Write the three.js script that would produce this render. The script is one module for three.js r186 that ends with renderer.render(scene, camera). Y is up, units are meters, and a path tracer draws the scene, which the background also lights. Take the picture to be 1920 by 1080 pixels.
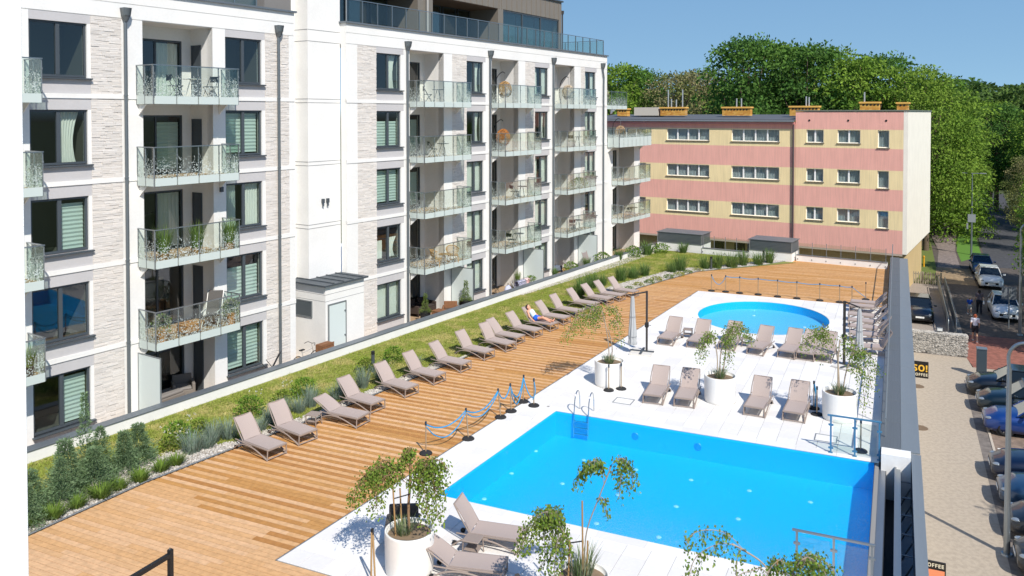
import * as THREE from 'three';
import { mergeGeometries } from 'three/addons/utils/BufferGeometryUtils.js';
import { RoundedBoxGeometry } from 'three/addons/geometries/RoundedBoxGeometry.js';
import { MarchingCubes } from 'three/addons/objects/MarchingCubes.js';
import { TextGeometry } from 'three/addons/geometries/TextGeometry.js';
import { FontLoader } from 'three/addons/loaders/FontLoader.js';
import { createNoise2D, createNoise3D } from 'simplex-noise';

// ---------------------------------------------------------------- camera, sky, sun, exposure
const R = THREE.MathUtils.degToRad;
const scene = new THREE.Scene();
const EYE = 10.4;                                   // metres above the pool deck
const camera = new THREE.PerspectiveCamera(2 * Math.atan(832 / 1560) * 180 / Math.PI, 1920 / 1664, 0.5, 1500);
camera.setViewOffset(1920, 1664, 0, 584, 1920, 1080);   // shift lens: the horizon lies high in the frame
camera.position.set(0, EYE, 0);
camera.rotation.x = R(-1.3);

const SUN_ELEVATION = R(46), SUN_SIDE = R(23);
const sunDir = new THREE.Vector3(Math.sin(SUN_SIDE) * Math.cos(SUN_ELEVATION), Math.sin(SUN_ELEVATION), Math.cos(SUN_SIDE) * Math.cos(SUN_ELEVATION));
// clear May sky: pale at the horizon, deeper blue above, a soft brightening round the sun; a ground tone below the horizon
{
  const W = 512, H = 256, d = new Float32Array(W * H * 4), hor = [0.40, 0.66, 0.84], zen = [0.02, 0.14, 0.46], v = new THREE.Vector3();
  for (let j = 0; j < H; j++) for (let i = 0; i < W; i++) {
    const el = ((j + 0.5) / H - 0.5) * Math.PI, az = ((i + 0.5) / W - 0.5) * 2 * Math.PI, k = (j * W + i) * 4;
    v.set(Math.cos(el) * Math.cos(az), Math.sin(el), Math.cos(el) * Math.sin(az));
    const t = Math.pow(Math.max(0, v.y), 0.36), glow = 0.5 * Math.pow(Math.max(0, v.dot(sunDir)), 12);
    for (let c = 0; c < 3; c++) d[k + c] = v.y >= 0 ? hor[c] + (zen[c] - hor[c]) * t + glow * [1, 0.95, 0.85][c] : [0.13, 0.14, 0.1][c];
    d[k + 3] = 1;
  }
  const t = new THREE.DataTexture(d, W, H, THREE.RGBAFormat, THREE.FloatType); t.mapping = THREE.EquirectangularReflectionMapping; t.magFilter = t.minFilter = THREE.LinearFilter; t.needsUpdate = true;
  scene.background = t; scene.environment = t;
}
const sun = new THREE.DirectionalLight(new THREE.Color(1, 0.95, 0.87), 4.9);
sun.name = 'sun';
sun.position.copy(sunDir).multiplyScalar(160).add(new THREE.Vector3(0, 0, -50));
sun.target.position.set(0, 0, -50);
sun.castShadow = true;
sun.shadow.mapSize.set(4096, 4096);
Object.assign(sun.shadow.camera, { left: -90, right: 90, top: 90, bottom: -90, near: 10, far: 360 });
scene.add(sun, sun.target);
const renderer = new THREE.WebGLRenderer({ antialias: true });
renderer.toneMapping = THREE.LinearToneMapping;
renderer.toneMappingExposure = 1.06;
renderer.shadowMap.enabled = true;

// ---------------------------------------------------------------- helpers
function rng(seed) { let a = seed >>> 0; return () => { a = (a + 0x6D2B79F5) >>> 0; let t = a; t = Math.imul(t ^ (t >>> 15), t | 1); t ^= t + Math.imul(t ^ (t >>> 7), t | 61); return ((t ^ (t >>> 14)) >>> 0) / 4294967296; }; }
const rand = rng(20240521);
const rr = (a, b, f = rand) => a + (b - a) * f();
const noise2 = createNoise2D(rng(7)), noise3 = createNoise3D(rng(11));
const C = h => new THREE.Color(h);
const V = (x, y, z) => new THREE.Vector3(x, y, z);

// two horizontal frames: the facade runs along u (n points out of it); the pool terrace runs along a (away) and b (to the right)
const FA = R(32.79), FD = [Math.sin(FA), Math.cos(FA)], FN = [Math.cos(FA), -Math.sin(FA)], F_TURN = Math.PI / 2 - FA;
const PB_ = R(24.9), PD = [Math.sin(PB_), Math.cos(PB_)], PN = [Math.cos(PB_), -Math.sin(PB_)], P_TURN = -PB_;
const fac = (u, n, y = 0) => V(FD[0] * u + FN[0] * n, y, -(FD[1] * u + FN[1] * n));
const pol = (a, b, y = 0) => V(PD[0] * a + PN[0] * b, y, -(PD[1] * a + PN[1] * b));

const names = new Map();
function numbered(n) { const k = names.get(n) || 0; names.set(n, k + 1); return k ? `${n}_${String(k).padStart(3, '0')}` : n; }
function thing(name, label, category, pos = V(0, 0, 0), turn = 0, group) {
  const o = new THREE.Group(); o.name = numbered(name); o.position.copy(pos); o.rotation.y = turn;
  o.userData = { label, category }; if (group) o.userData.group = group;
  scene.add(o); return o;
}
function mesh(name, geo, mat, parent) { const m = new THREE.Mesh(geo, mat); m.name = name; (parent || scene).add(m); return m; }
function part(name, parent) { const g = new THREE.Group(); g.name = name; parent.add(g); return g; }
function solo(name, geo, mat, label, category, pos, turn = 0, group) {
  const m = mesh(numbered(name), geo, mat); m.userData = { label, category }; if (group) m.userData.group = group;
  if (pos) m.position.copy(pos); m.rotation.y = turn; return m;
}
function struct(name, geo, mat, parent) { const m = mesh(parent ? name : numbered(name), geo, mat, parent); m.userData.kind = 'structure'; return m; }
function copyOf(o, label, pos, turn = 0, group) {
  const c = o.clone(); c.name = numbered(o.name.replace(/_\d{3}$/, '')); c.userData = { ...o.userData, label }; if (group) c.userData.group = group;
  c.position.copy(pos); c.rotation.y = turn; scene.add(c); return c;
}
const cache = new Map();
const once = (k, f) => { if (!cache.has(k)) cache.set(k, f()); return cache.get(k); };

function plain(g) { const o = g.index ? g.toNonIndexed() : g; for (const k of Object.keys(o.attributes)) if (!['position', 'normal', 'uv'].includes(k)) o.deleteAttribute(k); if (!o.attributes.uv) o.setAttribute('uv', new THREE.BufferAttribute(new Float32Array(o.attributes.position.count * 2), 2)); return o; }
function uvMetres(g, s = 1) {          // texture coordinates in metres, by the way each face points
  const p = g.attributes.position, n = g.attributes.normal, uv = new Float32Array(p.count * 2);
  for (let i = 0; i < p.count; i++) {
    const ax = Math.abs(n.getX(i)), ay = Math.abs(n.getY(i)), az = Math.abs(n.getZ(i)); let u, v;
    if (ay >= ax && ay >= az) { u = p.getX(i); v = p.getZ(i); } else if (ax >= az) { u = p.getZ(i); v = p.getY(i); } else { u = p.getX(i); v = p.getY(i); }
    uv[i * 2] = u * s; uv[i * 2 + 1] = v * s;
  }
  g.setAttribute('uv', new THREE.BufferAttribute(uv, 2)); return g;
}
const join = (list, s = 1) => uvMetres(mergeGeometries(list.map(plain)), s);
const box = (x0, x1, y0, y1, z0, z1) => new THREE.BoxGeometry(x1 - x0, y1 - y0, z1 - z0).translate((x0 + x1) / 2, (y0 + y1) / 2, (z0 + z1) / 2);
const rbox = (x0, x1, y0, y1, z0, z1, r = 0.01, seg = 1) => new RoundedBoxGeometry(x1 - x0, y1 - y0, z1 - z0, seg, r).translate((x0 + x1) / 2, (y0 + y1) / 2, (z0 + z1) / 2);
function bar(p, q, r = 0.02, r2 = r, seg = 8) {
  const d = q.clone().sub(p), g = new THREE.CylinderGeometry(r2, r, d.length(), seg, 1);
  g.applyQuaternion(new THREE.Quaternion().setFromUnitVectors(V(0, 1, 0), d.clone().normalize()));
  return g.translate((p.x + q.x) / 2, (p.y + q.y) / 2, (p.z + q.z) / 2);
}
const tube = (pts, r = 0.02, n = 16, seg = 6, closed = false) => new THREE.TubeGeometry(new THREE.CatmullRomCurve3(pts, closed), n, r, seg, closed);
const cyl = (r0, r1, y0, y1, x = 0, z = 0, seg = 16) => new THREE.CylinderGeometry(r1, r0, y1 - y0, seg).translate(x, (y0 + y1) / 2, z);
function tinted(g, col) { const n = g.attributes.position.count, a = new Float32Array(n * 3); for (let i = 0; i < n; i++) { a[i * 3] = col.r; a[i * 3 + 1] = col.g; a[i * 3 + 2] = col.b; } g.setAttribute('color', new THREE.BufferAttribute(a, 3)); return g; }
function joinTinted(list) { // list of [geometry, colour]
  return mergeGeometries(list.map(([g, c]) => { g = plain(g); uvMetres(g); return tinted(g, c); }));
}
const flat = (pts, y = 0) => { // polygon in world x,z laid at height y, facing up
  const s = new THREE.Shape(pts.map(p => new THREE.Vector2(p.x, -p.z))); const g = new THREE.ShapeGeometry(s); g.rotateX(-Math.PI / 2); g.translate(0, y, 0); return uvMetres(plain(g));
};

// ---------------------------------------------------------------- textures and materials
function tex(size, f, srgb, rep = 1) {
  const d = new Uint8Array(size * size * 4);
  for (let j = 0; j < size; j++) for (let i = 0; i < size; i++) { const c = f(i / size, j / size); const k = (j * size + i) * 4; for (let q = 0; q < 3; q++) d[k + q] = Math.max(0, Math.min(255, 255 * (Array.isArray(c) ? c[q] : c))); d[k + 3] = 255; }
  const t = new THREE.DataTexture(d, size, size); t.wrapS = t.wrapT = THREE.MirroredRepeatWrapping; t.magFilter = THREE.LinearFilter; t.minFilter = THREE.LinearMipmapLinearFilter; t.generateMipmaps = true;
  if (srgb) t.colorSpace = THREE.SRGBColorSpace; t.repeat.set(rep, rep); t.needsUpdate = true; return t;
}
const fbm = (x, y, o = 4) => { let s = 0, a = 0.5, f = 1; for (let i = 0; i < o; i++) { s += a * noise2(x * f + i * 17.3, y * f - i * 9.1); a *= 0.5; f *= 2.03; } return s; };
const T = {
  grain: tex(512, (u, v) => 0.5 + 0.5 * (0.6 * noise2(u * 90, v * 90) + 0.4 * noise2(u * 200, v * 200)), false, 0.8),
  stain: tex(512, (u, v) => 0.985 + 0.022 * fbm(u * 5, v * 5, 5) + 0.008 * noise2(u * 60, v * 60), true, 0.11),
  plaster: tex(512, (u, v) => 0.97 + 0.025 * fbm(u * 6, v * 3, 5) + 0.03 * noise2(u * 60, v * 3) + 0.03 * noise2(u * 140, v * 140), true, 0.13),
  wood: tex(512, (u, v) => { const g = fbm(u * 3, v * 70, 4), w = fbm(u * 6, v * 5, 3); return 0.95 + 0.09 * g + 0.08 * w; }, true, 0.6),
  speckle: tex(512, (u, v) => 0.93 + 0.08 * fbm(u * 8, v * 8, 4) + 0.1 * noise2(u * 170, v * 170), true, 0.5),
  asphalt: tex(512, (u, v) => 0.8 + 0.15 * fbm(u * 6, v * 6, 4) + 0.18 * noise2(u * 190, v * 190), true, 0.3),
  cloth: tex(256, (u, v) => 0.93 + 0.05 * Math.sin(u * 400) * Math.sin(v * 400) + 0.03 * noise2(u * 40, v * 40), true, 4),
};
const mat = (color, roughness = 0.8, o = {}) => new THREE.MeshStandardMaterial({ color: C(color), roughness, ...o });
const M = {
  white: mat('#eceae6', 0.9, { map: T.stain, bumpMap: T.grain, bumpScale: 0.002 }),
  grey: mat('#c3c0c0', 0.9, { map: T.stain, bumpMap: T.grain, bumpScale: 0.002 }),
  anthracite: mat('#4d545a', 0.5, { metalness: 0.2 }),
  coping: mat('#767d83', 0.45, { metalness: 0.35, map: T.stain }),
  steel: mat('#9aa0a3', 0.35, { metalness: 0.8 }),
  galv: mat('#8b9092', 0.5, { metalness: 0.5 }),
  chrome: mat('#c9cccf', 0.15, { metalness: 1 }),
  black: mat('#1c1d1f', 0.6),
  rubber: mat('#2b2b2c', 0.85, { map: T.speckle }),
  stone: mat('#ffffff', 0.92, { vertexColors: true, bumpMap: T.grain, bumpScale: 0.006 }),
  glass: new THREE.MeshPhysicalMaterial({ color: C('#f3f8f5'), roughness: 0.02, transmission: 1, thickness: 0, ior: 1.5 }),
  windowGlass: new THREE.MeshPhysicalMaterial({ color: C('#dde8e4'), roughness: 0.02, transmission: 1, thickness: 0, ior: 1.8 }),
  frosted: mat('#d3dcd9', 0.45),
  print: mat('#c6d0cb', 0.6),
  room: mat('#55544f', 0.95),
  curtain: mat('#e9e6df', 0.95, { side: THREE.DoubleSide }),
  blind: mat('#cfdad3', 0.9),
  woodFloor: mat('#b09678', 0.75, { map: T.wood }),
  render: mat('#dfe0e0', 0.9, { map: T.stain }),
  water: new THREE.MeshPhysicalMaterial({ color: C('#eefbff'), roughness: 0.03, transmission: 1, thickness: 0, ior: 1.33 }),
};
// ---------------------------------------------------------------- the setting: ground, podium, deck, pool terrace, lawn
const STREET = -3.8;
{
  const g = new THREE.PlaneGeometry(3000, 3000, 1, 1).rotateX(-Math.PI / 2).translate(0, STREET - 0.06, -200);
  struct('ground', uvMetres(plain(g)), mat('#4d5a34', 0.95, { map: T.speckle }));
}
// podium under the deck: one storey of masonry with its side towards the street
{
  const g = join([box(-45, 0.6, STREET - 0.05, -1.2, -63.6, 6)]);
  const m = struct('podium', g, M.render); m.rotation.y = P_TURN;
}
// outlines in the pool frame (a away, b right)
const DECK_LEFT = [[6, -19.6], [13.35, -19.33], [16.7, -19.13], [19.4, -18.62], [23.32, -17.76], [28.56, -17.02], [34.13, -16.11], [41.53, -14.91], [47.75, -13.96], [50.98, -13.02], [54.45, -11.9], [56.82, -9.95], [58.95, -8.15], [61.1, -7.0], [62.6, -6.6]];
const along = (line, a) => { for (let i = 0; i < line.length - 1; i++) if (a <= line[i + 1][0]) { const [p, q] = [line[i], line[i + 1]]; return p[1] + (q[1] - p[1]) * (a - p[0]) / (q[0] - p[0]); } return line[line.length - 1][1]; };
const deckLeft = a => along(DECK_LEFT, a);
const terraceLeft = a => -13.02 + (a - 15.05) * 0.0741;
const T0 = 15.05, T1 = 48.62, TR = -0.42;                       // pool terrace: near, far, right
const POOL = { a0: 19.5, a1: 26.82, r: -0.55, left: a => -11.3 + (a - 19.5) * 0.0741 };
const ROUND = { a: 43.75, b: -6.2, ra: 3.55, rb: 3.2 };

// ---- timber deck: a dark underlay and single boards with open joints
{
  const pts = DECK_LEFT.map(([a, b]) => pol(a, b));
  pts.push(pol(62.6, TR), pol(T1, TR), pol(T1, terraceLeft(T1)), pol(T0, terraceLeft(T0)), pol(T0, TR), pol(6, TR));
  const deck = struct('timber_deck', flat(pts, -0.045), mat('#3a2a1e', 0.95));
  const tones = ['#d6a672', '#d9ab7a', '#cb9861', '#bd8647', '#c48f50', '#ddb184', '#b67e42'].map(c => mat(c, 0.7, { map: T.wood, bumpMap: T.wood, bumpScale: 0.002 }));
  const pitch = 0.171, gap = 0.013, rest = [[], [], [], [], [], [], []];
  let n = 0; const f = rng(31);
  const frame = new THREE.Group(); frame.name = 'boards'; 
  for (let a = 9.4; a < 62.4; a += pitch) {
    const am = a + pitch / 2, left = deckLeft(am) + 0.02;
    const right = am < T0 ? -5.5 : am < T1 ? terraceLeft(am) - 0.06 : TR - 0.02;
    const row = Math.round(a / pitch), cuts = [left];
    let x = left + rr(1.2, 3.6, f); while (x < right - 0.5) { cuts.push(x); x += 3.6 - (row % 3) * 0.0; } cuts.push(right);
    const plain_zone = am < 17.3 - Math.max(0, (-12 - left) * 0.0);
    for (let i = 0; i < cuts.length - 1; i++) {
      const mid = (cuts[i] + cuts[i + 1]) / 2;
      // older boards by the near end are all pale; further on pale and darker boards alternate, beyond the loungers they even out again
      const pale = am < 16.4 - (mid + 16) * 0.35, far = am > 49;
      let k = pale ? [0, 1, 5][Math.floor(f() * 3)] : far ? [2, 4, 0, 2][Math.floor(f() * 4)] : (row % 2 ? [3, 4, 6][Math.floor(f() * 3)] : [0, 1, 5][Math.floor(f() * 3)]);
      if (!pale && !far && f() < 0.12) k = 4;
      const b0 = cuts[i] + 0.003, b1 = cuts[i + 1] - 0.003;
      const g = box(b0, b1, -0.028, 0, -(a + pitch - gap), -a);
      if (n < 300 && am > 10.8) { uvMetres(plain(g)); const gg = uvMetres(plain(g)); const off = f() * 9; const uv = gg.attributes.uv; for (let q = 0; q < uv.count; q++) uv.setXY(q, uv.getX(q) + off, uv.getY(q) * 1 + off * 1.7); const m = mesh('board', gg, tones[k], deck); m.rotation.y = P_TURN; n++; }
      else rest[k].push(plain(g));
    }
  }
  rest.forEach((l, k) => { if (!l.length) return; const m = mesh('far_boards', join(l), tones[k], deck); m.rotation.y = P_TURN; m.userData.kind = 'stuff'; });
  // thin metal strip between boards and pool terrace, and along the planting
  const strip = join([...DECK_LEFT.slice(0, -1).map(([a, b], i) => bar(pol(a, b - 0.02, 0.02), pol(DECK_LEFT[i + 1][0], DECK_LEFT[i + 1][1] - 0.02, 0.02), 0.03, 0.03, 4)), bar(pol(T0, terraceLeft(T0) - 0.03, -0.015), pol(T1, terraceLeft(T1) - 0.03, -0.015), 0.025, 0.025, 4)]);
  mesh('edging_strip', strip, M.galv, deck);
}

// ---- pool terrace: white stone slabs on a bed, with the two pools let in
const ellipse = (k, t) => [ROUND.a + Math.sin(t) * (ROUND.ra + k), ROUND.b + Math.cos(t) * (ROUND.rb + k)];
{
  const world = ([a, b]) => { const p = pol(a, b); return new THREE.Vector2(p.x, -p.z); };
  const s = new THREE.Shape([[T0, terraceLeft(T0)], [T0, TR], [T1, TR], [T1, terraceLeft(T1)]].map(world));
  s.holes.push(new THREE.Path([[POOL.a0, POOL.left(POOL.a0)], [POOL.a0, POOL.r + 0.02], [POOL.a1, POOL.r + 0.02], [POOL.a1, POOL.left(POOL.a1)]].map(world)));
  s.holes.push(new THREE.Path(Array.from({ length: 64 }, (_, i) => world(ellipse(0.05, i / 64 * Math.PI * 2)))));
  const g = new THREE.ShapeGeometry(s).rotateX(-Math.PI / 2).translate(0, -0.012, 0);
  const terrace = struct('pool_terrace', uvMetres(plain(g)), mat('#8b8883', 0.95));
  const stone = ['#e6e3de', '#e1ddd8', '#e8e5e0'].map(c => mat(c, 0.75, { map: T.stain, bumpMap: T.grain, bumpScale: 0.0015 }));
  const clip = (poly, keep) => { const out = []; for (let i = 0; i < poly.length; i++) { const p = poly[i], q = poly[(i + 1) % poly.length], dp = keep(p), dq = keep(q); if (dp >= 0) out.push(p); if (dp * dq < 0) { const t = dp / (dp - dq); out.push([p[0] + (q[0] - p[0]) * t, p[1] + (q[1] - p[1]) * t]); } } return out; };
  const slabs = [], f = rng(77), S = 0.6, J = 0.005;
  for (let a = T0 + 0.01; a < T1 - 0.05; a += S) for (let b = TR - S; b > -13.4; b -= S) {
    let p = [[a + J, b + J], [Math.min(a + S, T1) - J, b + J], [Math.min(a + S, T1) - J, b + S - J], [a + J, b + S - J]];
    p = clip(p, q => q[1] - terraceLeft(q[0]) - 0.004); if (p.length < 3) continue;
    const inRim = ([x, y]) => x > POOL.a0 - 0.36 && x < POOL.a1 + 0.36 && y > POOL.left(x) - 0.36;
    if (p.some(inRim)) {
      const cs = [q => POOL.a0 - 0.36 - q[0], q => q[0] - POOL.a1 - 0.36, q => POOL.left(q[0]) - 0.36 - q[1]];
      const best = cs.map(c => clip(p, c)).sort((x, y) => area(y) - area(x))[0]; p = best; if (!p || p.length < 3) continue;
    }
    const cx = p.reduce((t, q) => t + q[0], 0) / p.length, cb = p.reduce((t, q) => t + q[1], 0) / p.length;
    const K = 0.3, ex = (cx - ROUND.a) / (ROUND.ra + K), eb = (cb - ROUND.b) / (ROUND.rb + K), e = Math.hypot(ex, eb);
    if (e < 1.35) { const nx = ex / (ROUND.ra + K), nb = eb / (ROUND.rb + K), px = ROUND.a + ex / e * (ROUND.ra + K), pb = ROUND.b + eb / e * (ROUND.rb + K); p = clip(p, q => (q[0] - px) * nx + (q[1] - pb) * nb); if (p.length < 3) continue; }
    if (area(p) < 0.01) continue;
    slabs.push([p, cx, cb]);
  }
  function area(p) { if (!p || p.length < 3) return 0; let s = 0; for (let i = 0; i < p.length; i++) { const q = p[(i + 1) % p.length]; s += p[i][0] * q[1] - q[0] * p[i][1]; } return Math.abs(s) / 2; }
  const build = p => { const sh = new THREE.Shape(p.map(q => new THREE.Vector2(q[1], q[0]))); const g = new THREE.ExtrudeGeometry(sh, { depth: 0.012, bevelEnabled: true, bevelThickness: 0.003, bevelSize: 0.003, bevelSegments: 1, bevelOffset: -0.003 }); g.rotateX(-Math.PI / 2); g.translate(0, -0.0075, 0); return uvMetres(plain(g)); };
  slabs.sort((x, y) => x[1] - y[1]);
  const rest = [[], [], []];
  slabs.forEach(([p], i) => { const k = Math.floor(f() * 3), dy = f() * 0.0015, g = build(p).translate(0, dy, 0); if (i < 300) { const m = mesh('slab', g, stone[k], terrace); m.rotation.y = P_TURN; } else rest[k].push(g); });
  rest.forEach((l, k) => { const m = mesh('far_slabs', mergeGeometries(l), stone[k], terrace); m.rotation.y = P_TURN; m.userData.kind = 'stuff'; });
  // smooth coping stones round the pools
  const rim = [], f2 = rng(5);
  const seg = (p, q, w, side) => { // straight run of stones between two points, w wide to one side
    const L = Math.hypot(q[0] - p[0], q[1] - p[1]), n = Math.round(L / 1.2), dx = (q[0] - p[0]) / L, db = (q[1] - p[1]) / L, nx = -db * side, nb = dx * side;
    for (let i = 0; i < n; i++) { const t0 = i / n * L + 0.003, t1 = (i + 1) / n * L - 0.003; rim.push([[p[0] + dx * t0, p[1] + db * t0], [p[0] + dx * t1, p[1] + db * t1], [p[0] + dx * t1 + nx * w, p[1] + db * t1 + nb * w], [p[0] + dx * t0 + nx * w, p[1] + db * t0 + nb * w]]); }
  };
  const W = 0.36, lo = POOL.left(POOL.a0), hi = POOL.left(POOL.a1);
  seg([POOL.a0, lo - W], [POOL.a0, TR], W, 1); seg([POOL.a1, hi - W], [POOL.a1, TR], W, -1); seg([POOL.a0, lo], [POOL.a1, hi], W, -1);
  for (let i = 0; i < 28; i++) { const arc = []; for (let k = 0; k <= 4; k++) arc.push(ellipse(0.0, (i + 0.004 + k / 4 * 0.992) / 28 * Math.PI * 2)); for (let k = 4; k >= 0; k--) arc.push(ellipse(0.31, (i + 0.004 + k / 4 * 0.992) / 28 * Math.PI * 2)); rim.push(arc); }
  rim.forEach((p, i) => { if (signed(p) > 0) p.reverse(); const m = mesh('coping_stone', build(p).translate(0, 0.006 + f2() * 0.001, 0), stone[i % 3], terrace); m.rotation.y = P_TURN; });
  function signed(p) { let s = 0; for (let i = 0; i < p.length; i++) { const q = p[(i + 1) % p.length]; s += p[i][1] * q[0] - q[1] * p[i][0]; } return -s; }
  // drain grates let into the slabs
  for (const [a, b] of [[28.75, -8.9], [28.15, -2.0]]) { const gr = thing('drain_cover', a > 28.5 ? 'pale drain cover framed in grey beside the left pool lounger' : 'pale drain cover framed in grey near the pool railing', 'drain cover', pol(a, b, 0.008), P_TURN, 'drain covers'); mesh('frame', join([box(-0.34, 0.34, 0, 0.012, -0.3, -0.27), box(-0.34, 0.34, 0, 0.012, 0.27, 0.3), box(-0.34, -0.31, 0, 0.012, -0.27, 0.27), box(0.31, 0.34, 0, 0.012, -0.27, 0.27)]), M.galv, gr); mesh('lid', join([box(-0.3, 0.3, 0, 0.006, -0.26, 0.26)]), stone[0], gr); }
}
// ---- main pool: blue lined basin, water, floor nozzles
const LINER = new THREE.MeshStandardMaterial({ color: C('#0abcf2'), roughness: 0.5 });
const ripple = tex(512, (u, v) => 0.5 + 0.22 * noise2(u * 40, v * 40) + 0.2 * noise2(u * 95 + 5, v * 95) + 0.08 * noise2(u * 11, v * 11), false, 0.3);
M.water.bumpMap = ripple; M.water.bumpScale = 0.12;
{
  const D = -0.85, w = ([a, b], y) => pol(a, b, y), q = [[POOL.a0, POOL.left(POOL.a0)], [POOL.a0, POOL.r], [POOL.a1, POOL.r], [POOL.a1, POOL.left(POOL.a1)]];
  const pool = thing('swimming_pool', 'rectangular turquoise swimming pool with an overflow edge on the street side', 'swimming pool', pol(23, -6, 0));
  const at = p => p.sub(pool.position);
  const quad = (a, b, c, d) => { const g = new THREE.BufferGeometry(); const v = [a, b, c, a, c, d].flatMap(p => [p.x, p.y, p.z]); g.setAttribute('position', new THREE.Float32BufferAttribute(v, 3)); g.computeVertexNormals(); return uvMetres(plain(g)); };
  mesh('floor', quad(...q.map(p => at(w(p, D)))), LINER, pool);
  const sides = []; for (let i = 0; i < 4; i++) { const p = q[i], r = q[(i + 1) % 4], top = i === 1 ? -0.07 : -0.013; sides.push(quad(at(w(p, D)), at(w(r, D)), at(w(r, top)), at(w(p, top)))); }
  sides.forEach(s => mesh('side_wall', s, LINER, pool));
  const inset = [[POOL.a0 + 0.002, POOL.left(POOL.a0) + 0.002], [POOL.a0 + 0.002, POOL.r - 0.002], [POOL.a1 - 0.002, POOL.r - 0.002], [POOL.a1 - 0.002, POOL.left(POOL.a1) + 0.002]];
  mesh('water', quad(...inset.map(p => at(w(p, -0.075)))), M.water, pool);
  const disc = join([cyl(0.075, 0.06, 0, 0.015, 0, 0, 14)]), inner = join([cyl(0.04, 0.04, 0.015, 0.022, 0, 0, 12)]);
  const cream = mat('#a9e2f4', 0.4);
  for (const a of [21.45, 23.35, 25.25]) for (const b of [-10.85, -9.15, -7.4, -5.66, -3.92, -2.2]) { const g = part('floor_nozzle', pool); g.position.copy(at(pol(a, b, D + 0.002))); mesh('flange', disc, cream, g); mesh('cap', inner, cream, g); }
  const lamp = join([cyl(0.13, 0.11, 0, 0.02, 0, 0, 20)]).rotateX(Math.PI / 2);
  for (const b of [-7.9, -5.8]) { const g = mesh('pool_light', lamp, mat('#0b93d6', 0.4), pool); g.position.copy(at(pol(POOL.a1, b, -0.42))); g.rotation.y = P_TURN; }
}
{ // round pool
  const D = -0.42, pts = k => Array.from({ length: 72 }, (_, i) => ellipse(k, i / 72 * Math.PI * 2));
  const pool = thing('round_pool', 'round shallow blue children\'s pool ringed with white coping', 'swimming pool', pol(ROUND.a, ROUND.b, 0));
  const disc = (k, y) => { const g = flat(pts(k).map(([a, b]) => pol(a, b).sub(pool.position)), y); return g; };
  mesh('floor', disc(0, D), mat('#6cc9ea', 0.5), pool); mesh('water', disc(-0.002, -0.07), M.water, pool);
  const p = pts(0), v = []; for (let i = 0; i < 72; i++) { const [x, y] = [p[i], p[(i + 1) % 72]].map(([a, b]) => pol(a, b).sub(pool.position)); v.push(x.x, D, x.z, y.x, D, y.z, y.x, -0.01, y.z, x.x, D, x.z, y.x, -0.01, y.z, x.x, -0.01, x.z); }
  const g = new THREE.BufferGeometry(); g.setAttribute('position', new THREE.Float32BufferAttribute(v, 3)); g.computeVertexNormals(); mesh('side_wall', uvMetres(plain(g)), LINER, pool);
  for (const [a, b] of [[44.2, -4.2], [41.2, -5.6], [45.6, -6.9]]) { const n = mesh('floor_nozzle', once('rn', () => join([cyl(0.085, 0.07, 0, 0.02, 0, 0, 14)])), mat('#dff3f4', 0.4), pool); n.position.copy(pol(a, b, D + 0.002).sub(pool.position)); }
}
{ // pool ladder
  const L = thing('pool_ladder', 'chrome pool ladder with two looped handrails at the far pool edge', 'pool ladder', pol(POOL.a1, -9.8, 0), P_TURN);
  for (const x of [-0.26, 0.26]) mesh('handrail', tube([V(x, 0.01, -0.52), V(x, 0.45, -0.5), V(x, 0.68, -0.4), V(x, 0.72, -0.25), V(x, 0.6, -0.08), V(x, 0.1, 0.05), V(x, -0.75, 0.1)], 0.021, 30, 8), M.chrome, L);
  for (const y of [-0.2, -0.42, -0.64]) mesh('tread', rbox(-0.26, 0.26, y - 0.015, y + 0.015, 0.04, 0.13, 0.01), M.chrome, L);
}
// ---- overflow edge and the metal-clad parapet along the street
{
  const e = thing('overflow_channel', 'stainless steel overflow gutter along the street side of the pool', 'overflow gutter', pol(19, 0, 0), P_TURN);
  const z0 = -7.75, z1 = 4, steel = mat('#9b9da0', 0.32, { metalness: 0.75, map: T.stain }), dark = mat('#3d4043', 0.6, { metalness: 0.3 });
  mesh('weir_plate', join([box(-0.55, -0.24, -0.1, -0.07, z0, z1)]), steel, e);
  mesh('gutter', join([box(-0.24, -0.22, -0.9, -0.07, z0, z1), box(-0.24, 0, -0.92, -0.9, z0, z1)]), dark, e);
  mesh('blade', join([box(0, 0.05, -0.92, 0.1, z0, z1)]), steel, e);
  mesh('skirt', join([box(0.05, 0.16, -0.95, 0.04, z0, z1)]), M.steel, e);
  for (let z = z0 + 0.5; z < z1; z += 1.1) { mesh('bracket', join([bar(V(0.17, -0.2, z), V(0.42, -0.2, z), 0.025, 0.025, 4), bar(V(0.17, -0.9, z), V(0.42, -0.2, z + 0.4), 0.022, 0.022, 4)]), M.galv, e); }
}
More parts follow.
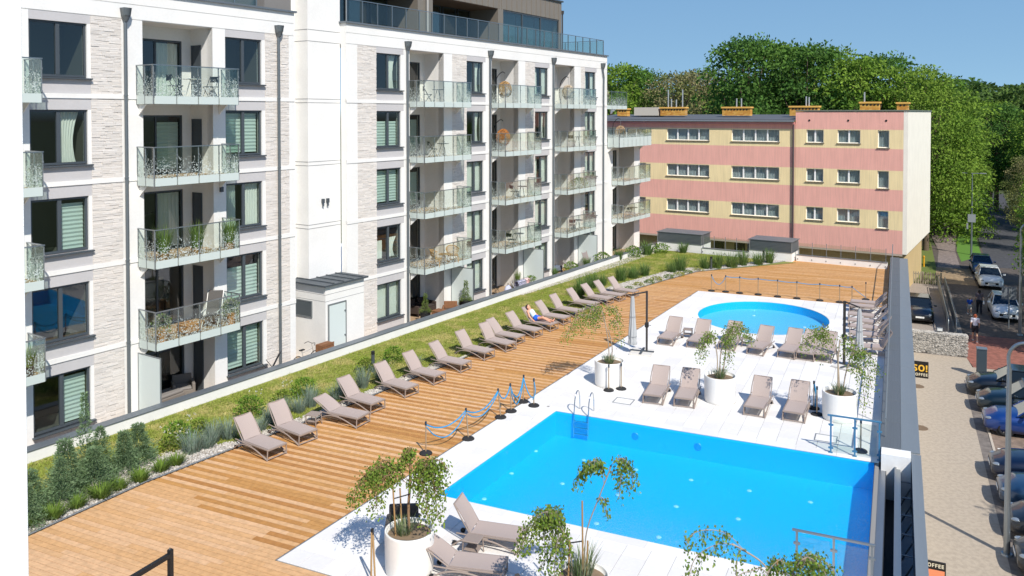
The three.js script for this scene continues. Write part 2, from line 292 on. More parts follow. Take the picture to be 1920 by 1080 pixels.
{
  const w = thing('street_parapet', 'long grey metal-clad parapet wall between terrace and street', 'parapet', pol(0, 0, 0), P_TURN);
  const zf = -63.2, zp = -27.05, inner = mat('#656b70', 0.65, { metalness: 0.15, map: T.plaster }), outer = mat('#7f878c', 0.6, { metalness: 0.2, map: T.stain });
  mesh('wall', join([box(-0.38, 0.6, -1.3, 0.35, zf, zp), box(0.46, 0.6, -1.3, 0.3, zp + 0.001, 6), box(0.55, 0.62, STREET, -1.3, zf, 6)]), mat('#c9cacb', 0.85, { map: T.stain }), w);
  mesh('end_pier', join([box(-0.36, 0.43, -1.3, 0.42, zp + 0.002, zp + 0.55)]), M.white, w);
  for (let z = zf, i = 0; z < zp - 0.01; z += 2.26, i++) mesh('inner_cover_panel', rbox(-0.4, 0.16, 0.353, 0.44, z + 0.006, Math.min(z + 2.254, zp - 0.006), 0.006), inner, w);
  for (let z = zf; z < zp - 0.1; z += 4.52) mesh('outer_cover_panel', rbox(0.165, 0.68, 0.355, 0.405, z + 0.006, Math.min(z + 4.514, zp - 0.002), 0.006), outer, w);
  for (let z = zp; z < 5.9; z += 4.2) mesh('outer_cover_panel', rbox(0.44, 0.7, 0.31, 0.35, z + 0.006, Math.min(z + 4.194, 6), 0.006), outer, w);
  const rail = thing('parapet_railing', 'slim tubular handrail on posts along the street parapet', 'railing', pol(0, 0, 0), P_TURN);
  mesh('handrail', join([bar(V(-0.26, 1.32, zf), V(-0.26, 1.32, zp + 0.1), 0.03, 0.03, 10)]), M.galv, rail);
  for (let z = zf + 0.3; z < zp; z += 1.13) mesh('post', join([box(-0.275, -0.245, 0.44, 1.31, z - 0.02, z + 0.02)]), M.galv, rail);
}
// ---------------------------------------------------------------- lawn, garden wall, planting beds
const WALL_N = -25.29, LAWN_Y = 0.02;
const lawnFar = 59.2;
function wallAtA(a, n = WALL_N) { // pool-frame b where the facade-frame line n crosses a
  // n = FN . p ; p = a*PD + b*PN
  const k = FN[0] * PD[0] + FN[1] * PD[1], m = FN[0] * PN[0] + FN[1] * PN[1]; return (n - k * a) / m;
}
const uOf = (a, b) => FD[0] * (PD[0] * a + PN[0] * b) + FD[1] * (PD[1] * a + PN[1] * b);
{
  const pts = DECK_LEFT.map(([a, b]) => pol(a, b - 0.03));
  pts.push(fac(lawnFar, -14.6), fac(lawnFar, WALL_N), fac(4, WALL_N));
  const lawn = struct('lawn', flat(pts, LAWN_Y), mat('#8c8f45', 0.95, { map: T.speckle }));
  // grass blades: one mass
  const blade = (() => { const v = [], f = rng(3); for (let i = 0; i < 5; i++) { const t = f() * 6.28, l = rr(0.03, 0.07, f), h = rr(0.035, 0.07, f), w = 0.008, ox = rr(-0.05, 0.05, f), oz = rr(-0.05, 0.05, f), dx = Math.cos(t), dz = Math.sin(t); v.push(ox - dz * w, 0, oz + dx * w, ox + dz * w, 0, oz - dx * w, ox + dx * l, h, oz + dz * l); } const g = new THREE.BufferGeometry(); g.setAttribute('position', new THREE.Float32BufferAttribute(v, 3)); g.computeVertexNormals(); return uvMetres(plain(g)); })();
  const N = 62000, im = new THREE.InstancedMesh(blade, mat('#ffffff', 0.9, { side: THREE.DoubleSide }), N), f = rng(12), m4 = new THREE.Matrix4(), q = new THREE.Quaternion(), up = V(0, 1, 0), col = new THREE.Color();
  let k = 0;
  while (k < N) {
    const u = 6 + Math.pow(f(), 1.25) * 53, n = rr(-25.2, -14.8, f), p = fac(u, n); const a = PD[0] * p.x - PD[1] * p.z, b = PN[0] * p.x - PN[1] * p.z;
    if (b > deckLeft(a) - bedWidth(a) + 0.12 * noise2(a * 1.3, 4)) continue;
    q.setFromAxisAngle(up, f() * 6.28); const s = rr(0.7, 1.3, f);
    m4.compose(p.setY(LAWN_Y), q, V(s, s * rr(0.8, 1.2, f), s)); im.setMatrixAt(k, m4);
    const dry = THREE.MathUtils.smoothstep(fbm(p.x * 0.5, p.z * 0.5, 4) + 0.35 * fbm(p.x * 2.5, p.z * 2.5, 3) + rr(-0.2, 0.2, f), -0.1, 0.5);
    col.setRGB(0.24, 0.29, 0.04).lerp(new THREE.Color(0.5, 0.42, 0.16), dry * 0.85).multiplyScalar(rr(0.8, 1.2, f)); im.setColorAt(k, col); k++;
  }
  im.name = 'lawn_grass'; im.userData = { kind: 'stuff', label: 'short mown grass with dry yellow patches', category: 'grass' }; scene.add(im);
}
function bedWidth(a) { return a < 18.4 ? 1.3 : a < 20 ? 1.3 - (a - 18.4) * 0.6 : a < 30 ? 0.3 : a < 41 ? 0.0 : a < 46 ? (a - 41) / 5 * 1.1 : a < 56 ? 1.4 : 1.1; }
{ // gravel: sheet of small stones along the deck edge and below the wall
  const g = new THREE.IcosahedronGeometry(0.03, 0); g.scale(1.2, 0.7, 1);
  const N = 26000, im = new THREE.InstancedMesh(uvMetres(plain(g)), mat('#ffffff', 0.95), N), f = rng(8), m4 = new THREE.Matrix4(), q = new THREE.Quaternion(), e = new THREE.Euler(), col = new THREE.Color();
  let k = 0;
  while (k < N) {
    let p; const t = f();
    if (t < 0.9) { const a = 10 + f() * 51, w = bedWidth(a) + 0.1; if (f() > (w + 0.1) / 2.2) continue; p = pol(a, deckLeft(a) - 0.05 - f() * w); }
    else { const u = 40 + f() * 19; p = fac(u, WALL_N + 0.08 + Math.pow(f(), 1.5) * 0.8 * Math.min(1, (u - 38) / 14)); }
    e.set(f() * 6, f() * 6, f() * 6); const s = rr(0.5, 1.5, f); m4.compose(p.setY(LAWN_Y + rr(0.0, 0.02, f)), q.setFromEuler(e), V(s, s, s)); im.setMatrixAt(k, m4);
    const c = rr(0.32, 0.62, f); im.setColorAt(k, col.setRGB(c, c * 0.93, c * 0.84)); k++;
  }
  im.name = 'gravel'; im.userData = { kind: 'stuff', label: 'pale pebbles in the planting beds', category: 'gravel' }; scene.add(im);
  // bare bed under the stones
  const strip = []; for (let a = 9; a < 61; a += 1) strip.push([a, deckLeft(a)]);
  const pts = strip.map(([a, b]) => pol(a, b - 0.02)).concat(strip.slice().reverse().map(([a, b]) => pol(a, b - 0.05 - bedWidth(a))));
  struct('planting_bed', flat(pts, LAWN_Y + 0.005), mat('#a3988a', 0.95, { map: T.speckle }));
}
{ // low white wall with metal coping
  const u0 = 8, w = thing('garden_wall', 'low white garden wall with grey metal coping along the lawn', 'wall', fac(u0, WALL_N, 0), F_TURN);
  const L = 60.4 - u0;
  mesh('wall', join([box(0, L, -1.2, 0.34, -0.36, -0.02)]), M.white, w);
  for (let x = 0; x < L; x += 3.02) mesh('coping', rbox(x + 0.004, Math.min(x + 3.016, L + 0.03), 0.342, 0.385, -0.41, 0.0, 0.006), M.coping, w);
}
{ // patio strip behind the wall
  const g = join([box(8, 63, -1.2, -0.56, -29.2, -25.7)]); const m = struct('patio', g, mat('#b9a48c', 0.9, { map: T.speckle })); m.rotation.y = F_TURN;
}
{ // end of the terrace: white wall pieces with louvred boxes and glass railing
  const e = thing('end_wall', 'low white end wall with glass railing in front of the pink building', 'wall', fac(59.3, -25.3, 0), F_TURN);
  const at = n => n + 25.3;
  const louvre = (n0, n1, label) => {
    const b = thing('louvre_box', label, 'ventilation box', fac(59.34, n0, 0), F_TURN, 'louvred ventilation boxes');
    const w = n1 - n0; mesh('base', join([box(0, 2.0, -0.2, 0.62, 0, w)]), M.white, b);
    mesh('ledge', join([box(-0.04, 2.03, 0.622, 0.67, -0.03, w + 0.03)]), M.coping, b);
    mesh('core', join([box(0.06, 1.95, 0.672, 1.33, 0.05, w - 0.05)]), M.galv, b);
    for (let y = 0.72; y < 1.34; y += 0.095) { const s = mesh('slat', once('slat' + w, () => join([box(-0.01, 0.06, -0.006, 0.006, 0.02, w - 0.02), box(0.05, 1.95, -0.006, 0.006, w - 0.05, w + 0.01)])), M.galv, b); s.position.y = y; s.rotation.z = 0; }
    for (const z of [0.0, w - 0.05]) mesh('corner_post', join([box(-0.02, 0.04, 0.672, 1.36, z, z + 0.05)]), M.galv, b);
    mesh('lid', join([box(-0.05, 2.05, 1.362, 1.40, -0.05, w + 0.05)]), M.coping, b);
  };
  louvre(-25.0, -21.5, 'grey louvred ventilation box beside the white apartment building'); louvre(-17.95, -14.95, 'grey louvred ventilation box behind the far lawn by the deck');
  mesh('wall', join([box(0.0, 0.25, -1, 0.42, at(-21.45), at(-18.0)), box(0.7, 0.95, -1, 0.42, at(-14.8), at(-8.9))]), M.white, e);
  mesh('coping', join([box(-0.03, 0.28, 0.422, 0.45, at(-21.45), at(-18.0)), box(0.67, 0.98, 0.422, 0.45, at(-14.8), at(-8.9))]), M.coping, e);
  for (const [x, n0, n1, k] of [[0.12, -21.4, -18.05, 4], [0.82, -14.7, -9.0, 6]]) for (let i = 0; i <= k; i++) { const n = n0 + (n1 - n0) * i / k; mesh('post', join([box(x - 0.02, x + 0.02, 0.1, 1.35, at(n) - 0.02, at(n) + 0.02), box(x - 0.14, x - 0.02, 0.12, 0.2, at(n) - 0.03, at(n) + 0.03)]), M.galv, e); if (i < k) mesh('glass_panel', join([box(x - 0.006, x + 0.006, 0.5, 1.28, at(n) + 0.06, at(n + (n1 - n0) / k) - 0.06)]), M.glass, e); }
}
// ---------------------------------------------------------------- apartment building: shared pieces
const FLOORS = [-0.54, 2.33, 5.20, 8.08, 10.95], ROOF = 13.69;
function ledgeStone(w, h, seed) { // split-face cladding: many thin stones of uneven depth
  return once(`ledge${w.toFixed(2)}_${h.toFixed(2)}_${seed}`, () => {
    const f = rng(seed * 7919 + 13), list = []; let y = 0;
    while (y < h - 0.001) {
      const rh = Math.min(rr(0.035, 0.075, f), h - y); let x = 0;
      while (x < w - 0.001) { const l = Math.min(rr(0.14, 0.5, f), w - x), d = rr(0.008, 0.03, f), t = rr(0.67, 0.79, f), wm = rr(0.6, 0.98, f); list.push([box(x + 0.002, x + l - 0.002, y + 0.002, y + rh - 0.002, 0, d), new THREE.Color(t, t * (0.89 + 0.05 * wm), t * (0.78 + 0.1 * wm))]); x += l; }
      y += rh;
    }
    list.push([box(0, w, 0, h, -0.05, 0.003), new THREE.Color(0.5, 0.43, 0.36)]);
    return joinTinted(list);
  });
}
function foldedCloth(w, h, folds, depth, seed, taper = 0) { // hanging curtain
  return once(`cloth${w.toFixed(2)}${h.toFixed(2)}${folds}${seed}${taper}`, () => {
    const g = new THREE.PlaneGeometry(w, h, folds * 8, 10), p = g.attributes.position, f = rng(seed), ph = f() * 6;
    for (let i = 0; i < p.count; i++) { const x = p.getX(i), y = p.getY(i), k = (h / 2 - y) / h; const sx = taper ? 1 - taper * Math.sin(k * 2.6) * 0.6 : 1; p.setXYZ(i, (x + w / 2) * sx - w / 2, y, depth * Math.sin(x / w * folds * 6.283 + ph) * (0.6 + 0.4 * k) + 0.01 * noise2(x * 9, y * 3)); }
    g.computeVertexNormals(); return plain(g);
  });
}
function pleatedBlind(w, h) { return once(`blind${w.toFixed(2)}${h.toFixed(2)}`, () => { const n = Math.round(h / 0.07), l = []; for (let i = 0; i < n; i++) l.push(new THREE.BoxGeometry(w, h / n * 1.06, 0.003).rotateX(i % 2 ? 0.32 : -0.32).translate(0, -h / 2 + (i + 0.5) * h / n, 0)); return join(l); }); }
// window: local origin at lower left of the opening, x right, y up, z out of the wall
function addWindow(parent, x, y, z, w, h, look = 'dark', o = {}) {
  const g = part('window', parent); g.position.set(x, y, z);
  const t = 0.075, zf = -0.16, mid = o.split ?? w / 2, key = `${w.toFixed(2)}_${h.toFixed(2)}_${mid.toFixed(2)}`;
  mesh('frame', once('wf' + key, () => join([box(0, w, 0, t, zf, zf + 0.08), box(0, w, h - t, h, zf, zf + 0.08), box(0, t, t, h - t, zf, zf + 0.08), box(w - t, w, t, h - t, zf, zf + 0.08), box(mid - t * 0.85, mid + t * 0.85, t, h - t, zf, zf + 0.085)])), o.frame || M.anthracite, g);
  const pane = (x0, x1) => mesh('pane', once(`pane${(x1 - x0).toFixed(3)}_${h.toFixed(2)}`, () => plain(new THREE.PlaneGeometry(x1 - x0, h - 2 * t))).clone().translate((x0 + x1) / 2, h / 2, zf + 0.04), o.glass || M.windowGlass, g);
  pane(t, mid - t * 0.85); pane(mid + t * 0.85, w - t);
  if (o.sill !== false) mesh('sill', once('sill' + w.toFixed(2), () => rbox(-0.05, w + 0.12, -0.07, -0.02, -0.14, 0.13, 0.008)), M.anthracite, g);
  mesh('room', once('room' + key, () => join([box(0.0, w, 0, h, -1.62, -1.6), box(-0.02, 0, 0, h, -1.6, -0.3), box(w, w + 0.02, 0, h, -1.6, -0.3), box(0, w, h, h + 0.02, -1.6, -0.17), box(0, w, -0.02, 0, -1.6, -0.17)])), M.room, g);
  const hang = (geo, cx, cy, m = M.curtain) => { const c = mesh(m === M.blind ? 'blind' : 'curtain', geo, m, g); c.position.set(cx, cy, zf - 0.12); return c; };
  if (look === 'blind') hang(pleatedBlind(w - 0.2, h * 0.86), w / 2, h * 0.5, M.blind);
  if (look === 'lowblind') hang(pleatedBlind(w - 0.2, h * 0.68), w / 2, h * 0.37, M.blind);
  if (look === 'rightblind') hang(pleatedBlind(w / 2 - 0.12, h * 0.84), w * 0.75, h * 0.46, M.blind);
  if (look === 'curtains') { hang(foldedCloth(w * 0.3, h * 0.94, 5, 0.035, 3), w * 0.2, h * 0.5); hang(foldedCloth(w * 0.34, h * 0.94, 5, 0.035, 4), w * 0.79, h * 0.5); }
  if (look === 'rightcurtain') hang(foldedCloth(w * 0.36, h * 0.95, 6, 0.035, 5, 0.5), w * 0.74, h * 0.5);
  if (look === 'sheer') hang(foldedCloth(w * 0.92, h * 0.95, 13, 0.03, 6), w / 2, h * 0.5);
  if (look === 'swag') { hang(foldedCloth(w * 0.42, h * 0.55, 5, 0.03, 7, 0.6), w * 0.74, h * 0.36); hang(foldedCloth(w * 0.3, h * 0.5, 4, 0.03, 9), w * 0.2, h * 0.34); }
  return g;
}
// printed glass: white shards that thin out upwards over a solid foot
function shardPrint(w, h, seed, full = 0) {
  return once(`shard${w.toFixed(2)}_${h.toFixed(2)}_${seed}_${full}`, () => {
    const f = rng(seed * 31 + 5), v = []; const foot = h * (0.22 + full);
    v.push(0.02, 0.02, 0, w - 0.02, 0.02, 0, w - 0.02, foot, 0, 0.02, 0.02, 0, w - 0.02, foot, 0, 0.02, foot, 0);
    for (let i = 0; i < 330; i++) {
      const k = f(), y = foot + (h * 0.78 - foot) * k, x = rr(0.03, w - 0.03, f); if (f() < k * k * 0.96) continue;
      const s = rr(0.012, 0.034, f) * (1 - 0.35 * k), t = f() * 6.28; for (let q = 0; q < 3; q++) { const an = t + q * 2.0944 + rr(-0.4, 0.4, f); v.push(Math.min(w - 0.01, Math.max(0.01, x + Math.cos(an) * s)), y + Math.sin(an) * s, 0); }
    }
    const g = new THREE.BufferGeometry(); g.setAttribute('position', new THREE.Float32BufferAttribute(v, 3)); g.computeVertexNormals(); return uvMetres(plain(g));
  });
}
// balcony: origin on the facade at floor level, x along, z out
function addBalcony(parent, x, y, z, w, o = {}) {
  const b = part('balcony', parent), s = o.depth ?? 1.02; b.position.set(x, y, z);
  mesh('slab', once(`slab${w.toFixed(2)}${s}`, () => join([box(0.03, w - 0.03, -0.2, -0.02, 0.002, s - 0.04)])), M.white, b);
  mesh('floor', once(`bfl${w.toFixed(2)}${s}`, () => join([box(0.05, w - 0.05, -0.018, 0.0, 0.004, s - 0.06)])), M.woodFloor, b);
  const y0 = -0.24, h = 1.36, nf = o.n ?? Math.round(w / 0.74), run = (p0, dir, len, n, first) => {
    for (let i = 0; i < n; i++) {
      const pw = len / n, gl = mesh('glass_panel', once(`bg${pw.toFixed(3)}`, () => join([box(0.015, pw - 0.015, y0, y0 + h, -0.005, 0.005)])), M.glass, b), pr = mesh('printed_pattern', shardPrint(pw, h, (i + first) % 4, o.frost || 0), M.print, b);
      for (const m of [gl, pr]) { m.position.copy(p0).addScaledVector(dir, i * pw); m.rotation.y = Math.atan2(-dir.z, dir.x); }
      pr.userData.kind = 'stuff'; pr.position.y += y0; pr.position.add(V(dir.z * -0.0, 0, 0)); const out = V(-dir.z, 0, dir.x).multiplyScalar(dir.x > 0 ? 0.009 : dir.z > 0 ? 0.009 : 0.009); pr.position.add(out);
    }
    for (let i = 0; i <= n; i++) { const pst = mesh('post', once('bpost', () => join([box(-0.016, 0.016, y0 + 0.02, y0 + h, -0.03, 0.0), box(-0.024, 0.024, 0.1, 0.16, -0.02, 0.018), box(-0.024, 0.024, 0.8, 0.86, -0.02, 0.018)])), M.galv, b); pst.position.copy(p0).addScaledVector(dir, i * len / n); pst.position.addScaledVector(V(-dir.z, 0, dir.x), -0.008); }
  };
  run(V(0.02, 0, s), V(1, 0, 0), w - 0.04, nf, 0);
  run(V(0.02, 0, 0.03), V(0, 0, 1), s - 0.06, 2, 1);
  run(V(w - 0.02, 0, 0.03), V(0, 0, 1), s - 0.06, 2, 2);
  mesh('handrail', once(`hr${w.toFixed(2)}${s}`, () => join([box(0, w, y0 + h, y0 + h + 0.035, s - 0.025, s + 0.025), box(0, 0.045, y0 + h, y0 + h + 0.035, 0.01, s - 0.025), box(w - 0.045, w, y0 + h, y0 + h + 0.035, 0.01, s - 0.025)])), M.steel, b);
  for (const xx of [0.1, w - 0.14]) mesh('bracket', once(`brk${xx.toFixed(2)}${s}`, () => { const sh = new THREE.Shape([new THREE.Vector2(0, 0), new THREE.Vector2(0, -0.42), new THREE.Vector2(0.5, 0)]); const g = new THREE.ExtrudeGeometry(sh, { depth: 0.03, bevelEnabled: false }); g.rotateY(-Math.PI / 2); return uvMetres(plain(g)); }).clone().translate(xx + 0.03, -0.2, 0.004), M.white, b);
  return b;
}
function addDownpipe(parent, x, yTop, yBottom = -0.5, bend = false) {
  const d = part('downpipe', parent); d.position.set(x, 0, 0);
  const m = mat('#70777b', 0.45, { metalness: 0.45 });
  mesh('pipe', bend ? tube([V(-0.18, yTop - 0.4, 0.14), V(-0.15, yTop - 0.7, 0.13), V(0, yTop - 1.0, 0.11), V(0, yTop - 1.6, 0.1), V(0, yBottom, 0.1)], 0.06, 60, 10) : join([cyl(0.06, 0.06, yBottom, yTop - 0.35, 0, 0.1, 12)]), m, d);
  mesh('hopper', join([new THREE.CylinderGeometry(0.2, 0.16, 0.26, 4, 1).rotateY(Math.PI / 4).translate(bend ? -0.18 : 0, yTop - 0.13, 0.14), new THREE.CylinderGeometry(0.16, 0.07, 0.22, 4, 1).rotateY(Math.PI / 4).translate(bend ? -0.18 : 0, yTop - 0.37, 0.13)]), m, d);
  for (const y of FLOORS) if (y + 0.4 < yTop - 1) mesh('clamp', once('clamp', () => join([cyl(0.072, 0.072, 0, 0.05, 0, 0.1, 12), box(-0.015, 0.015, 0, 0.04, 0, 0.05)])).clone().translate(0, y + 0.05, 0), m, d);
}
const DOOR_FR = M.anthracite;
function addLoggia(parent, x0, x1, y, o = {}) { // recess behind the facade plane
  const D = 1.35, H = 2.74, w = x1 - x0, g = part('loggia', parent); g.position.set(x0, y, 0);
  const dx0 = 0.3, dx1 = w - 0.38, dh = 2.25;
  mesh('back_wall', once(`lbw${w.toFixed(2)}`, () => join([box(dx1, w, 0, H, -D - 0.2, -D), box(0, dx0, 0, H, -D - 0.2, -D), box(dx0, dx1, dh, H, -D - 0.2, -D)])), M.white, g);
  mesh('side_wall', once('lsw', () => join([box(-0.003, 0, 0, H, -D, -0.001)])), M.white, g);
  mesh('side_wall', once('lsw2', () => join([box(0, 0.003, 0, H, -D, -0.001)])), M.white, g).position.x = w;
  mesh('ceiling', once(`lc${w.toFixed(2)}`, () => join([box(0, w, H - 0.004, H, -D, -0.3)])), M.white, g);
  mesh('floor', once(`lf${w.toFixed(2)}`, () => join([box(0.003, w - 0.003, -0.04, 0.0, -D, 0.0)])), M.woodFloor, g);
  // glazed door with a dark room behind
  const d = dx1 - dx0, t = 0.07;
  mesh('door_frame', once(`ldf${w.toFixed(2)}`, () => join([box(dx0, dx1, dh - t, dh, -D - 0.1, -D - 0.03), box(dx0, dx1, 0, t, -D - 0.1, -D - 0.03), box(dx0, dx0 + t, t, dh - t, -D - 0.1, -D - 0.03), box(dx1 - t, dx1, t, dh - t, -D - 0.1, -D - 0.03), box(dx0 + d / 2 - t / 2, dx0 + d / 2 + t / 2, t, dh - t, -D - 0.1, -D - 0.03)])), DOOR_FR, g);
  for (const k of [0, 1]) mesh('door_pane', once(`ldp${w.toFixed(2)}${k}`, () => plain(new THREE.PlaneGeometry(d / 2 - 0.12, dh - 0.16).translate(dx0 + d * (0.25 + 0.5 * k), dh / 2, -D - 0.06))), M.windowGlass, g);
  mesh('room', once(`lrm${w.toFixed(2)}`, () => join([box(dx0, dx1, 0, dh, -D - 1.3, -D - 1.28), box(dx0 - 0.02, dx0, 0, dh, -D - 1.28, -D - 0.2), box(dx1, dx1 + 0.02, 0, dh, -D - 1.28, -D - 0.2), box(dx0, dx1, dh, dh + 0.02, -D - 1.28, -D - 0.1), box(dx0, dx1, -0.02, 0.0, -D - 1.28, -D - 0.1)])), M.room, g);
  if (o.curtain) { const c = mesh(o.curtain === 'blind' ? 'blind' : 'curtain', o.curtain === 'blind' ? pleatedBlind(d * 0.44, dh * 0.8) : foldedCloth(d * 0.44, dh * 0.94, 6, 0.035, 21), o.curtain === 'blind' ? M.blind : M.curtain, g); c.position.set(dx0 + d * 0.75, dh * 0.48, -D - 0.2); }
  if (o.sideDoor) { mesh('side_door', once('lsd', () => join([box(-0.03, -0.004, 0.02, 2.1, -1.25, -0.68), box(-0.05, -0.031, 0.02, 2.1, -1.25, -1.19), box(-0.05, -0.031, 0.02, 2.1, -0.74, -0.68)])), DOOR_FR, g).position.x = w; }
  mesh('wall_lamp', once('llamp', () => join([rbox(0.35, 0.62, 2.45, 2.53, -D + 0.001, -D + 0.09, 0.01)])), M.anthracite, g);
  return g;
}
// strips: [kind, u0, u1, extra]; the facade plane is local z = 0
function facade(b, u0, strips, o = {}) {
  const X = u => u - u0, white = [], top = o.top ?? 14.72, yb = -1.2, nf = o.floors ?? 5;
  for (const [kind, s, e, ex] of strips) {
    const a = X(s), c = X(e), rf = nf === 5 ? ROOF : FLOORS[nf] ?? ROOF;
    if (kind === 'white') white.push(box(a, c, yb, rf - 0.012, -0.35, 0));
    if (kind === 'stone') { for (let i = 0; i < nf; i++) { const y0 = FLOORS[i] + 0.11, y1 = (i < 4 ? FLOORS[i + 1] - 0.05 : ROOF) - 0.01; const m = mesh('stone_cladding', ledgeStone(c - a, y1 - y0, 1 + (i + Math.round(s)) % 4), M.stone, b); m.position.set(a, y0, -0.012); m.userData.kind = 'stuff'; } white.push(box(a, c, yb, rf, -0.35, -0.05)); }
    if (kind === 'win') for (let i = 0; i < nf; i++) {
      const y = FLOORS[i], yt = i < 4 ? FLOORS[i + 1] - 0.055 : ROOF - 0.012, wx = ex?.w ?? (c - a - 0.16), shift = ex?.shift?.[i] ?? 0;
      mesh('spandrel_panel', once(`sp${(c - a).toFixed(2)}${i}`, () => join([box(0, c - a, y + 2.44, yt, -0.3, -0.008)])), M.grey, b).position.x = a;
      mesh('spandrel_panel', once(`sq${(c - a).toFixed(2)}${i}`, () => join([box(0, c - a, y + 0.115, y + 0.62, -0.3, -0.008)])), M.grey, b).position.x = a;
      white.push(box(a + wx, c, y + 0.62, y + 2.44, -0.3, -0.009));
      addWindow(b, a, y + 0.64, 0, wx, 1.8, ex?.looks?.[i] || 'dark', { split: ex?.split });
    }
    if (kind === 'loggia') for (let i = 0; i < nf; i++) {
      addLoggia(b, a, c, FLOORS[i], { curtain: ex?.curtains?.[i], sideDoor: ex?.sideDoor });
      if (i > 0) white.push(box(a, c, FLOORS[i] - 0.13, FLOORS[i] - 0.041, -1.35, -0.001)); else white.push(box(a, c, yb, FLOORS[0] - 0.05, -1.35, 0));
    }
  }
  const A = X(strips[0][1]), Z = X(strips[strips.length - 1][2]);
  if (nf === 5) { // fascia with two shadow grooves, metal edge
    white.push(box(A, Z, ROOF + 0.012, 14.20, -1.6, 0.0), box(A, Z, ROOF - 0.012, ROOF + 0.012, -1.6, -0.03), box(A, Z, 14.222, 14.66, -1.6, 0.0), box(A, Z, 14.20, 14.222, -1.6, -0.03));
    mesh('roof_edge', join([box(A - 0.08, Z + 0.08, 14.662, 14.74, -1.6, 0.1)]), M.coping, b);
  }
  for (let i = 1; i < nf; i++) { let run = null; for (const [kind, s, e] of [...strips, ['end']]) { if (kind !== 'loggia' && kind !== 'end') { run = run || [X(s), X(e)]; run[1] = X(e); } else if (run) { const m = mesh('floor_band', join([box(run[0], run[1], FLOORS[i] - 0.05, FLOORS[i] + 0.11, -0.06, 0.028)]), M.white, b); run = null; } } }
  mesh('wall', join(white), M.white, b);
}
// ---------------------------------------------------------------- near wing
{
  const u0 = 9, b = thing('apartment_building', 'near wing of the white apartment building with stone-clad strips and glass balconies', 'building', fac(u0, -27.0, 0), F_TURN), X = u => u - u0;
  facade(b, u0, [
    ['white', 9.0, 9.75], ['loggia', 9.75, 12.8, { curtains: [0, 0, 0, 0, 0] }], ['white', 12.8, 13.82],
    ['win', 13.82, 15.84, { w: 1.9, looks: ['rightblind', 'dark', 'rightblind', 'rightcurtain', 'dark'] }], ['stone', 15.84, 16.93], ['white', 16.93, 17.74],
    ['loggia', 17.74, 20.68, { curtains: ['', '', 'cloth', 'blind', 'cloth'], sideDoor: true }], ['white', 20.68, 21.26], ['win', 21.26, 23.23, { w: 1.8, looks: ['blind', 'lowblind', 'curtains', 'blind', 'dark'] }], ['stone', 23.23, 24.49], ['white', 24.49, 24.80]]);
  for (let i = 1; i < 5; i++) { addBalcony(b, X(17.46), FLOORS[i], 0.0, 3.62, { n: 4 }); addBalcony(b, X(10.2), FLOORS[i], 0.0, 3.5, { n: 4 }); }
  addDownpipe(b, X(17.03), 14.05); addDownpipe(b, X(23.86), 14.05);
  mesh('side_wall', join([box(X(24.80) - 0.3, X(24.80) - 0.002, -1.2, 14.66, -4, -1.6), box(X(24.80) - 0.3, X(24.80) - 0.002, -1.2, 14.2, -1.6, -0.35)]), M.white, b);
  mesh('roof', join([box(0.05, X(24.75), 14.4, 14.6, -9, -1.6)]), M.coping, b);
  for (const y of [7.35]) mesh('wall_lamp', rbox(X(21.0) - 0.06, X(21.0) + 0.06, y, y + 0.2, 0.001, 0.12, 0.01), M.anthracite, b);
  // terrace glass and the brown roof storey at the corner
  for (let u = 12; u < 23.0; u += 1.1) mesh('terrace_glass', once('tg', () => join([box(0.02, 1.08, 0, 1.0, -0.006, 0.006)])), M.windowGlass, b).position.set(X(u), 14.78, -0.25);
  for (let u = 12; u < 23.2; u += 1.1) mesh('terrace_post', once('tp', () => join([box(-0.02, 0.02, 0, 1.05, -0.03, 0.03)])), M.steel, b).position.set(X(u), 14.75, -0.25);
  const brown = mat('#8a8580', 0.6, { metalness: 0.2, map: T.stain });
  mesh('roof_storey', join([box(X(23.3), X(24.72), 14.74, 18, -8, -0.1), box(X(12), X(23.3), 14.74, 18, -8, -2.6)]), brown, b);
  // frosted screen on the patio
  const s = part('frosted_screen', b); s.position.set(X(17.45), -0.45, 0);
  mesh('panel', join([box(-0.012, 0.012, 0.05, 2.35, 0.05, 1.28)]), M.frosted, s); mesh('frame', join([box(-0.02, 0.02, 0.02, 2.38, 0.01, 0.05), box(-0.02, 0.02, 0.02, 2.38, 1.28, 1.31), box(-0.02, 0.02, 2.35, 2.38, 0.05, 1.28)]), M.galv, s);
}
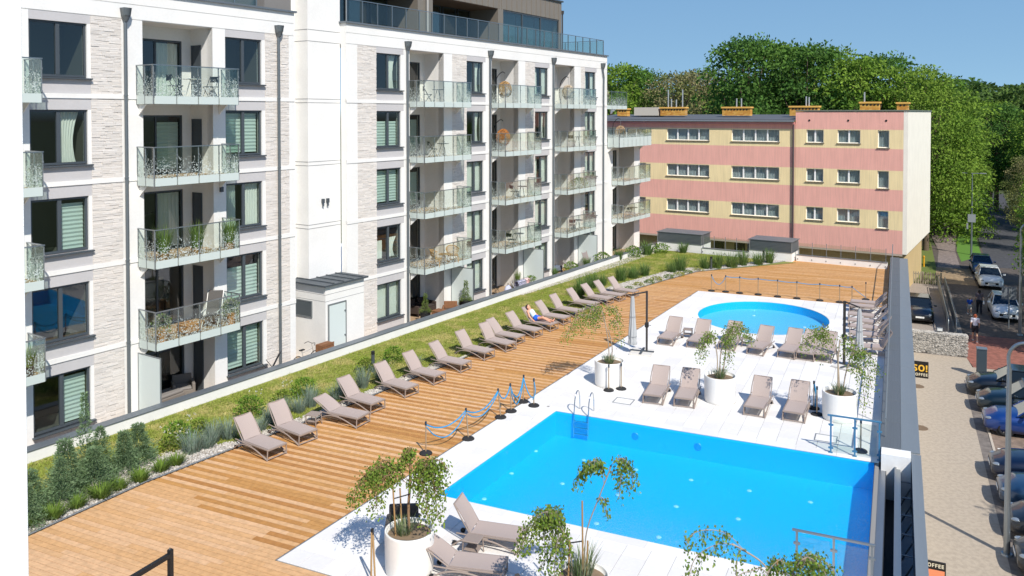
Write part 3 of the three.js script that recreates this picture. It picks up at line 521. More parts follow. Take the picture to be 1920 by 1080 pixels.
// ---------------------------------------------------------------- far wing, stair tower, roof storey
const BAYS = [33.36, 40.93, 48.43];
{
  const u0 = 25.4, c = -27.8, b = thing('apartment_building', 'long far wing of the white apartment building with brown roof storey', 'building', fac(u0, c, 0), F_TURN), X = u => u - u0;
  facade(b, u0, [
    ['white', 28.75, 29.49], ['stone', 29.49, 30.83], ['win', 30.83, 32.9, { w: 1.85, looks: ['sheer', 'swag', 'blind', 'lowblind', 'rightcurtain'] }], ['white', 32.9, 33.36],
    ['loggia', 33.36, 36.26, { curtains: ['', '', 'blind', 'blind', ''] }], ['white', 36.26, 37.03], ['stone', 37.03, 38.39], ['win', 38.39, 40.3, { w: 1.68, looks: ['sheer', 'sheer', 'sheer', 'rightcurtain', 'rightcurtain'] }], ['white', 40.3, 40.93],
    ['loggia', 40.93, 43.89], ['white', 43.89, 44.71], ['stone', 44.71, 45.88], ['win', 45.88, 47.75, { w: 1.7, looks: ['sheer', 'sheer', 'curtains', 'rightcurtain', 'curtains'] }], ['white', 47.75, 48.43],
    ['loggia', 48.43, 51.19], ['white', 51.19, 52.15], ['stone', 52.15, 52.75], ['win', 52.75, 54.6, { w: 1.7, looks: ['sheer', 'curtains', 'sheer', 'sheer', 'curtains'] }], ['white', 54.6, 56.3]]);
  BAYS.forEach((u, k) => { for (let i = 1; i < 5; i++) addBalcony(b, X(u - 0.06), FLOORS[i], 0, 4.15, { n: 5 }); });
  for (const u of [33.1, 40.65, 48.12]) addDownpipe(b, X(u), 14.1); addDownpipe(b, X(55.55), 14.1, -0.5, true);
  // fifth bay, three storeys lower
  for (let i = 0; i < 3; i++) addLoggia(b, X(57.3), X(61.2), FLOORS[i]);
  mesh('low_bay', join([box(X(56.3), X(57.3), -1.2, FLOORS[3] - 0.05, -1.8, 0), box(X(61.2), X(62.3), -1.2, FLOORS[3] - 0.05, -1.8, -0.0), ...[1, 2].map(i => box(X(57.3), X(61.2), FLOORS[i] - 0.13, FLOORS[i] - 0.045, -1.35, 0)), box(X(57.3), X(61.2), FLOORS[3] - 0.13, FLOORS[3] - 0.05, -1.8, 0), box(X(57.3), X(61.2), -1.2, FLOORS[0] - 0.05, -1.8, 0), box(X(56.3), X(62.3), -1.2, FLOORS[3] - 0.05, -5, -1.8)]), M.white, b);
  for (let i = 1; i < 3; i++) addBalcony(b, X(57.1), FLOORS[i], 0, 5.0, { n: 5 });
  addBalcony(b, X(56.32), FLOORS[3], 0, 5.95, { n: 8, frost: 0.33 });
  addBalcony(b, X(56.32), FLOORS[4], -1.9, 4.6, { n: 5, depth: 1.4 });
  // gable end and bulk behind
  mesh('gable_wall', join([box(X(56.3) - 0.35, X(56.3) - 0.001, -1.2, 14.64, -9, -0.36)]), M.white, b);
  mesh('roof', join([box(X(28.9), X(56.2), 14.45, 14.64, -9, -1.62)]), M.coping, b);
  // stair tower
  const tower = [box(X(26.7), X(28.746), -1.2, 18, -4, -0.4), box(X(25.0), X(26.7), -1.2, 18, -4, -1.25)];
  mesh('stair_tower', join(tower), M.white, b);
  for (const y of [ROOF, 14.21, ...FLOORS.slice(1).flatMap(v => [v - 0.06, v + 0.11])]) mesh('shadow_groove', join([box(X(26.71), X(28.74), y - 0.012, y + 0.012, -0.42, -0.393), box(X(26.692), X(26.7) + 0.001, y - 0.012, y + 0.012, -1.24, -0.4)]), mat('#8d8c8c', 0.9), b);
  for (const x of [27.55, 27.85]) mesh('wall_lamp', join([rbox(X(x) - 0.06, X(x) + 0.06, 6.25, 6.45, -0.399, -0.28, 0.01), cyl(0.05, 0.03, 6.1, 6.25, X(x), -0.34, 10)]), M.anthracite, b);
  // entrance box with door, side window and sheet-metal roof
  const e = part('entrance_annex', b); e.position.set(X(26.15), 0, 0);
  mesh('annex_wall', join([box(0, 2.45, -1.2, 2.78, -1.1, 1.2)]), M.white, e);
  for (const y of [2.1, 2.4]) mesh('groove', join([box(-0.004, 2.454, y, y + 0.02, -1.1, 1.204)]), mat('#9c9b9b', 0.9), e);
  mesh('annex_roof', join([box(-0.18, 2.6, 2.782, 2.86, -1.1, 1.35), ...[0.4, 1.0, 1.6, 2.2].map(x => box(x, x + 0.04, 2.86, 2.9, -1.05, 1.33))]), M.anthracite, e);
  mesh('door', join([box(0.18, 1.2, -0.5, 1.92, 1.202, 1.24)]), M.frosted, e);
  mesh('door_frame', join([box(0.13, 0.18, -0.5, 1.97, 1.202, 1.26), box(1.2, 1.25, -0.5, 1.97, 1.202, 1.26), box(0.18, 1.2, 1.92, 1.97, 1.202, 1.26), box(1.12, 1.2, 0.4, 0.46, 1.24, 1.28), box(1.12, 1.2, 1.5, 1.56, 1.24, 1.28)]), M.galv, e);
  mesh('side_window', join([box(-0.03, -0.002, 1.35, 2.0, -0.9, 0.35)]), mat('#5a6165', 0.2, { metalness: 0.2 }), e);
  mesh('side_window_frame', join([box(-0.045, -0.002, 1.3, 1.35, -0.95, 0.4), box(-0.045, -0.002, 2.0, 2.05, -0.95, 0.4), box(-0.045, -0.002, 1.35, 2.0, -0.95, -0.9), box(-0.045, -0.002, 1.35, 2.0, 0.35, 0.4)]), M.galv, e);
  // frosted patio screens
  for (const u of [36.9, 44.45, 51.75]) { const s = part('frosted_screen', b); s.position.set(X(u), -0.45, 0); mesh('panel', join([box(-0.012, 0.012, 0.05, 2.35, 0.05, 1.5)]), M.frosted, s); mesh('frame', join([box(-0.02, 0.02, 0.02, 2.38, 0.01, 0.05), box(-0.02, 0.02, 0.02, 2.38, 1.5, 1.53), box(-0.02, 0.02, 2.35, 2.38, 0.05, 1.5)]), M.galv, s); }
  // roof storey: brown standing-seam metal, deep terraces behind glass
  const brown = mat('#8b8277', 0.55, { metalness: 0.25, map: T.stain }), soffit = mat('#6d5645', 0.8);
  const Z = -2.0, Y0 = 14.74, Y1 = 17.15, Y2 = 18.45;
  mesh('roof_storey', join([box(X(28.9), X(52.9), Y1, Y2, Z - 6, Z), box(X(36.5), X(37.85), Y0, Y1, Z - 2.4, Z), box(X(44.6), X(45.2), Y0, Y1, Z - 6, Z), box(X(52.55), X(52.9), Y0, Y1, Z - 6, Z), box(X(28.76), X(29.2), Y0, Y2, Z - 6, Z)]), brown, b);
  mesh('soffit', join([box(X(29.2), X(44.6), Y1 - 0.03, Y1 - 0.002, Z - 2.3, Z - 0.02)]), soffit, b);
  for (let u = 45.0; u < 52.9; u += 0.62) mesh('standing_seam', once('seam', () => join([box(-0.015, 0.015, Y1 + 0.002, Y2 + 0.01, 0.001, 0.035)])), brown, b).position.set(X(u), 0, Z);
  for (let u = 37.9; u < 45.0; u += 0.62) mesh('standing_seam', cache.get('seam'), brown, b).position.set(X(u), 0, Z);
  mesh('roof_cap', join([box(X(28.7), X(53.0), Y2, Y2 + 0.1, Z - 6, Z + 0.12)]), M.anthracite, b);
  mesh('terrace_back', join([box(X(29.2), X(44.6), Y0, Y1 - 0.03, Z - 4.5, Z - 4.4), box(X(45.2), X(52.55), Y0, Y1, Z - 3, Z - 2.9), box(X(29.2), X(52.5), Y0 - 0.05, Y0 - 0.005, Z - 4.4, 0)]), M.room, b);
  for (const [p, q] of [[29.4, 31.0], [31.2, 33.0], [33.2, 34.8], [35, 36.4], [38, 39.6], [39.8, 41.4], [41.6, 43.0], [43.2, 44.5]]) { const g = part('terrace_door', b); g.position.set(X(p), Y0, Z - 2.2); const w = q - p; mesh('pane', join([box(0.06, w - 0.06, 0.05, 2.3, -0.006, 0.006)]), M.windowGlass, g); mesh('frame', join([box(0, 0.06, 0, 2.36, -0.04, 0.04), box(w - 0.06, w, 0, 2.36, -0.04, 0.04), box(0.06, w - 0.06, 2.3, 2.36, -0.04, 0.04)]), M.anthracite, g); }
  for (const [p, q] of [[45.2, 47.6], [47.6, 50.0], [50.0, 52.5]]) { const g = part('roof_window', b); g.position.set(X(p), Y0, Z - 0.08); const w = q - p; mesh('pane', join([box(0.05, w - 0.05, 0.05, 2.3, -0.006, 0.006)]), M.windowGlass, g); mesh('frame', join([box(0, 0.05, 0, 2.38, -0.04, 0.05), box(w - 0.05, w, 0, 2.38, -0.04, 0.05), box(0.05, w - 0.05, 2.3, 2.38, -0.04, 0.05), box(0.05, w - 0.05, 0, 0.05, -0.04, 0.05)]), M.anthracite, g); mesh('blind_inside', join([box(0.06, w - 0.06, 0.2, 2.28, -0.5, -0.49)]), mat('#6c7f8c', 0.9), g); }
  addDownpipeRoof();
  function addDownpipeRoof() { mesh('roof_downpipe', join([cyl(0.05, 0.05, Y0, 17.6, X(53.0), Z + 0.02, 10), cyl(0.1, 0.12, 17.6, 17.85, X(53.0), Z + 0.02, 10)]), mat('#3f3a37', 0.5), b); mesh('roof_downpipe', join([cyl(0.07, 0.07, Y0, Y2, X(37.2), Z + 0.14, 10)]), mat('#a9a5a0', 0.5), b); }
  // terrace balustrade
  const bal = part('terrace_balustrade', b); bal.position.set(0, Y0, -0.12);
  for (let u = 28.9; u < 55.3; u += 1.08) { mesh('glass_panel', once('bal', () => join([box(0.02, 1.06, 0.06, 1.02, -0.006, 0.006)])), M.glass, bal).position.x = X(u); mesh('post', once('balp', () => join([box(-0.018, 0.018, 0, 1.06, -0.03, 0.03)])), M.steel, bal).position.x = X(u); }
  for (let z = 0; z > -5; z -= 1.08) { const gl = mesh('glass_panel', cache.get('bal'), M.glass, bal); gl.position.set(X(55.9), 0, z); gl.rotation.y = Math.PI / 2; mesh('post', cache.get('balp'), M.steel, bal).position.set(X(55.9), 0, z); }
  mesh('handrail', join([box(X(28.9), X(55.92), 1.062, 1.1, -0.02, 0.02), box(X(55.88), X(55.92), 1.062, 1.1, -5, -0.021)]), M.steel, bal);
}
// ---------------------------------------------------------------- pink striped block beyond the terrace
{
  const b = thing('pink_building', 'three-storey block rendered in pink and yellow stripes with a white gable', 'building', fac(67.93, -9.04, 0), F_TURN);
  // local x = away from the front, local z = -t along the front to the left
  const pink = mat('#efb3a4', 0.92, { map: T.plaster, bumpMap: T.grain, bumpScale: 0.003 }), yellow = mat('#f6e0ad', 0.92, { map: T.plaster, bumpMap: T.grain, bumpScale: 0.003 }), eaves = mat('#c98680', 0.9, { map: T.plaster }), gable = mat('#f6efe0', 0.85, { map: T.stain });
  const rows = [1.62, 4.65, 7.72], yh = 1.44, L = 27, WT = 0.35;
  const sections = [ // t0, t1, windows [t0,t1,panes], top
    { t0: 0, t1: 7.85, top: 10.64, wins: [[0.98, 1.78, 1, true], [3.02, 4.68, 2], [5.71, 7.02, 2]] },
    { t0: 7.87, t1: L, top: 9.72, wins: [[9.12, 13.04, 4], [14.94, 18.75, 4], [20.7, 24.6, 4]] }];
  for (const s of sections) {
    const pinks = [], yel = []; const edges = [-0.15, ...rows.flatMap(y => [y, y + yh])]; 
    for (let i = 0; i < 4; i++) { const y0 = i ? rows[i - 1] + yh : -0.15, y1 = i < 3 ? rows[i] : s.top - 0.12; pinks.push(box(0, WT, y0 + 0.002, y1 - 0.002, -s.t1, -s.t0)); }
    for (const y of rows) {
      let t = s.t0; const ws = s.wins;
      for (const [a, c, , tall] of ws) { yel.push(box(-0.0, WT, y, y + yh, -a, -t)); const yb = tall ? y + 0.08 : y + 0.38; yel.push(box(0, WT, y, yb, -c, -a), box(0, WT, y + yh - 0.04, y + yh, -c, -a)); t = c; }
      yel.push(box(0, WT, y, y + yh, -s.t1, -t));
      for (const [a, c, n, tall] of ws) {
        const yb = tall ? y + 0.08 : y + 0.38, h = y + yh - 0.04 - yb, w = c - a, g = part('window', b); g.position.set(0, yb, -c);
        const fr = [box(0.14, 0.2, 0, 0.06, 0, w), box(0.14, 0.2, h - 0.06, h, 0, w)]; for (let k = 0; k <= n; k++) { const z = k / n * w, d = k === 0 ? [0, 0.06] : k === n ? [-0.06, 0] : [-0.06, 0.06]; fr.push(box(0.13, 0.2, 0.06, h - 0.06, z + d[0], z + d[1])); }
        mesh('frame', once(`pf${w.toFixed(2)}${h.toFixed(2)}`, () => join(fr)), mat('#f2f1ee', 0.5), g);
        for (let k = 0; k < n; k++) { mesh('pane', once(`pp${(w / n).toFixed(2)}${h.toFixed(2)}`, () => plain(new THREE.PlaneGeometry(w / n - 0.12, h - 0.12).rotateY(-Math.PI / 2))).clone().translate(0.17, h / 2, (k + 0.5) * w / n), M.windowGlass, g); const cu = mesh('curtain', foldedCloth(w / n * 0.9, h, 7, 0.03, 40 + k), mat('#b9bcc4', 0.95, { side: THREE.DoubleSide }), g); cu.position.set(0.3, h / 2, (k + 0.5) * w / n); cu.rotation.y = -Math.PI / 2; }
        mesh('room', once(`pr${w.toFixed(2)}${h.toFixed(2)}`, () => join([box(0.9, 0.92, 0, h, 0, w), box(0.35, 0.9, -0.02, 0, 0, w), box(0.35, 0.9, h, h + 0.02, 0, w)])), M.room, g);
        mesh('sill', join([box(-0.09, 0.13, -0.05, -0.005, -0.05, w + 0.06)]), mat('#6f6a62', 0.7), g);
      }
    }
    mesh('pink_wall', join(pinks), pink, b); mesh('yellow_wall', join(yel), yellow, b);
  }
  mesh('gable_wall', join([box(0.0, 14.3, -0.15, 10.56, 0.002, 0.3)]), gable, b);
  mesh('roof_edge', join([box(-0.05, 14.4, 10.56, 10.66, -7.85, 0.36)]), mat('#6f7468', 0.6), b);
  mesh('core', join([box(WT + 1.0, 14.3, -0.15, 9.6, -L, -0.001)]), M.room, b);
  // left section: eave, gutter and shallow roof
  const roof = new THREE.BoxGeometry(7.3, 0.1, L - 7.87).rotateZ(0.055).translate(3.35, 10.05, -(L + 7.87) / 2);
  mesh('roof', join([roof]), mat('#5c5f63', 0.85, { map: T.plaster }), b);
  mesh('eave', join([box(-0.28, 0.4, 9.52, 9.72, -L, -7.9)]), eaves, b); mesh('gutter', join([cyl(0.07, 0.07, 0, L - 7.9, 0, 0, 10).rotateX(-Math.PI / 2).translate(-0.33, 9.76, -7.9)]), M.galv, b);
  mesh('downpipe', join([cyl(0.07, 0.07, -0.6, 9.7, -0.12, -7.98, 10)]), mat('#5a4a4c', 0.6), b);
  for (const [t, y] of [[1.2, 9.85], [3.9, 9.85], [6.8, 9.85]]) mesh('vent', join([cyl(0.08, 0.08, 0, 0.03, 0, 0, 12).rotateZ(Math.PI / 2).translate(0, y, -t)]), M.black, b);
  // lower recessed storey
  mesh('lower_storey', join([box(1.0, 14, STREET, -0.15, -L, -0.3)]), mat('#d2b887', 0.9, { map: T.plaster }), b);
  mesh('overhang_soffit', join([box(0, 14.2, -0.3, -0.155, -L, 0)]), mat('#b9a999', 0.9), b);
  for (const t of [9, 10.2, 11.5, 12.6, 14.4, 16.8, 18.2]) { const g = part('lower_window', b); g.position.set(0.99, -1.35, -t); mesh('pane', join([box(-0.02, -0.004, 0, 0.9, -0.45, 0.45)]), mat('#2a2723', 0.2), g); mesh('frame', join([box(-0.03, -0.004, -0.05, 0, -0.5, 0.5), box(-0.03, -0.004, 0.9, 0.95, -0.5, 0.5)]), mat('#c9b48f', 0.7), g); }
  // brick chimneys: brick body, corbelled head with vent holes, pots
  const brick = ['#d9a24a', '#cf9440', '#e0ad58', '#c98a3c'].map(c => mat(c, 0.9)), hole = M.black;
  for (const [t0, t1, y0, y1, x, pots] of [[23.5, 24.5, 10.15, 10.85, 3.0, []], [17.85, 20.2, 10.2, 10.95, 3.0, [[0.15, 1.6], [0.4, 0.7], [0.6, 0.75], [0.73, 1.6]]], [12.0, 14.45, 10.2, 10.95, 3.0, [[0.35, 0.75], [0.52, 0.75]]], [6.4, 8.7, 10.2, 11.0, 3.0, [[0.35, 0.75], [0.45, 0.8]]], [1.8, 3.2, 10.6, 11.3, 3.0, [[0.8, 0.8]]], [-0.3, 0.5, 10.6, 11.25, 3.0, []]]) {
    const g = part('chimney', b); g.position.set(x, y0, -t1 - 0.4); const w = t1 - t0, h = y1 - y0;
    const list = [[], [], [], []], f = rng(Math.round(t1 * 10)); for (let y = 0, r = 0; y < h - 0.12; y += 0.09, r++) for (let z = r % 2 ? -0.13 : 0; z < w; z += 0.26) { const a = Math.max(0, z), c2 = Math.min(w, z + 0.252); if (c2 - a < 0.03) continue; list[Math.floor(f() * 4)].push(box(-0.006 * f(), 0.6, y, y + 0.082, a, c2)); }
    list.forEach((l, k) => { if (l.length) { const m = mesh('brick_courses', join(l), brick[k], g); m.userData.kind = 'stuff'; } });
    mesh('mortar', join([box(0.01, 0.59, 0, h - 0.1, 0.01, w - 0.01)]), mat('#a78d63', 0.95), g);
    mesh('cap', rbox(-0.09, 0.69, h - 0.12, h + 0.02, -0.09, w + 0.09, 0.02), brick[2], g);
    for (let z = 0.2; z < w - 0.1; z += 0.27) mesh('vent_hole', once('vh', () => join([box(-0.02, 0.0, 0, 0.12, 0, 0.13)])), hole, g).position.set(-0.006, h - 0.28, z);
    for (const [k, ph] of pots) mesh('flue_pipe', join([cyl(0.06, 0.06, h, h + ph, 0.3, w * (1 - k), 10)]), mat('#b9bcbb', 0.4, { metalness: 0.5 }), g);
  }
  mesh('roof_box', join([box(3, 5, 10.2, 10.95, -23.2, -20.8)]), mat('#c9bfb0', 0.9), b);
}
// ---------------------------------------------------------------- white wall close to the viewpoint on the left
{
  const w = solo('corner_wall', join([box(-3, 0, -4, 12.1, -0.12, 0)]), mat('#efefef', 0.95, { map: T.stain, bumpMap: T.grain, bumpScale: 0.004 }), 'white rendered wall edge close to the viewer at the left', 'wall', V(-3.53, 0, -6.0), R(30));
}
// ---------------------------------------------------------------- sun loungers
const TAUPE = mat('#94857b', 0.55), SLING = mat('#b9a89f', 0.85, { map: T.cloth });
// origin at the foot end on the ground, x towards the head, z across
function lounger(angle) {
  const o = new THREE.Group(), w = 0.34, L = 1.22, h = 0.33, a = R(angle), bl = 0.78, bx = L + Math.cos(a) * bl, by = h + Math.sin(a) * bl;
  const P = (n, g, m = TAUPE) => mesh(n, g, m, o);
  P('seat_sling', once('lsling', () => { const g = new THREE.BoxGeometry(L - 0.02, 0.022, 0.62, 12, 1, 6), p = g.attributes.position; for (let i = 0; i < p.count; i++) p.setY(i, p.getY(i) - 0.018 * Math.cos(p.getZ(i) / 0.31 * 1.57)); g.translate(L / 2, h + 0.02, 0); g.computeVertexNormals(); return uvMetres(plain(g)); }), SLING);
  P('backrest_sling', once(`lback${angle}`, () => { const g = new THREE.BoxGeometry(bl, 0.022, 0.6, 10, 1, 6), p = g.attributes.position; for (let i = 0; i < p.count; i++) { const t = (p.getX(i) + bl / 2) / bl; p.setY(i, p.getY(i) - 0.02 * Math.cos(p.getZ(i) / 0.3 * 1.57) + 0.025 * Math.sin(t * 3.14)); if (t > 0.93) p.setZ(i, p.getZ(i) * 0.93); } g.translate(bl / 2, 0, 0).rotateZ(a).translate(L, h + 0.02, 0); g.computeVertexNormals(); return uvMetres(plain(g)); }), SLING);
  for (const s of [-1, 1]) {
    P('seat_rail', once(`lrail${s}`, () => join([rbox(0, L + 0.05, h - 0.025, h + 0.02, s * w - 0.022, s * w + 0.022, 0.012)])));
    P('side_arch', once(`larch${s}`, () => tube([V(0.03, 0.03, s * (w + 0.02)), V(0.3, 0.14, s * (w + 0.03)), V(0.65, 0.245, s * (w + 0.035)), V(1.05, 0.27, s * (w + 0.035)), V(1.38, 0.2, s * (w + 0.03)), V(1.66, 0.02, s * (w + 0.02))], 0.022, 24, 8)));
    P('foot_leg', once(`lleg${s}`, () => bar(V(0.03, 0, s * (w + 0.02)), V(0.03, h, s * w), 0.02)));
    P('backrest_rail', once(`lbr${angle}${s}`, () => tube([V(L, h + 0.015, s * w), V(L + Math.cos(a) * bl * 0.5, h + Math.sin(a) * bl * 0.5 + 0.02, s * w), V(bx, by + 0.01, s * (w - 0.03))], 0.018, 10, 8)));
    P('arm_rail', once(`larm${s}`, () => bar(V(0.75, 0.29, s * (w + 0.03)), V(1.55, 0.34, s * (w + 0.03)), 0.018)));
    P('wheel', once(`lwh${s}`, () => cyl(0.06, 0.06, -0.02, 0.02, 0, 0, 14).rotateX(Math.PI / 2).translate(1.62, 0.06, s * (w - 0.03))), M.rubber);
  }
  P('foot_bar', once('lfb', () => join([bar(V(0.03, 0.05, -w), V(0.03, 0.05, w), 0.018), rbox(-0.01, 0.04, h - 0.03, h + 0.03, -w, w, 0.012), bar(V(0.03, 0.05, -w), V(0.3, 0.13, -w), 0.012), bar(V(0.03, 0.05, w), V(0.3, 0.13, w), 0.012)])));
  P('top_bar', once(`ltb${angle}`, () => bar(V(bx, by + 0.01, -(w - 0.03)), V(bx, by + 0.01, w - 0.03), 0.018)));
  P('prop_bar', once(`lpb${angle}`, () => bar(V(L + 0.12, h - 0.03, 0), V(L + Math.cos(a) * bl * 0.55, h + Math.sin(a) * bl * 0.55 - 0.03, 0), 0.014)));
  return o;
}
const LOUNGERS = new Map();
function addLounger(label, a, b, heading, angle = 52, group) { // heading: way from foot to head, degrees in the pool frame (0 = away, -90 = left)
  const key = angle; let o;
  if (!LOUNGERS.has(key)) { LOUNGERS.set(key, lounger(angle)); }
  o = LOUNGERS.get(key).clone(); o.name = numbered('sun_lounger'); o.userData = { label, category: 'sun lounger', group }; scene.add(o);
  o.position.copy(pol(a, b, 0)); const t = R(heading), d = pol(Math.cos(t), Math.sin(t)); o.rotation.y = Math.atan2(-d.z, d.x); return o;
}
const ORD = ['first', 'second', 'third', 'fourth', 'fifth', 'sixth', 'seventh', 'eighth', 'ninth', 'tenth', 'eleventh', 'twelfth', 'thirteenth', 'fourteenth', 'fifteenth', 'sixteenth', 'seventeenth', 'eighteenth'];
const ROW = [[19.24, -16.95], [20.55, -16.83], [22.5, -16.1], [23.8, -16.4], [25.67, -16.17], [27.35, -15.95], [29.12, -15.75], [30.98, -15.62], [32.47, -15.31], [33.67, -15.39], [35.06, -15.11], [36.44, -14.87], [37.85, -14.76], [39.41, -14.69], [41.32, -14.43], [42.78, -14.15], [43.9, -13.8], [45.1, -13.4]];
const rowLoungers = ROW.map(([a, b], i) => addLounger(i === 0 ? 'nearest sun lounger of the long row on the timber deck' : i === 17 ? 'farthest sun lounger of the long row on the timber deck' : i === 11 ? 'sun lounger in the deck row with the sunbather lying on it' : i === 2 ? 'third lounger of the deck row with its backrest set low' : `${ORD[i]} sun lounger from the near end of the row on the deck`, a + 0.36, b + 0.05, [-79, -77, -87, -80, -78, -80, -82, -79, -76, -81, -79, -80, -82, -79, -81, -78, -80, -77][i], i === 2 ? 27 : i === 8 ? 57 : i === 11 ? 50 : [50, 54, 50, 47, 50, 52][i % 6], 'sun loungers in a row along the lawn'));
for (const [l, a, b, h, g] of [
  ['leftmost of the four loungers facing the big pool', 28.84, -7.86, -4, 48], ['second lounger facing the big pool, left of the middle planter', 28.98, -6.77, -4, 48],
  ['third lounger facing the big pool, right of the middle planter', 29.12, -4.39, 2, 48], ['rightmost of the four loungers facing the big pool', 29.17, -3.11, 2, 48]]) addLounger(l, a, b, h, g, 'loungers facing the big pool');
for (const [l, a, b, h] of [['leftmost lounger in front of the round pool', 36.44, -9.38, 3], ['lounger before the round pool, second from the left', 36.53, -8.08, 3], ['lounger before the round pool behind the middle planter tree', 36.8, -6.75, 4], ['lounger before the round pool right of the little table', 36.58, -5.5, 10], ['lounger before the round pool, third from the right', 36.63, -4.23, 8], ['lounger before the round pool, second from the right', 36.66, -3.47, 6], ['rightmost lounger before the round pool, half hidden by leaves', 36.73, -2.79, 6]]) addLounger(l, a, b, h, 50, 'loungers in front of the round pool');
for (const [l, a, b, h, g] of [['farthest lounger of the group beside the street parapet', 48.1, -2.23, 90, 46], ['second farthest lounger beside the street parapet', 47.1, -2.25, 90, 44], ['lounger beside the parapet in the middle of its group', 45.0, -2.2, 91, 46], ['third nearest lounger beside the street parapet', 43.7, -2.13, 92, 46], ['second nearest lounger beside the street parapet', 42.5, -2.0, 93, 44], ['nearest lounger beside the parapet, in the shade of its neighbour', 41.1, -1.95, 88, 56], ['lounger pushed against the parapet right of the wrapped parasol', 38.9, -1.75, 80, 62]]) addLounger(l, a, b, h, g, 'loungers beside the street parapet');
addLounger('foreground lounger by the pool edge with its back raised high', 17.95, -8.05, -99, 58, 'two loungers by the near pool edge');
addLounger('foreground lounger nearest the viewer with a low backrest', 16.55, -7.85, -103, 33, 'two loungers by the near pool edge');
// ---- little tables
{
  const t = new THREE.Group(); mesh('table_top', once('tt', () => rbox(-0.21, 0.21, 0.36, 0.4, -0.2, 0.2, 0.02, 2)), TAUPE, t); mesh('shelf', once('tsf', () => rbox(-0.18, 0.18, 0.15, 0.17, -0.16, 0.16, 0.008)), TAUPE, t);
  for (const x of [-0.18, 0.18]) for (const z of [-0.17, 0.17]) mesh('leg', once(`tl${x}${z}`, () => bar(V(x * 1.1, 0, z * 1.1), V(x, 0.37, z), 0.016)), TAUPE, t);
  for (const [l, a, b] of [['taupe side table between the second and third deck loungers', 22.2, -17.6], ['taupe side table between the two left round-pool loungers', 38.3, -8.77], ['taupe side table right of the middle planter tree', 37.9, -6.04], ['taupe side table between the two foreground loungers', 17.2, -9.0]]) { const c = t.clone(); c.name = numbered('side_table'); c.userData = { label: l, category: 'side table', group: 'side tables' }; c.position.copy(pol(a, b, 0)); c.rotation.y = P_TURN + 0.1; scene.add(c); }
}
// ---------------------------------------------------------------- barrier posts and blue ropes
const ROPE = mat('#2f8fc0', 0.7);
function barrierPost(label, a, b, lean = [0, 0], group = 'barrier posts') {
  const o = thing('barrier_post', label, 'barrier post', pol(a, b, 0.0), P_TURN, group);
  mesh('base', once('bpb', () => { const g = new THREE.LatheGeometry([[0, 0], [0.2, 0], [0.2, 0.035], [0.17, 0.06], [0.06, 0.075], [0, 0.08]].map(p => new THREE.Vector2(...p)), 12); return uvMetres(plain(g)); }), M.rubber, o);
  mesh('pole', bar(V(0, 0.06, 0), V(lean[0], 0.93, lean[1]), 0.022, 0.022, 10), mat('#b59f83', 0.35, { metalness: 0.6 }), o);
  mesh('belt_head', bar(V(lean[0], 0.88, lean[1]), V(lean[0] * 1.05, 0.99, lean[1]), 0.033, 0.033, 12), mat('#243645', 0.5), o);
  return pol(a - lean[1], b + lean[0], 0.93);
}
const LEFT_POSTS = [[21.75, -13.0, [0, 0]], [23.29, -12.35, [-0.08, 0]], [25.42, -12.23, [-0.09, 0]], [26.1, -12.15, [-0.03, 0]], [27.15, -12.16, [0.02, 0]], [26.94, -11.65, [0, 0]]].map(([a, b, l], i) => barrierPost(['nearest barrier post on the deck behind the planter tree', 'barrier post on the paving edge, second from the viewer', 'barrier post on the paving edge, third from the viewer', 'barrier post on the paving edge, fourth from the viewer', 'farthest barrier post wound with blue rope', 'barrier post nearest the ladder corner of the pool'][i], a, b, l));
const FAR_POSTS = [[48.9, -9.82], [48.98, -9.02], [48.97, -8.22], [49.0, -7.19], [48.92, -6.11], [48.9, -5.07], [48.9, -3.86], [48.88, -2.83], [48.85, -2.2]].map(([a, b], i) => barrierPost(i === 0 ? 'leftmost barrier post of the row behind the round pool' : i === 8 ? 'rightmost barrier post of the row behind the round pool' : `${ORD[i]} barrier post from the left behind the round pool`, a, b));
barrierPost('pole of a barrier post standing alone on the far deck', 50.25, -1.55); barrierPost('barrier post with blue rope left of the right planter', 30.84, -2.6); barrierPost('barrier post left of the right planter, nearer one', 30.26, -2.45); barrierPost('barrier post beside the blue pool railing', 27.51, -0.95);
barrierPost('left of two barrier posts against the left planter', 29.62, -9.75); barrierPost('right of two barrier posts against the left planter', 29.98, -9.38);
function rope(label, p, q, sag, r = 0.02) { const mid = p.clone().lerp(q, 0.5); mid.y -= sag; const l = p.clone().lerp(q, 0.22); l.y -= sag * 0.68; const k = p.clone().lerp(q, 0.78); k.y -= sag * 0.68; solo('barrier_rope', tube([p, l, mid, k, q], r, 20, 6), ROPE, label, 'rope', undefined, 0, 'blue barrier ropes'); }
const NEARL = ['nearest planter tree and second post', 'second and third deck posts', 'third and fourth deck posts', 'fourth and fifth deck posts'];
for (let i = 0; i < 4; i++) { rope(`upper blue rope between ${NEARL[i]}`, LEFT_POSTS[i].clone().setY(0.9), LEFT_POSTS[i + 1].clone().setY(0.92), [0.28, 0.3, 0.35, 0.55][i], 0.022); if (i !== 2) rope(`lower slack blue rope between ${NEARL[i]}`, LEFT_POSTS[i].clone().setY(0.84), LEFT_POSTS[i + 1].clone().setY(0.86), [0.55, 0.42, 0.5, 0.75][i], 0.018); }
rope('blue rope hanging between the two posts by the pool corner', LEFT_POSTS[4].clone().setY(0.86), LEFT_POSTS[5].clone().setY(0.3), 0.2);
solo('barrier_rope', tube([LEFT_POSTS[5].clone().setY(0.95), LEFT_POSTS[5].clone().add(V(0.05, -0.4, 0.03)), LEFT_POSTS[5].clone().add(V(-0.03, -0.7, 0))], 0.02, 12), ROPE, 'blue rope end hanging down the post by the pool corner', 'rope', undefined, 0, 'blue barrier ropes');
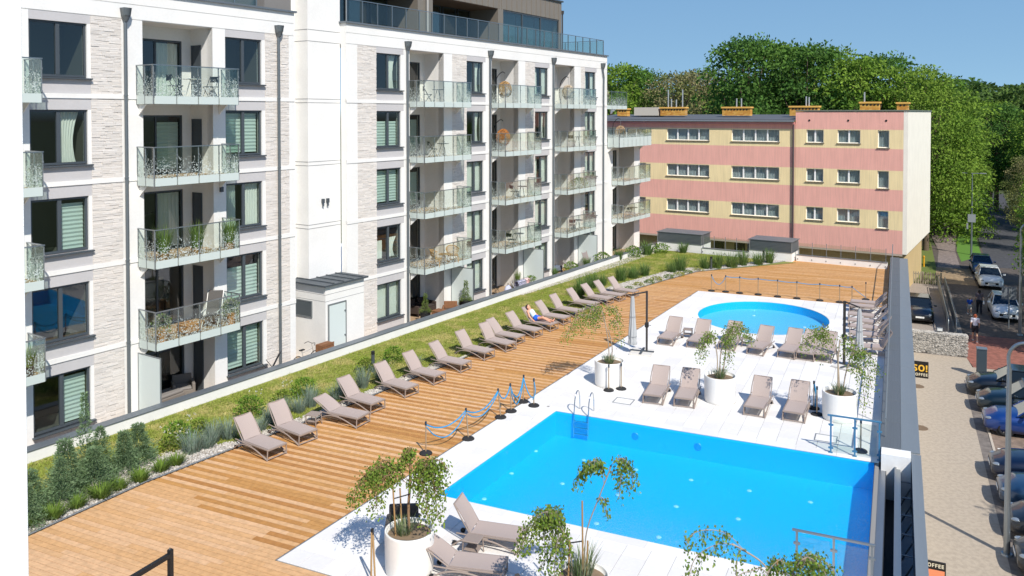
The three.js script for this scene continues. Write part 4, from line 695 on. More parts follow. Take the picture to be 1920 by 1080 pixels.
for (let i = 0; i < 8; i++) rope(i === 0 ? 'deeply sagging blue rope at the left end behind the round pool' : `taut blue rope behind the round pool, ${ORD[i]} stretch from the left`, FAR_POSTS[i].clone().setY(0.92), FAR_POSTS[i + 1].clone().setY(0.92), i === 0 ? 0.5 : 0.02 + (i % 3) * 0.015, 0.018);
rope('blue rope hanging down from the last post behind the round pool', FAR_POSTS[8].clone().setY(0.92), FAR_POSTS[8].clone().add(pol(0.3, 0.7)).setY(0.35), 0.02, 0.016);
{ const p = pol(30.84, -2.6); solo('barrier_rope', tube([p.clone().setY(0.92), p.clone().add(V(0.06, 0.5, 0.05)), p.clone().add(V(0.02, 0.12, 0.1))], 0.03, 12), ROPE, 'bundle of blue rope on the post left of the right planter', 'rope', undefined, 0, 'blue barrier ropes'); }
// ---- blue glazed railings at the pool corners, black stair rail
function poolRail(label, a, b0, b1, m) {
  const o = thing('pool_railing', label, 'railing', pol(a, b0, 0), P_TURN); const w = b1 - b0;
  for (const x of [0, w / 2, w]) { mesh('post', join([box(x - 0.025, x + 0.025, 0, 1.14, -0.02, 0.02), box(x - 0.06, x + 0.06, 0.0, 0.03, -0.05, 0.05), box(x - 0.07, x + 0.07, 0.85, 0.9, -0.025, 0.025), box(x - 0.07, x + 0.07, 0.14, 0.19, -0.025, 0.025)]), m, o); }
  mesh('handrail', rbox(-0.1, w + 0.06, 1.142, 1.19, -0.03, 0.03, 0.01), m, o); for (const k of [0, 1]) mesh('glass_panel', join([box(w / 2 * k + 0.07, w / 2 * (k + 1) - 0.07, 0.1, 1.05, -0.005, 0.005)]), M.glass, o);
}
poolRail('blue metal and glass railing at the far street corner of the pool', 26.9 + 0.12, -1.78, -0.42, mat('#4f86a6', 0.4, { metalness: 0.3 }));
poolRail('grey steel and glass railing at the near street corner of the pool', 19.2, -1.95, -0.42, M.steel);
{ const o = thing('stair_railing', 'black steel stair railing rising from the deck at the bottom edge', 'railing', pol(12.8, -14.0, 0), P_TURN); mesh('handrail', join([box(-0.045, 0.045, 0.94, 1.03, 0.0, 4)]), M.black, o); mesh('post', join([box(-0.045, 0.045, 0, 1.1, -0.09, 0.0)]), M.black, o); for (const z of [1.3, 2.6, 3.9]) mesh('post', join([box(-0.03, 0.03, 0, 0.959, z - 0.03, z + 0.03)]), M.black, o); mesh('lower_rail', join([box(-0.02, 0.02, 0.5, 0.54, 0.001, 4)]), M.black, o); mesh('bolt', join([cyl(0.015, 0.015, 1.1, 1.14, 0, -0.03, 8)]), M.steel, o); }
// ---------------------------------------------------------------- cantilever parasols, folded and wrapped
function parasol(label, a, b, turn) {
  const o = thing('cantilever_parasol', label, 'parasol', pol(a, b, 0), turn, 'folded parasols');
  mesh('base_tile', join([rbox(-0.48, 0.48, 0, 0.09, -0.48, 0.02, 0.015)]), mat('#d9d4cc', 0.85, { map: T.stain }), o); mesh('base_tile', join([rbox(-0.48, 0.48, 0, 0.088, 0.03, 0.5, 0.015)]), mat('#d5d0c8', 0.85, { map: T.stain }), o); mesh('cross_foot', join([box(-0.52, 0.52, 0.092, 0.13, -0.05, 0.05), box(-0.05, 0.05, 0.092, 0.128, -0.5, 0.5)]), M.anthracite, o);
  mesh('mast', join([box(0.16, 0.24, 0.13, 2.72, -0.04, 0.04)]), mat('#34312f', 0.5), o);
  mesh('arm', bar(V(0.22, 2.7, 0), V(-0.42, 2.55, 0.12), 0.035, 0.03, 6), mat('#34312f', 0.5), o); mesh('crank', join([rbox(0.12, 0.28, 1.15, 1.35, -0.07, 0.07, 0.02), bar(V(0.28, 1.25, 0), V(0.38, 1.25, 0.02), 0.012)]), M.black, o);
  const f = rng(Math.round(a * 10)), prof = [[0.05, 2.5], [0.075, 2.35], [0.09, 2.0], [0.13, 1.3], [0.17, 0.85], [0.16, 0.55], [0.19, 0.4], [0.12, 0.38], [0.0, 0.39]].map(p => new THREE.Vector2(p[0], p[1]));
  const g = new THREE.LatheGeometry(prof, 32), p = g.attributes.position; for (let i = 0; i < p.count; i++) { const t = Math.atan2(p.getZ(i), p.getX(i)), y = p.getY(i), k = 1 + 0.16 * Math.sin(t * 8 + y * 0.8) + 0.06 * noise2(t * 2, y * 4); p.setXYZ(i, p.getX(i) * k - 0.4, y, p.getZ(i) * k + 0.12); } g.computeVertexNormals();
  mesh('wrapped_canopy', uvMetres(plain(g)), mat('#aeb0b1', 0.8, { map: T.stain }), o);
  for (const y of [0.75, 1.6]) mesh('strap', join([new THREE.TorusGeometry(y < 1 ? 0.19 : 0.13, 0.012, 6, 24).rotateX(Math.PI / 2).translate(-0.4, y, 0.12)]), mat('#8d8f91', 0.8), o);
}
parasol('folded grey parasol with black mast at the left edge of the paving', 34.9, -9.98, P_TURN + 0.1);
parasol('folded grey parasol behind the right planter tree', 36.4, -1.75, P_TURN + 2.6);
// ---------------------------------------------------------------- white round planters
function planter(label, a, b) {
  const o = thing('planter', label, 'planter', pol(a, b, 0), 0, 'white round planters');
  mesh('pot', once('pot', () => { const g = new THREE.LatheGeometry([[0, 0], [0.5, 0], [0.535, 0.02], [0.55, 0.1], [0.565, 0.9], [0.56, 0.945], [0.545, 0.95], [0.51, 0.945], [0.5, 0.8], [0, 0.78]].map(p => new THREE.Vector2(...p)), 48); return uvMetres(plain(g)); }), mat('#efece6', 0.5, { map: T.stain }), o);
  mesh('soil', once('soil', () => { const g = new THREE.CircleGeometry(0.5, 28).rotateX(-Math.PI / 2).translate(0, 0.84, 0); return uvMetres(plain(g)); }), mat('#8a765e', 0.95, { map: T.speckle }), o);
  return pol(a, b, 0.84);
}
const POTS = [['white planter left, beside the wrapped parasol', 30.3, -9.95], ['white planter in the middle between the pool loungers', 30.25, -5.75], ['white planter right, beside the street parapet', 30.2, -1.72], ['large white planter at the left of the foreground', 16.0, -10.0], ['white planter at the bottom edge in front of the pool', 15.9, -5.8], ['white planter at the bottom right in front of the pool', 15.9, -1.9]].map(p => planter(...p));
// ---------------------------------------------------------------- vegetation
const LEAF = new THREE.MeshPhysicalMaterial({ color: 0xffffff, specularIntensity: 0.25, vertexColors: true, roughness: 1, side: THREE.DoubleSide, transmission: 0.35, thickness: 0 });
const BARK = mat('#6f5f4e', 0.95, { map: T.speckle }), BIRCH = mat('#b9a68f', 0.85, { map: T.speckle });
class Leaves { // collects small leaf faces with a colour of their own
  constructor() { this.p = []; this.c = []; }
  rhomb(o, d, s, col) { // o tip of the stalk, d along the leaf, s across
    const p = this.p; const A = o, B = o.clone().addScaledVector(d, 0.45).add(s), Cc = o.clone().add(d), D = o.clone().addScaledVector(d, 0.45).sub(s);
    for (const v of [A, B, Cc, A, Cc, D]) { p.push(v.x, v.y, v.z); this.c.push(col.r, col.g, col.b); }
  }
  blade(o, tip, w, col) { const d = tip.clone().sub(o), s = V(-d.z, 0, d.x).normalize().multiplyScalar(w), mid = o.clone().addScaledVector(d, 0.5); mid.y += 0.12 * d.length(); const a = o.clone().add(s), b = o.clone().sub(s), m1 = mid.clone().addScaledVector(s, 0.7), m2 = mid.clone().addScaledVector(s, -0.7); for (const v of [a, b, m1, b, m2, m1, m1, m2, tip]) { this.p.push(v.x, v.y, v.z); this.c.push(col.r, col.g, col.b); } }
  geo() { const g = new THREE.BufferGeometry(); g.setAttribute('position', new THREE.Float32BufferAttribute(this.p, 3)); g.setAttribute('color', new THREE.Float32BufferAttribute(this.c, 3)); g.computeVertexNormals(); g.setAttribute('uv', new THREE.Float32BufferAttribute(new Float32Array(this.p.length / 3 * 2), 2)); return g; }
}
const unit = f => { const z = f() * 2 - 1, t = f() * 6.283, r = Math.sqrt(1 - z * z); return V(r * Math.cos(t), z, r * Math.sin(t)); };
const mixc = (list, f) => { const a = list[Math.floor(f() * list.length)], b = list[Math.floor(f() * list.length)]; return new THREE.Color(...a).lerp(new THREE.Color(...b), f()); };
const GREEN = [[0.16, 0.28, 0.035], [0.10, 0.21, 0.027], [0.23, 0.35, 0.045], [0.18, 0.29, 0.03]];
const YGREEN = [[0.25, 0.34, 0.04], [0.20, 0.30, 0.04], [0.28, 0.30, 0.07]];
const OLIVE = [[0.22, 0.24, 0.07], [0.15, 0.20, 0.055], [0.32, 0.28, 0.14]];

// ---- full-grown broadleaf tree: trunk, limbs and a crown of leaf clumps
function bigTree(seed, H, Rr, pal, o = {}) {
  const f = rng(seed), t = new THREE.Group(), bole = H * (o.bole ?? 0.28), wood = [];
  wood.push(bar(V(0, -0.3, 0), V(rr(-0.2, 0.2, f), bole, rr(-0.2, 0.2, f)), H * 0.022, H * 0.016, 10));
  const L = new Leaves(), lobes = [], n = o.lobes ?? 26;
  for (let i = 0; i < n; i++) { const y = bole * 0.75 + (H - bole * 0.75) * Math.pow((i + 0.5) / n, 0.9), k = (y - bole * 0.75) / (H - bole * 0.75), env = Rr * Math.sqrt(Math.max(0.05, 1 - Math.pow(Math.abs(k - 0.38) / 0.66, 2.2))), an = i * 2.4 + f(), d = env * Math.sqrt(rr(0.15, 0.72, f)), r = Rr * rr(0.24, 0.46, f) * (1 - 0.35 * k); const c = V(Math.cos(an) * d, Math.min(y, H - r * 0.8), Math.sin(an) * d); lobes.push([c, r]); if (i % 2 === 0) wood.push(bar(V(0, bole * rr(0.7, 1, f) + Math.max(0, c.y - bole) * 0.35, 0), c, H * 0.008, H * 0.002, 5)); }
  wood.push(bar(V(0, bole - 0.2, 0), V(0, H * 0.8, 0), H * 0.015, H * 0.004, 7));
  const ls = o.leaf ?? 0.34, tot = o.leaves ?? 7000, sum = lobes.reduce((s, [, r]) => s + r * r, 0);
  for (const [c, r] of lobes) { const m = Math.round(tot * r * r / sum), tone = mixc(pal, f); for (let i = 0; i < m; i++) {
    const d = unit(f); if (d.y < -0.55) d.y *= -0.6; const bump = 1 + 0.3 * noise3(c.x + d.x * 2.2, c.y + d.y * 2.2, c.z + d.z * 2.2), p = c.clone().add(V(d.x * r * 1.08, d.y * r * 0.86, d.z * r * 1.08).multiplyScalar(bump * Math.pow(f(), 0.26)));
    const along = unit(f).multiplyScalar(ls).add(d.clone().multiplyScalar(ls * 0.5)); along.y -= ls * 0.2; const side = new THREE.Vector3().crossVectors(along, unit(f)).normalize().multiplyScalar(ls * 0.36);
    L.rhomb(p, along, side, tone.clone().lerp(mixc(pal, f), 0.25).multiplyScalar(rr(0.7, 1.3, f))); } }
  mesh('trunk', join(wood), BARK, t); mesh('crown', L.geo(), LEAF, t); return t;
}
const TREES = { a: bigTree(1, 20, 6.2, [[0.085, 0.19, 0.035], [0.065, 0.15, 0.03], [0.13, 0.25, 0.04]], { leaves: 17000, lobes: 54, leaf: 0.33 }), b: bigTree(2, 20, 5.4, GREEN, { leaves: 16000, lobes: 48, bole: 0.2, leaf: 0.33 }), c: bigTree(3, 20, 6.6, [GREEN[0], GREEN[2], YGREEN[1]], { leaves: 15000, lobes: 50, leaf: 0.31 }), d: bigTree(4, 20, 5.8, OLIVE, { leaves: 12000, lobes: 44, leaf: 0.3 }), f: bigTree(6, 20, 7.2, GREEN, { leaves: 17000, lobes: 60, bole: 0.05, leaf: 0.34 }), e: bigTree(5, 20, 6.4, YGREEN, { leaves: 8000, lobes: 28, bole: 0.15 }) };
function addTree(kind, label, x, z, H, w, group, turn = x * 1.7) { const t = TREES[kind].clone(); t.name = numbered('tree'); t.userData = { label, category: 'tree', group }; t.position.set(x, STREET, z); t.rotation.y = turn; const s = H / 20; t.scale.set(s * w, s, s * w); scene.add(t); return t; }
[['b', 15.0, -120, 21.3, 1, 'tree rising just right of the white building\'s top floor'], ['a', 19.8, -126, 20.6, 1.05, 'second tree from the left behind the pink building'], ['d', 23.0, -117, 20.0, 1.05, 'brownish olive tree behind the left chimneys'], ['d', 28.2, -122, 20.6, 1.1, 'yellowish olive tree left of the tallest green trees'], ['e', 29.6, -111, 18.2, 1.0, 'light green tree in the dip left of the tallest trees'],
 ['a', 27.9, -98, 23.1, 0.95, 'tallest dark green tree left of centre behind the pink building'], ['b', 32.6, -104, 22.9, 1.05, 'tall green tree right beside the tallest one'], ['a', 33.6, -95, 22.2, 0.95, 'tall green tree above the middle chimney'], ['c', 37.8, -100, 22.2, 1.0, 'tall bright green tree above the right chimneys'], ['b', 38.0, -91, 20.4, 1.0, 'green tree behind the right roof section'], ['a', 42.6, -96, 20.9, 1.05, 'green tree behind the second chimney from the right'], ['c', 43.6, -89, 19.2, 1.0, 'green tree behind the white gable top'],
 ['f', 48.6, -98, 18.4, 1.1, 'green tree right of the white gable'], ['f', 50.8, -106, 17.6, 1.1, 'green tree sloping down towards the street'], ['c', 42.9, -86, 17, 0.85, 'bright tree hugging the white gable wall'], ['f', 52.4, -98, 14.0, 0.9, 'bushy dark tree beside the footpath'], ['f', 57.5, -112, 14, 1.0, 'tree beyond the two-armed street lamp'],
 ['a', 70.0, -120, 15.5, 1.1, 'tree at the far bend of the street'], ['c', 72.5, -126, 16.0, 1.1, 'bright tree right of the far street bend'], ['b', 73.0, -112, 16.0, 1.15, 'large tree at the right edge above the street'], ['a', 68.0, -102, 13.0, 1.15, 'dark spreading tree over the street on the right'], ['f', 63.5, -98, 9.0, 0.9, 'low bright tree between path and road'], ['d', 53.5, -84.5, 8.4, 0.85, 'pale blossoming tree at the right edge by the road'], ['d', 57.0, -92, 9.5, 0.9, 'pale flowering tree behind the right edge lamp']
].forEach(([k, x, z, H, w, l]) => addTree(k, l, x, z, H, w, 'trees beyond the terrace'));
// street trees on the far side of the parking, out of view, that throw the dappled shade
[[57.5, 9.6, 10.5], [64, 10.6, 11.5], [71, 11.4, 12], [79, 12.4, 13], [26.5, 12.2, 11]].forEach(([a, b, h], i) => { const p = pol(a, b); addTree(['b', 'c', 'a', 'b', 'e'][i], `street tree ${['beside the brick pavement', 'beside the white hatchback', 'beside the white estate car', 'beside the road junction', 'behind the nearest parked cars'][i]}, shading the ground`, p.x, p.z, h, 0.9, 'street trees across the parking'); });
{ // far woodland that closes the view: one mass of crowns
  const f = rng(99), N = 190, src = bigTree(9, 20, 6.2, [[0.07, 0.14, 0.03], [0.09, 0.17, 0.035], [0.12, 0.19, 0.04]], { leaves: 2600, lobes: 20, leaf: 0.7, bole: 0.1 }), im = new THREE.InstancedMesh(src.children[1].geometry, LEAF, N), m = new THREE.Matrix4(), q = new THREE.Quaternion();
  for (let i = 0; i < N; i++) { const z = -rr(150, 300, f), x = rr(0.02, 0.98, f) * -z * 0.9 - 5, s = rr(0.85, 1.1, f) * (0.75 + 0.25 * Math.min(1, -z / 200)); m.compose(V(x, STREET, z), q.setFromAxisAngle(V(0, 1, 0), f() * 6), V(s * 1.15, s, s * 1.15)); im.setMatrixAt(i, m); }
  im.name = 'far_woodland'; im.userData = { kind: 'stuff', label: 'dark green woodland on the horizon', category: 'woodland' }; scene.add(im);
}
// ---- slender weeping trees in the planters
function weepingTree(label, base, spec) {
  const o = thing('weeping_tree', label, 'tree', base, 0, 'weeping trees in planters'), f = rng(spec.seed), wood = [], L = new Leaves(), pal = [[0.20, 0.31, 0.04], [0.15, 0.25, 0.035], [0.27, 0.33, 0.06], [0.12, 0.21, 0.03], [0.24, 0.30, 0.06]];
  for (const st of spec.stems) wood.push(new THREE.TubeGeometry(new THREE.CatmullRomCurve3(st.map(p => V(...p))), 20, spec.r ?? 0.022, 6));
  for (const [from, apex, end, n, spread] of spec.limbs) {
    const c = new THREE.CatmullRomCurve3([V(...from), V(...from).lerp(V(...apex), 0.55).add(V(0, 0.08, 0)), V(...apex), V(...apex).lerp(V(...end), 0.4).add(V((end[0] - apex[0]) * 0.25, 0.05, 0)), V(...end)]); wood.push(new THREE.TubeGeometry(c, 18, 0.008, 5));
    for (let i = 0; i < n * 2.8; i++) {
      const t = rr(0.22, 1, f), p = c.getPoint(t), drop = rr(0, spread * 1.1, f), q = p.clone().add(V(rr(-1, 1, f) * spread * 0.5, -drop * 0.8 + spread * 0.16, rr(-1, 1, f) * spread * 0.6));
      const d = V(rr(-0.6, 0.6, f), -rr(0.3, 1, f), rr(-0.6, 0.6, f)).normalize().multiplyScalar(rr(0.05, 0.08, f)), s = new THREE.Vector3().crossVectors(d, unit(f)).normalize().multiplyScalar(rr(0.02, 0.03, f));
      L.rhomb(q, d, s, mixc(pal, f).multiplyScalar(rr(0.8, 1.25, f)));
      if (i % 9 === 0) wood.push(bar(p, q, 0.004, 0.002, 3));
    }
  }
  mesh('trunk', join(wood), spec.bark || BIRCH, o); mesh('foliage', L.geo(), LEAF, o);
  for (const [x0, z0, x1, z1, h] of spec.stakes || []) mesh('stake', bar(V(x0, 0, z0), V(x1, h, z1), 0.02, 0.02, 6), mat('#a58256', 0.9), o);
  for (const [p, q] of spec.ties || []) mesh('tie', bar(V(...p), V(...q), 0.014, 0.014, 5), M.black, o);
}
weepingTree('weeping tree in the left planter beside the parasol, leaning left', POTS[0], { seed: 51, stems: [[[0, 0, 0], [-0.05, 0.8, 0.02], [-0.2, 1.7, 0], [-0.35, 2.2, 0]], [[0.05, 0, 0.05], [0.1, 0.6, 0.05], [-0.05, 1.3, 0.1]]], limbs: [[[-0.1, 1.3, 0], [-0.9, 1.9, 0.1], [-1.7, 1.0, 0.1], 130, 0.5], [[-0.15, 1.5, 0], [-0.8, 2.1, -0.2], [-1.3, 1.3, -0.2], 130, 0.55], [[-0.3, 2.0, 0], [-0.5, 2.25, 0.1], [-0.9, 1.5, 0.3], 110, 0.5], [[-0.3, 2.0, 0], [0.1, 2.2, 0.1], [0.4, 1.5, 0.1], 90, 0.45], [[-0.1, 1.3, 0], [0.2, 1.7, 0.3], [0.35, 0.9, 0.4], 60, 0.4], [[-0.2, 1.6, 0], [-0.4, 2.0, -0.4], [-0.5, 1.1, -0.5], 70, 0.5]] });
weepingTree('weeping tree in the middle planter with two drooping heads', POTS[1], { seed: 52, stems: [[[0, 0, 0], [0.0, 0.7, 0], [0.1, 1.4, 0]], [[-0.12, 0, 0.05], [-0.12, 0.8, 0.05], [-0.25, 1.5, 0.05]], [[0.1, 0, -0.05], [0.2, 0.8, -0.1], [0.25, 1.3, -0.1]]], limbs: [[[0.05, 1.0, 0], [0.45, 1.9, 0], [1.1, 1.5, 0.1], 150, 0.45], [[0.1, 1.2, 0], [0.5, 2.0, -0.1], [0.9, 1.7, 0], 90, 0.4], [[0.2, 1.1, -0.1], [0.3, 1.6, 0], [0.25, 0.6, 0.1], 140, 0.45], [[-0.2, 1.3, 0], [-0.45, 1.65, 0.1], [-0.75, 0.75, 0.1], 130, 0.4], [[-0.2, 1.3, 0], [-0.3, 1.6, -0.2], [-0.6, 1.0, -0.2], 70, 0.4]] });
weepingTree('weeping tree in the right planter by the parapet', POTS[2], { seed: 53, stems: [[[0, 0, 0], [-0.05, 0.9, 0], [-0.15, 1.7, 0]], [[0.1, 0, 0], [0.2, 0.7, 0], [0.4, 1.4, 0]], [[-0.1, 0, 0.1], [-0.1, 1.2, 0.1], [-0.05, 1.9, 0.1]]], limbs: [[[-0.15, 1.5, 0], [-0.7, 2.25, 0], [-1.2, 1.6, 0.1], 150, 0.45], [[-0.1, 1.6, 0], [-0.6, 2.3, -0.2], [-0.5, 1.3, -0.1], 130, 0.5], [[0, 1.3, 0], [0.4, 1.6, 0.1], [1.0, 0.3, 0.2], 150, 0.45], [[0.3, 1.2, 0], [0.8, 1.5, 0], [1.25, 0.7, 0], 120, 0.4], [[0.2, 0.9, 0], [0.5, 1.1, 0.2], [0.7, -0.3, 0.4], 110, 0.4], [[-0.05, 1.8, 0.1], [0.3, 2.0, 0], [0.7, 1.3, -0.2], 80, 0.4]] });
weepingTree('leafy weeping tree in the large foreground planter', POTS[3], { seed: 54, r: 0.034, bark: mat('#9a7a5b', 0.9, { map: T.speckle }), stems: [[[0.0, 0, 0], [-0.02, 0.6, 0], [0.02, 1.2, 0], [0.02, 1.85, 0]]], limbs: [[[0, 1.1, 0], [-0.7, 1.55, 0], [-1.25, 0.8, 0.1], 260, 0.38], [[0, 1.2, 0], [-0.6, 1.6, -0.2], [-0.9, 0.9, -0.2], 220, 0.4], [[0, 1.2, 0], [-0.5, 1.45, 0.3], [-0.7, 0.8, 0.4], 160, 0.38], [[0, 1.5, 0], [0.0, 1.95, 0], [-0.15, 1.6, 0.1], 130, 0.26], [[0, 1.2, 0], [0.4, 1.65, 0.1], [0.65, 0.4, 0.1], 330, 0.4], [[0, 1.3, 0], [0.5, 1.6, -0.2], [0.7, 0.9, -0.2], 200, 0.4], [[0, 1.1, 0], [0.25, 1.4, 0.3], [0.45, 0.55, 0.35], 180, 0.36], [[0, 1.4, 0], [0.45, 1.7, 0], [0.85, 1.5, 0], 90, 0.28]], stakes: [[-0.3, 0.1, -0.36, 0.1, 1.15], [-0.2, -0.2, -0.24, -0.2, 0.95]], ties: [[[-0.34, 0.85, 0.1], [0.02, 0.92, 0.02]]] });
weepingTree('sparse weeping tree with one tall arching stem before the pool', POTS[4], { seed: 55, r: 0.014, bark: mat('#a89c8c', 0.8, { map: T.speckle }), stems: [[[0.05, 0, 0], [0.1, 1.0, 0], [0.35, 1.7, 0], [0.6, 2.35, 0]], [[-0.2, 0, 0], [-0.25, 0.7, 0], [-0.5, 1.2, 0]]], limbs: [[[0.45, 2.0, 0], [0.3, 2.45, 0], [-0.1, 2.0, 0], 120, 0.24], [[0.5, 2.1, 0], [0.25, 2.5, 0.1], [0.05, 2.2, 0.1], 70, 0.22], [[0.55, 2.3, 0], [0.85, 2.5, 0], [1.05, 1.95, 0], 120, 0.28], [[0.55, 2.2, 0], [0.8, 2.2, 0.1], [0.75, 1.75, 0.1], 45, 0.2], [[0.3, 1.6, 0], [0.45, 1.65, 0], [0.5, 1.3, 0], 26, 0.18], [[-0.4, 1.1, 0], [-0.75, 1.45, 0.1], [-1.25, 0.7, 0.1], 250, 0.34], [[-0.4, 1.1, 0], [-0.6, 1.4, -0.1], [-0.35, 0.5, -0.1], 230, 0.36], [[-0.4, 1.0, 0], [-0.8, 1.3, -0.2], [-0.75, 0.3, -0.1], 200, 0.36], [[-0.3, 0.8, 0], [-0.5, 1.0, 0.3], [-0.6, 0.0, 0.4], 120, 0.34]], stakes: [[0.02, 0.05, 0.0, 0.05, 1.65], [-0.28, 0, -0.25, 0, 0.8], [0.1, 0, 0.12, 0, 0.8]], ties: [[[-0.28, 0.75, 0], [0.02, 0.82, 0.05]]] });
weepingTree('sparse weeping tree at the bottom right arching over the water', POTS[5], { seed: 56, r: 0.016, stems: [[[0, 0, 0], [0, 0.6, 0], [-0.3, 1.2, 0], [-0.9, 1.6, 0]], [[0.1, 0, 0], [0.15, 0.6, 0], [0.25, 1.1, 0]]], limbs: [[[-0.7, 1.5, 0], [-1.2, 1.85, 0], [-1.75, 1.65, 0], 60, 0.28], [[-0.7, 1.5, 0], [-1.3, 1.6, 0.1], [-1.75, 0.95, 0.1], 60, 0.3], [[-0.6, 1.4, 0], [-0.8, 1.5, 0.1], [-0.85, 0.9, 0.1], 26, 0.24], [[-0.2, 1.0, 0], [-0.5, 1.1, 0], [-0.9, 0.75, 0], 20, 0.24], [[0.1, 0.9, 0], [0.0, 1.3, 0], [-0.35, 0.7, 0.1], 150, 0.34], [[0.15, 0.9, 0], [0.5, 1.35, 0], [0.95, 0.6, 0.1], 200, 0.36], [[0.15, 0.9, 0], [0.6, 1.3, -0.2], [1.25, 0.5, -0.1], 200, 0.4], [[0.1, 0.8, 0], [0.4, 1.0, 0.2], [0.8, 0.0, 0.3], 160, 0.36]], stakes: [[-0.05, 0, -0.06, 0, 1.3]] });
// ---- plants under the trees, tufts, shrubs
function tuft(seed, n, h, spread, pal, w = 0.008) { const f = rng(seed), L = new Leaves(); for (let i = 0; i < n; i++) { const t = f() * 6.283, r0 = Math.sqrt(f()) * spread * 0.4, o = V(Math.cos(t) * r0, 0, Math.sin(t) * r0), t2 = t + rr(-0.8, 0.8, f), lean = rr(0.1, 1, f) * spread, hh = h * rr(0.55, 1.1, f); L.blade(o, V(o.x + Math.cos(t2) * lean, hh, o.z + Math.sin(t2) * lean), w * rr(0.7, 1.3, f), mixc(pal, f).multiplyScalar(rr(0.8, 1.2, f))); } return L.geo(); }
function bush(seed, n, r, h, pal, leaf, cone = 0) { const f = rng(seed), L = new Leaves(); for (let i = 0; i < n; i++) { const k = Math.pow(f(), cone ? 1.5 : 1), y = k * h, env = cone ? r * (1 - k * 0.85) * (0.8 + 0.35 * noise2(y * 4, seed)) : r * Math.sqrt(Math.max(0.05, 1 - Math.pow(k * 1.5 - 0.5, 2))), t = f() * 6.283, q = env * Math.pow(f(), 0.4) * (1 + 0.3 * noise2(Math.cos(t) * 2 + seed, Math.sin(t) * 2 + y * 2)), p = V(Math.cos(t) * q, y, Math.sin(t) * q), d = V(Math.cos(t) * rr(0.2, 1, f), rr(-0.1, 1, f), Math.sin(t) * rr(0.2, 1, f)).normalize().multiplyScalar(leaf * rr(0.7, 1.4, f)), s = new THREE.Vector3().crossVectors(d, unit(f)).normalize().multiplyScalar(leaf * (cone ? 0.16 : 0.34)); L.rhomb(p, d, s, mixc(pal, f).multiplyScalar(rr(0.75, 1.25, f))); } return L.geo(); }
const BLUE = [[0.22, 0.30, 0.24], [0.28, 0.36, 0.30], [0.16, 0.24, 0.16], [0.33, 0.38, 0.29]], JUN = [[0.17, 0.26, 0.12], [0.22, 0.33, 0.17], [0.12, 0.20, 0.085], [0.27, 0.37, 0.2]], LOWG = [[0.15, 0.24, 0.035], [0.2, 0.3, 0.05], [0.11, 0.18, 0.03]], REED = [[0.10, 0.19, 0.04], [0.14, 0.24, 0.06], [0.19, 0.27, 0.09]], SILVER = [[0.36, 0.40, 0.28], [0.28, 0.33, 0.2], [0.42, 0.42, 0.27]];
const UNDER = [tuft(61, 150, 0.34, 0.34, [...LOWG, ...SILVER]), tuft(62, 170, 0.4, 0.36, [...REED, ...SILVER]), tuft(63, 160, 0.4, 0.38, [...SILVER, ...REED])];
['low green plants filling the left planter', 'lavender-like grass filling the middle planter', 'grey-green plants filling the right planter', 'silvery grass filling the large foreground planter', 'tall silvery grass filling the planter at the bottom edge', 'green grass filling the planter at the bottom right'].forEach((l, i) => { const m = solo('planter_plant', UNDER[[0, 1, 1, 2, 2, 1][i]], LEAF, l, 'plant', POTS[i].clone().add(V(i === 3 ? -0.12 : 0, 0, 0)), i * 1.3, 'plants in the planters'); if (i === 4) m.scale.set(1.15, 1.7, 1.15); });
function plants(kind, name, list, geos, what, where, group, sc = [0.85, 1.2]) { const f = rng(kind * 101); const n = list.length; list.forEach(([a, b, s], i) => { const m = solo(name, geos[i % geos.length], LEAF, i === 0 ? `${what} nearest the viewer ${where}` : i === n - 1 ? `${what} farthest from the viewer ${where}` : `${ORD[i]} ${what} from the near end ${where}`, 'plant', pol(a, b, LAWN_Y), f() * 6, group); const k = rr(sc[0], sc[1], f) * (s || 1); m.scale.set(k, k * rr(0.9, 1.1, f), k); }); }
plants(1, 'juniper', [[13.6, -19.75, 0.75], [14.1, -20.35, 1.0], [14.75, -20.0, 0.75], [15.3, -20.55, 1.05], [15.85, -20.1, 0.95], [16.5, -20.7, 0.95], [16.9, -20.2, 0.9], [17.6, -20.45, 1.1]], [bush(71, 4200, 0.78, 1.4, JUN, 0.085, 1), bush(72, 4200, 0.88, 1.15, JUN, 0.08, 1), bush(73, 3600, 0.66, 1.7, JUN, 0.085, 1)], 'feathery blue-green juniper', 'in the near bed', 'junipers in the near bed', [0.85, 1.05]);
plants(2, 'low_shrub', [[13.0, -19.95], [13.7, -19.75], [14.22, -19.55], [14.84, -19.5], [15.51, -19.45], [16.06, -19.4], [16.67, -19.3], [17.4, -19.3], [17.9, -19.25]], [tuft(81, 260, 0.34, 0.42, LOWG, 0.012), tuft(82, 240, 0.3, 0.38, LOWG, 0.012)], 'low dark green shrub', 'on the gravel edge', 'low shrubs on the gravel');
plants(3, 'blue_fescue', [[18.75, -19.5], [19.2, -19.35], [19.6, -19.5], [20.1, -19.3], [20.95, -18.85], [21.6, -18.95], [22.35, -19.05], [22.9, -18.8], [23.5, -18.75], [24.5, -18.4], [25.1, -18.5], [26.0, -18.3], [27.1, -18.2], [29.2, -17.95]], [tuft(91, 210, 0.62, 0.5, BLUE), tuft(92, 190, 0.5, 0.46, BLUE), tuft(93, 240, 0.75, 0.42, BLUE)], 'blue-grey grass clump', 'along the deck', 'blue-grey grasses along the deck');
plants(4, 'leafy_bush', [[18.6, -20.3, 0.8], [19.15, -20.5], [19.9, -20.35, 1.1], [21.9, -20.1], [23.3, -19.9], [24.2, -19.6], [27.6, -19.3], [29.2, -19.0]], [bush(101, 420, 0.36, 0.5, YGREEN, 0.085), bush(102, 480, 0.42, 0.62, GREEN, 0.08)], 'leafy green bush', 'between lawn and deck loungers', 'leafy bushes beside the loungers');
